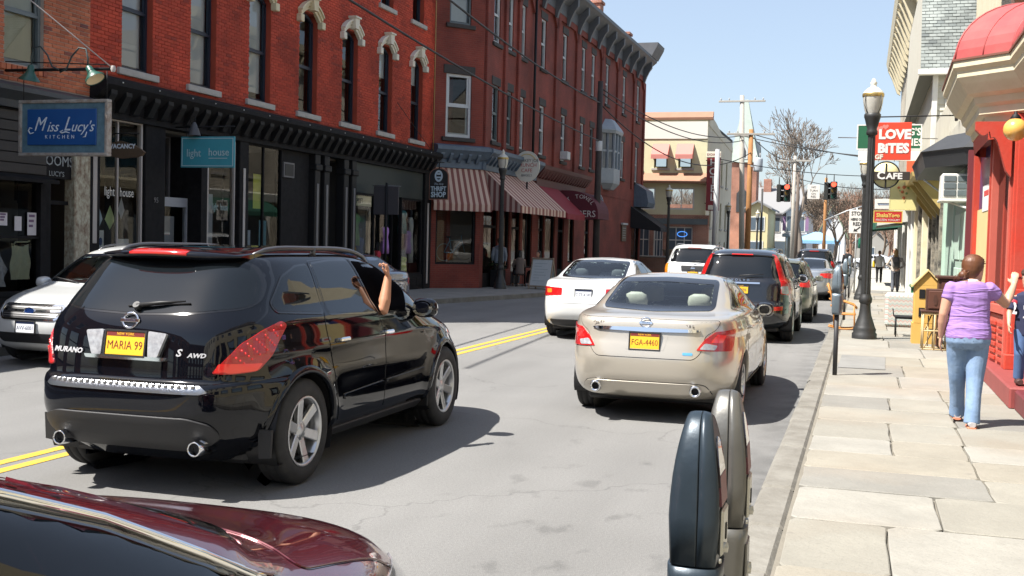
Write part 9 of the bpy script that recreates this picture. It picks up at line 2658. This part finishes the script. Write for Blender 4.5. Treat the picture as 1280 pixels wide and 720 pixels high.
def boy():
 p=thing('person','dark haired boy in a navy shirt standing on the red step at the right edge','person',(1.745,13.25,.36))
 b=MB()
 for sx,ky in((-1,-.06),(1,.02)):
  h,k,a=Vector((sx*.07,0,.62)),Vector((sx*.08,ky,.34)),Vector((sx*.075,.0,.06))
  limb(b,[(h,.07,.075),(k,.045,.048),(a,.03,.032)],10)
 b.loft([oval((0,0,z),(0,0,1),rx,ry,14,sq=2.3)for z,rx,ry in((.55,.11,.085),(.65,.125,.09),(.78,.118,.085),(.90,.130,.088),(.99,.125,.08),(1.02,.05,.05))])
 limb(b,[((0,0,1.0),.04,.04),((0,-.005,1.08),.038,.04)],10)
 for sx,el,ha in((-1,(-.20,-.05,.78),(-.21,-.16,.66)),(1,(.19,-.02,.76),(.2,-.1,.6))):
  s_=Vector((sx*.135,0,.95));el,ha=Vector(el),Vector(ha)
  limb(b,[(s_,.04,.042),(el,.03,.032),(ha,.02,.021)],10)
  hand(b,ha,(0,-.5,-1),(0,-1,.5),.8,.6,(-sx,0,0))
 Mh=head(b,(-.01,-.02,1.165),.92,(-.62,-.78,-.05))
 fuse('body',b,skin,p,.009,4)
 face(p,Mh,.92,(.03,.02,.015))
 t=MB()
 t.loft([oval((0,0,z),(0,0,1),rx,ry,16,sq=2.3)for z,rx,ry in((.54,.135,.105),(.65,.138,.102),(.78,.132,.098),(.90,.142,.10),(.985,.132,.09),(1.02,.065,.06))])
 for sx,el in((-1,(-.20,-.05,.78)),(1,(.19,-.02,.76))):
  s_=Vector((sx*.135,0,.95));el=Vector(el)
  limb(t,[(s_,.052,.055),(s_.lerp(el,.8),.052,.052)],12,cap=False)
 nv=cloth('navy_shirt',(.018,.022,.060),.3)
 sh=fuse('shirt',t,nv,p,.009,3)
 for sx in(-1,):
  MB().loft([oval(Vector((sx*.135,0,.95)).lerp(Vector((-.20,-.05,.78)),k),Vector((-.065,-.05,-.17)),.056,.058,14)for k in(.22,.40)],caps=False).build('sleeve_stripe',mat('stripe_red',(.45,.03,.05),.7),sh)
 text('2','shirt_number',.17,mat('number_white',(.62,.62,.62),.7),face_mat((-.158,-.075,.83),(.62,-.78,0)),sh,bold=.006)
 text('2','shirt_number',.2,M_('number_white'),face_mat((-.02,-.108,.80),(1,0,0)),sh,bold=.006)
 j=MB()
 j.loft([oval((0,0,z),(0,0,1),rx,ry,14)for z,rx,ry in((.50,.115,.09),(.58,.128,.098),(.66,.128,.095))])
 for sx,ky in((-1,-.06),(1,.02)):
  limb(j,[((sx*.07,0,.60),.075,.085),((sx*.08,ky,.34),.058,.062),((sx*.075,.0,.07),.055,.06)],12,cap=False)
 fuse('jeans',j,mat('blue_denim',(.07,.13,.27),.85,var=.5,vscale=6),p,.01,3)
 for sx in(-1,1):
  MB().loft([[(sx*.075+w*math.cos(q),dy,.04+hh*math.sin(q))for q in[2*PI*k/10 for k in range(10)]]for dy,w,hh in((.06,.03,.03),(0,.042,.04),(-.09,.042,.035),(-.15,.03,.025))]).build('shoe',mat('shoe_brown',(.06,.025,.02),.6),p)
 h=MB()
 R=random.Random(4)
 h.loft([[(w*math.cos(a),yc+d*math.sin(a),z)for a in[2*PI*k/16 for k in range(16)]]for z,w,d,yc in((-.03,.070,.06,-.03),(.02,.080,.088,-.012),(.06,.080,.094,-.004),(.095,.065,.078,0),(.115,.03,.04,0))],M=Mh)
 for k in range(46):
  a=R.uniform(0,2*PI);e=R.uniform(.1,1.3)
  h.ell((.078*math.cos(a)*math.cos(e),.088*math.sin(a)*math.cos(e)-.004,.035+.075*math.sin(e)),(.018,.018,.016),6,5,M=Mh)
 fuse('hair',h,mat('dark_hair',(.035,.018,.012),.5,var=.5,vcol=(.10,.05,.03),vscale=20),p,.008,1)
boy()
def walker(label,x,y,z,rz,H,top,legs,hair,sleeve=.9,stride=.16,extras=None,group=None,armout=0.0,long_hair=False,topb=None):
 """a figure walking or standing, farther off"""
 p=thing('person',label,'person',(x,y,z),rz,group)
 k=H/1.72
 V=lambda a,b,c:Vector((a*k,b*k,c*k))
 b=MB()
 L={}
 for sx in(-1,1):
  h,n,a=V(sx*.09,0,.88),V(sx*.10,sx*stride*.45+.03,.48),V(sx*.10,sx*stride-.02,.08)
  L[sx]=(h,n,a)
  limb(b,[(h,.085*k,.09*k),(n,.055*k,.058*k),(a,.036*k,.038*k)],10)
  limb(b,[(a+V(0,-.05,-.04),.04*k,.03*k),(a+V(0,.14,-.05),.04*k,.025*k)],8)
 b.loft([oval(V(0,0,q),(0,0,1),rx*k,ry*k,14,sq=2.3)for q,rx,ry in((.82,.15,.11),(.95,.155,.11),(1.12,.15,.10),(1.28,.175,.105),(1.40,.165,.09),(1.45,.06,.06))])
 limb(b,[(V(0,0,1.42),.05*k,.05*k),(V(0,.01,1.52),.048*k,.05*k)],10)
 A={}
 for sx in(-1,1):
  s_,e,w=V(sx*.185,0,1.37),V(sx*(.235+armout),-.04-sx*stride*.3,1.10),V(sx*(.225-armout*1.2),.04-sx*stride*.7-armout,.88+armout*.5)
  A[sx]=(s_,e,w)
  limb(b,[(s_,.05*k,.052*k),(e,.038*k,.04*k),(w,.026*k,.028*k)],10)
  hand(b,w,w-e,(0,1,0),.95*k,.5,(-sx,0,0))
 Mh=head(b,V(0,.02,1.60),k)
 fuse('body',b,skin,p,.012,4)
 face(p,Mh,k)
 t=MB()
 t.loft([oval(V(0,0,q),(0,0,1),rx*k,ry*k,14,sq=2.3)for q,rx,ry in((.84,.175,.130),(.95,.172,.125),(1.12,.165,.115),(1.28,.19,.12),(1.40,.178,.104),(1.455,.075,.07))])
 for sx in(-1,1):
  s_,e,w=A[sx]
  if sleeve>.5:limb(t,[(s_,.062*k,.064*k),(e,.052*k,.054*k),(e.lerp(w,.85),.04*k,.042*k)],10,cap=False)
  else:limb(t,[(s_,.062*k,.064*k),(s_.lerp(e,.6),.058*k,.06*k)],10,cap=False)
 fuse('top',t,top,p,.014,3)
 j=MB()
 j.loft([oval(V(0,0,q),(0,0,1),rx*k,ry*k,14)for q,rx,ry in((.78,.155,.12),(.86,.168,.125),(.94,.162,.12))])
 for sx in(-1,1):
  h,n,a=L[sx]
  limb(j,[(h,.094*k,.10*k),(n,.068*k,.07*k),(a,.06*k,.064*k)],12,cap=False)
 fuse('trousers',j,legs,p,.014,3)
 for sx in(-1,1):
  a=L[sx][2]
  MB().loft([[(a.x+w*k*math.cos(q),a.y+dy*k,max(.012,a.z-.03*k+hh*k*math.sin(q)))for q in[2*PI*m/10 for m in range(10)]]for dy,w,hh in((-.08,.03,.03),(-.03,.044,.045),(.07,.046,.04),(.16,.03,.025))]).build('shoe',mat('shoe_dark',(.03,.028,.028),.6),p)
 h=MB()
 h.loft([[(w*k*math.cos(a),(yc+d*math.sin(a))*k,q*k)for a in[2*PI*m/14 for m in range(14)]]for q,w,d,yc in((-.06,.062,.05,-.045),(.0,.080,.08,-.028),(.05,.083,.092,-.016),(.09,.07,.08,-.012),(.122,.03,.04,-.01))],M=Mh)
 if long_hair:h.loft([oval((0,-.06*k-.01*q,-.02*k-q*.06*k),(0,0,1),(.085-.004*q)*k,.05*k,12)for q in range(5)][::-1],M=Mh)
 fuse('hair',h,hair,p,.011,2)
 if extras:extras(p,k)
 return p
brn=mat('hair_brown',(.09,.045,.022),.5,var=.4,vscale=20);blk=mat('hair_black',(.015,.012,.011),.45);bld=mat('hair_blond',(.42,.26,.10),.5,var=.4,vscale=20)
def tote(p,k):
 o=MB().loft([oval((-.27,-.02,z),(0,0,1),w,.16,12,sq=3)for z,w in((.80,.05),(.84,.075),(1.05,.07),(1.14,.04))]).build('shoulder_bag',mat('bag_yellow',(.62,.42,.03),.6),p)
 MB().tube([(-.27,-.12,1.12),(-.20,-.05,1.46),(-.27,.08,1.12)],.012,5).build('strap',M_('bag_yellow'),o)
walker('walker in a white top with a yellow shoulder bag, far up the right pavement',.86,60.8,.13,0,1.66,cloth('white_top',(.58,.57,.55)),cloth('black_trousers',(.018,.017,.017)),brn,extras=tote,group='walkers on the right pavement')
def pack(p,k):
 o=MB().loft([oval((0,-.17,z),(0,0,1),w,d,12,sq=3.2)for z,w,d in((.98,.10,.05),(1.02,.135,.08),(1.25,.135,.085),(1.38,.11,.06),(1.42,.06,.03))]).build('backpack',mat('pack_grey',(.13,.125,.12),.7,var=.3,vscale=9),p)
 MB().cbox(-.09,.09,-.275,-.25,1.05,1.22,.015).build('pocket',mat('pack_dark',(.06,.06,.06),.7),o)
walker('blond walker with a grey backpack and hands behind the back on the right pavement',1.30,47.6,.13,0,1.72,cloth('beige_top',(.48,.42,.36)),cloth('grey_jeans',(.10,.11,.13)),bld,extras=pack,armout=.10,group='walkers on the right pavement',long_hair=True)
walker('person in dark clothes standing in the shade of the green awning',1.45,53.5,.13,PI*.6,1.78,cloth('dark_top',(.02,.02,.024)),M_('black_trousers'),blk,stride=.03,group='walkers on the right pavement')
walker('person in black farther left by the parked cars',-.75,63,.13,.3,1.75,M_('dark_top'),M_('black_trousers'),brn,group='walkers on the right pavement')
def hood(p,k):MB().loft([oval((0,-.075,z),(0,0,1),w,d,14)for z,w,d in((1.30,.06,.03),(1.36,.11,.06),(1.44,.125,.075),(1.49,.09,.05))]).build('hood',M_('grey_hoodie'),p)
walker('man in a grey hoodie and black trousers standing by the corner shop, back to us',-12.45,38.3,.13,.35,1.78,cloth('grey_hoodie',(.20,.23,.27)),M_('black_trousers'),brn,stride=.04,extras=hood,group='people on the left pavement')
def sitter(label,x,y,z,rz,top,legs,hair,group):
 p=thing('person',label,'person',(x,y,z),rz,group)
 b=MB()
 for sx in(-1,1):
  h,n,a=Vector((sx*.09,0,.52)),Vector((sx*.10,.42,.50)),Vector((sx*.10,.46,.08))
  limb(b,[(h,.08,.08),(n,.058,.058),(a,.036,.038)],10)
  limb(b,[(a+Vector((0,-.03,-.03)),.04,.03),(a+Vector((0,.15,-.05)),.04,.025)],8)
 b.loft([oval((0,-.02-.03*(q-.5),q),(0,0,1),rx,ry,14)for q,rx,ry in((.46,.16,.12),(.58,.155,.115),(.78,.145,.10),(.94,.17,.10),(1.02,.15,.085),(1.07,.06,.055))])
 limb(b,[((0,-.03,1.04),.048,.048),((0,.0,1.14),.046,.048)],10)
 A={}
 for sx in(-1,1):
  s_,e,w=Vector((sx*.175,-.02,.98)),Vector((sx*.23,.08,.74)),Vector((sx*.08,.30,.66))
  A[sx]=(s_,e,w)
  limb(b,[(s_,.048,.05),(e,.037,.039),(w,.026,.028)],10)
  hand(b,w,w-e,(0,.3,1),.9,.6,(0,0,-1))
 Mh=head(b,(0,.02,1.22),.97)
 fuse('body',b,skin,p,.012,4);face(p,Mh,.97)
 t=MB()
 t.loft([oval((0,-.02-.03*(q-.5),q),(0,0,1),rx,ry,14)for q,rx,ry in((.47,.18,.14),(.58,.172,.13),(.78,.16,.115),(.94,.185,.115),(1.02,.165,.1),(1.075,.07,.065))])
 for sx in(-1,1):
  s_,e,w=A[sx];limb(t,[(s_,.06,.062),(e,.05,.052),(e.lerp(w,.8),.04,.042)],10,cap=False)
 fuse('top',t,top,p,.014,3)
 j=MB()
 for sx in(-1,1):
  limb(j,[((sx*.09,-.03,.53),.1,.1),((sx*.10,.42,.50),.07,.07),((sx*.10,.45,.30),.062,.062),((sx*.10,.46,.10),.055,.058)],12,cap=False)
 fuse('trousers',j,legs,p,.014,3)
 for sx in(-1,1):MB().ell((sx*.10,.51,.04),(.045,.12,.042),10,6).build('shoe',mat('shoe_white',(.5,.5,.5),.6),p)
 h=MB()
 h.loft([[(w*math.cos(a),yc+d*math.sin(a),q)for a in[2*PI*m/14 for m in range(14)]]for q,w,d,yc in((-.20,.075,.045,-.075),(-.06,.082,.06,-.05),(.0,.084,.08,-.028),(.05,.084,.092,-.016),(.09,.07,.08,-.012),(.122,.03,.04,-.01))],M=Mh)
 fuse('hair',h,hair,p,.011,2)
sitter('seated woman with loose dark hair, her back half turned to us',-12.1,39.7,.13,.6,cloth('taupe_top',(.16,.125,.11)),M_('grey_jeans'),blk,'people on the left pavement')
sitter('seated woman in a maroon top facing the other at the cafe table',-11.75,41.0,.13,2.6,cloth('maroon_top',(.07,.018,.03)),M_('black_trousers'),blk,'people on the left pavement')
def passenger_arm():
 p=thing('person','bare tanned arm of a passenger resting on the window sill, loose fist raised','person',(-3.88,8.62,1.1))
 b=MB()
 el,wr=Vector((-3.80,8.60,1.19)),Vector((-3.80,8.68,1.46))
 up_=Vector((-4.08,8.60,1.10))
 limb(b,[(up_,.056,.058),(up_.lerp(el,.6),.056,.056),(el,.052,.054),(el.lerp(wr,.25),.051,.053),(el.lerp(wr,.6),.041,.043),(wr,.030,.034)],14)
 hand(b,wr-Vector((0,0,.01)),(-.12,-.06,1),(.25,-1,0),1.12,1.25,(-1,-.35,0))
 fuse('arm',b,skin2,p,.0055,3).matrix_basis=base_matrix(p).inverted()
 s=MB()
 limb(s,[(up_+Vector((-.14,0,.05)),.085,.085),(up_+Vector((-.02,0,.0)),.075,.075),(up_.lerp(el,.35),.068,.066)],12,cap=False)
 fuse('sleeve',s,cloth('black_sleeve',(.015,.015,.018)),p,.012,2).matrix_basis=base_matrix(p).inverted()
passenger_arm()
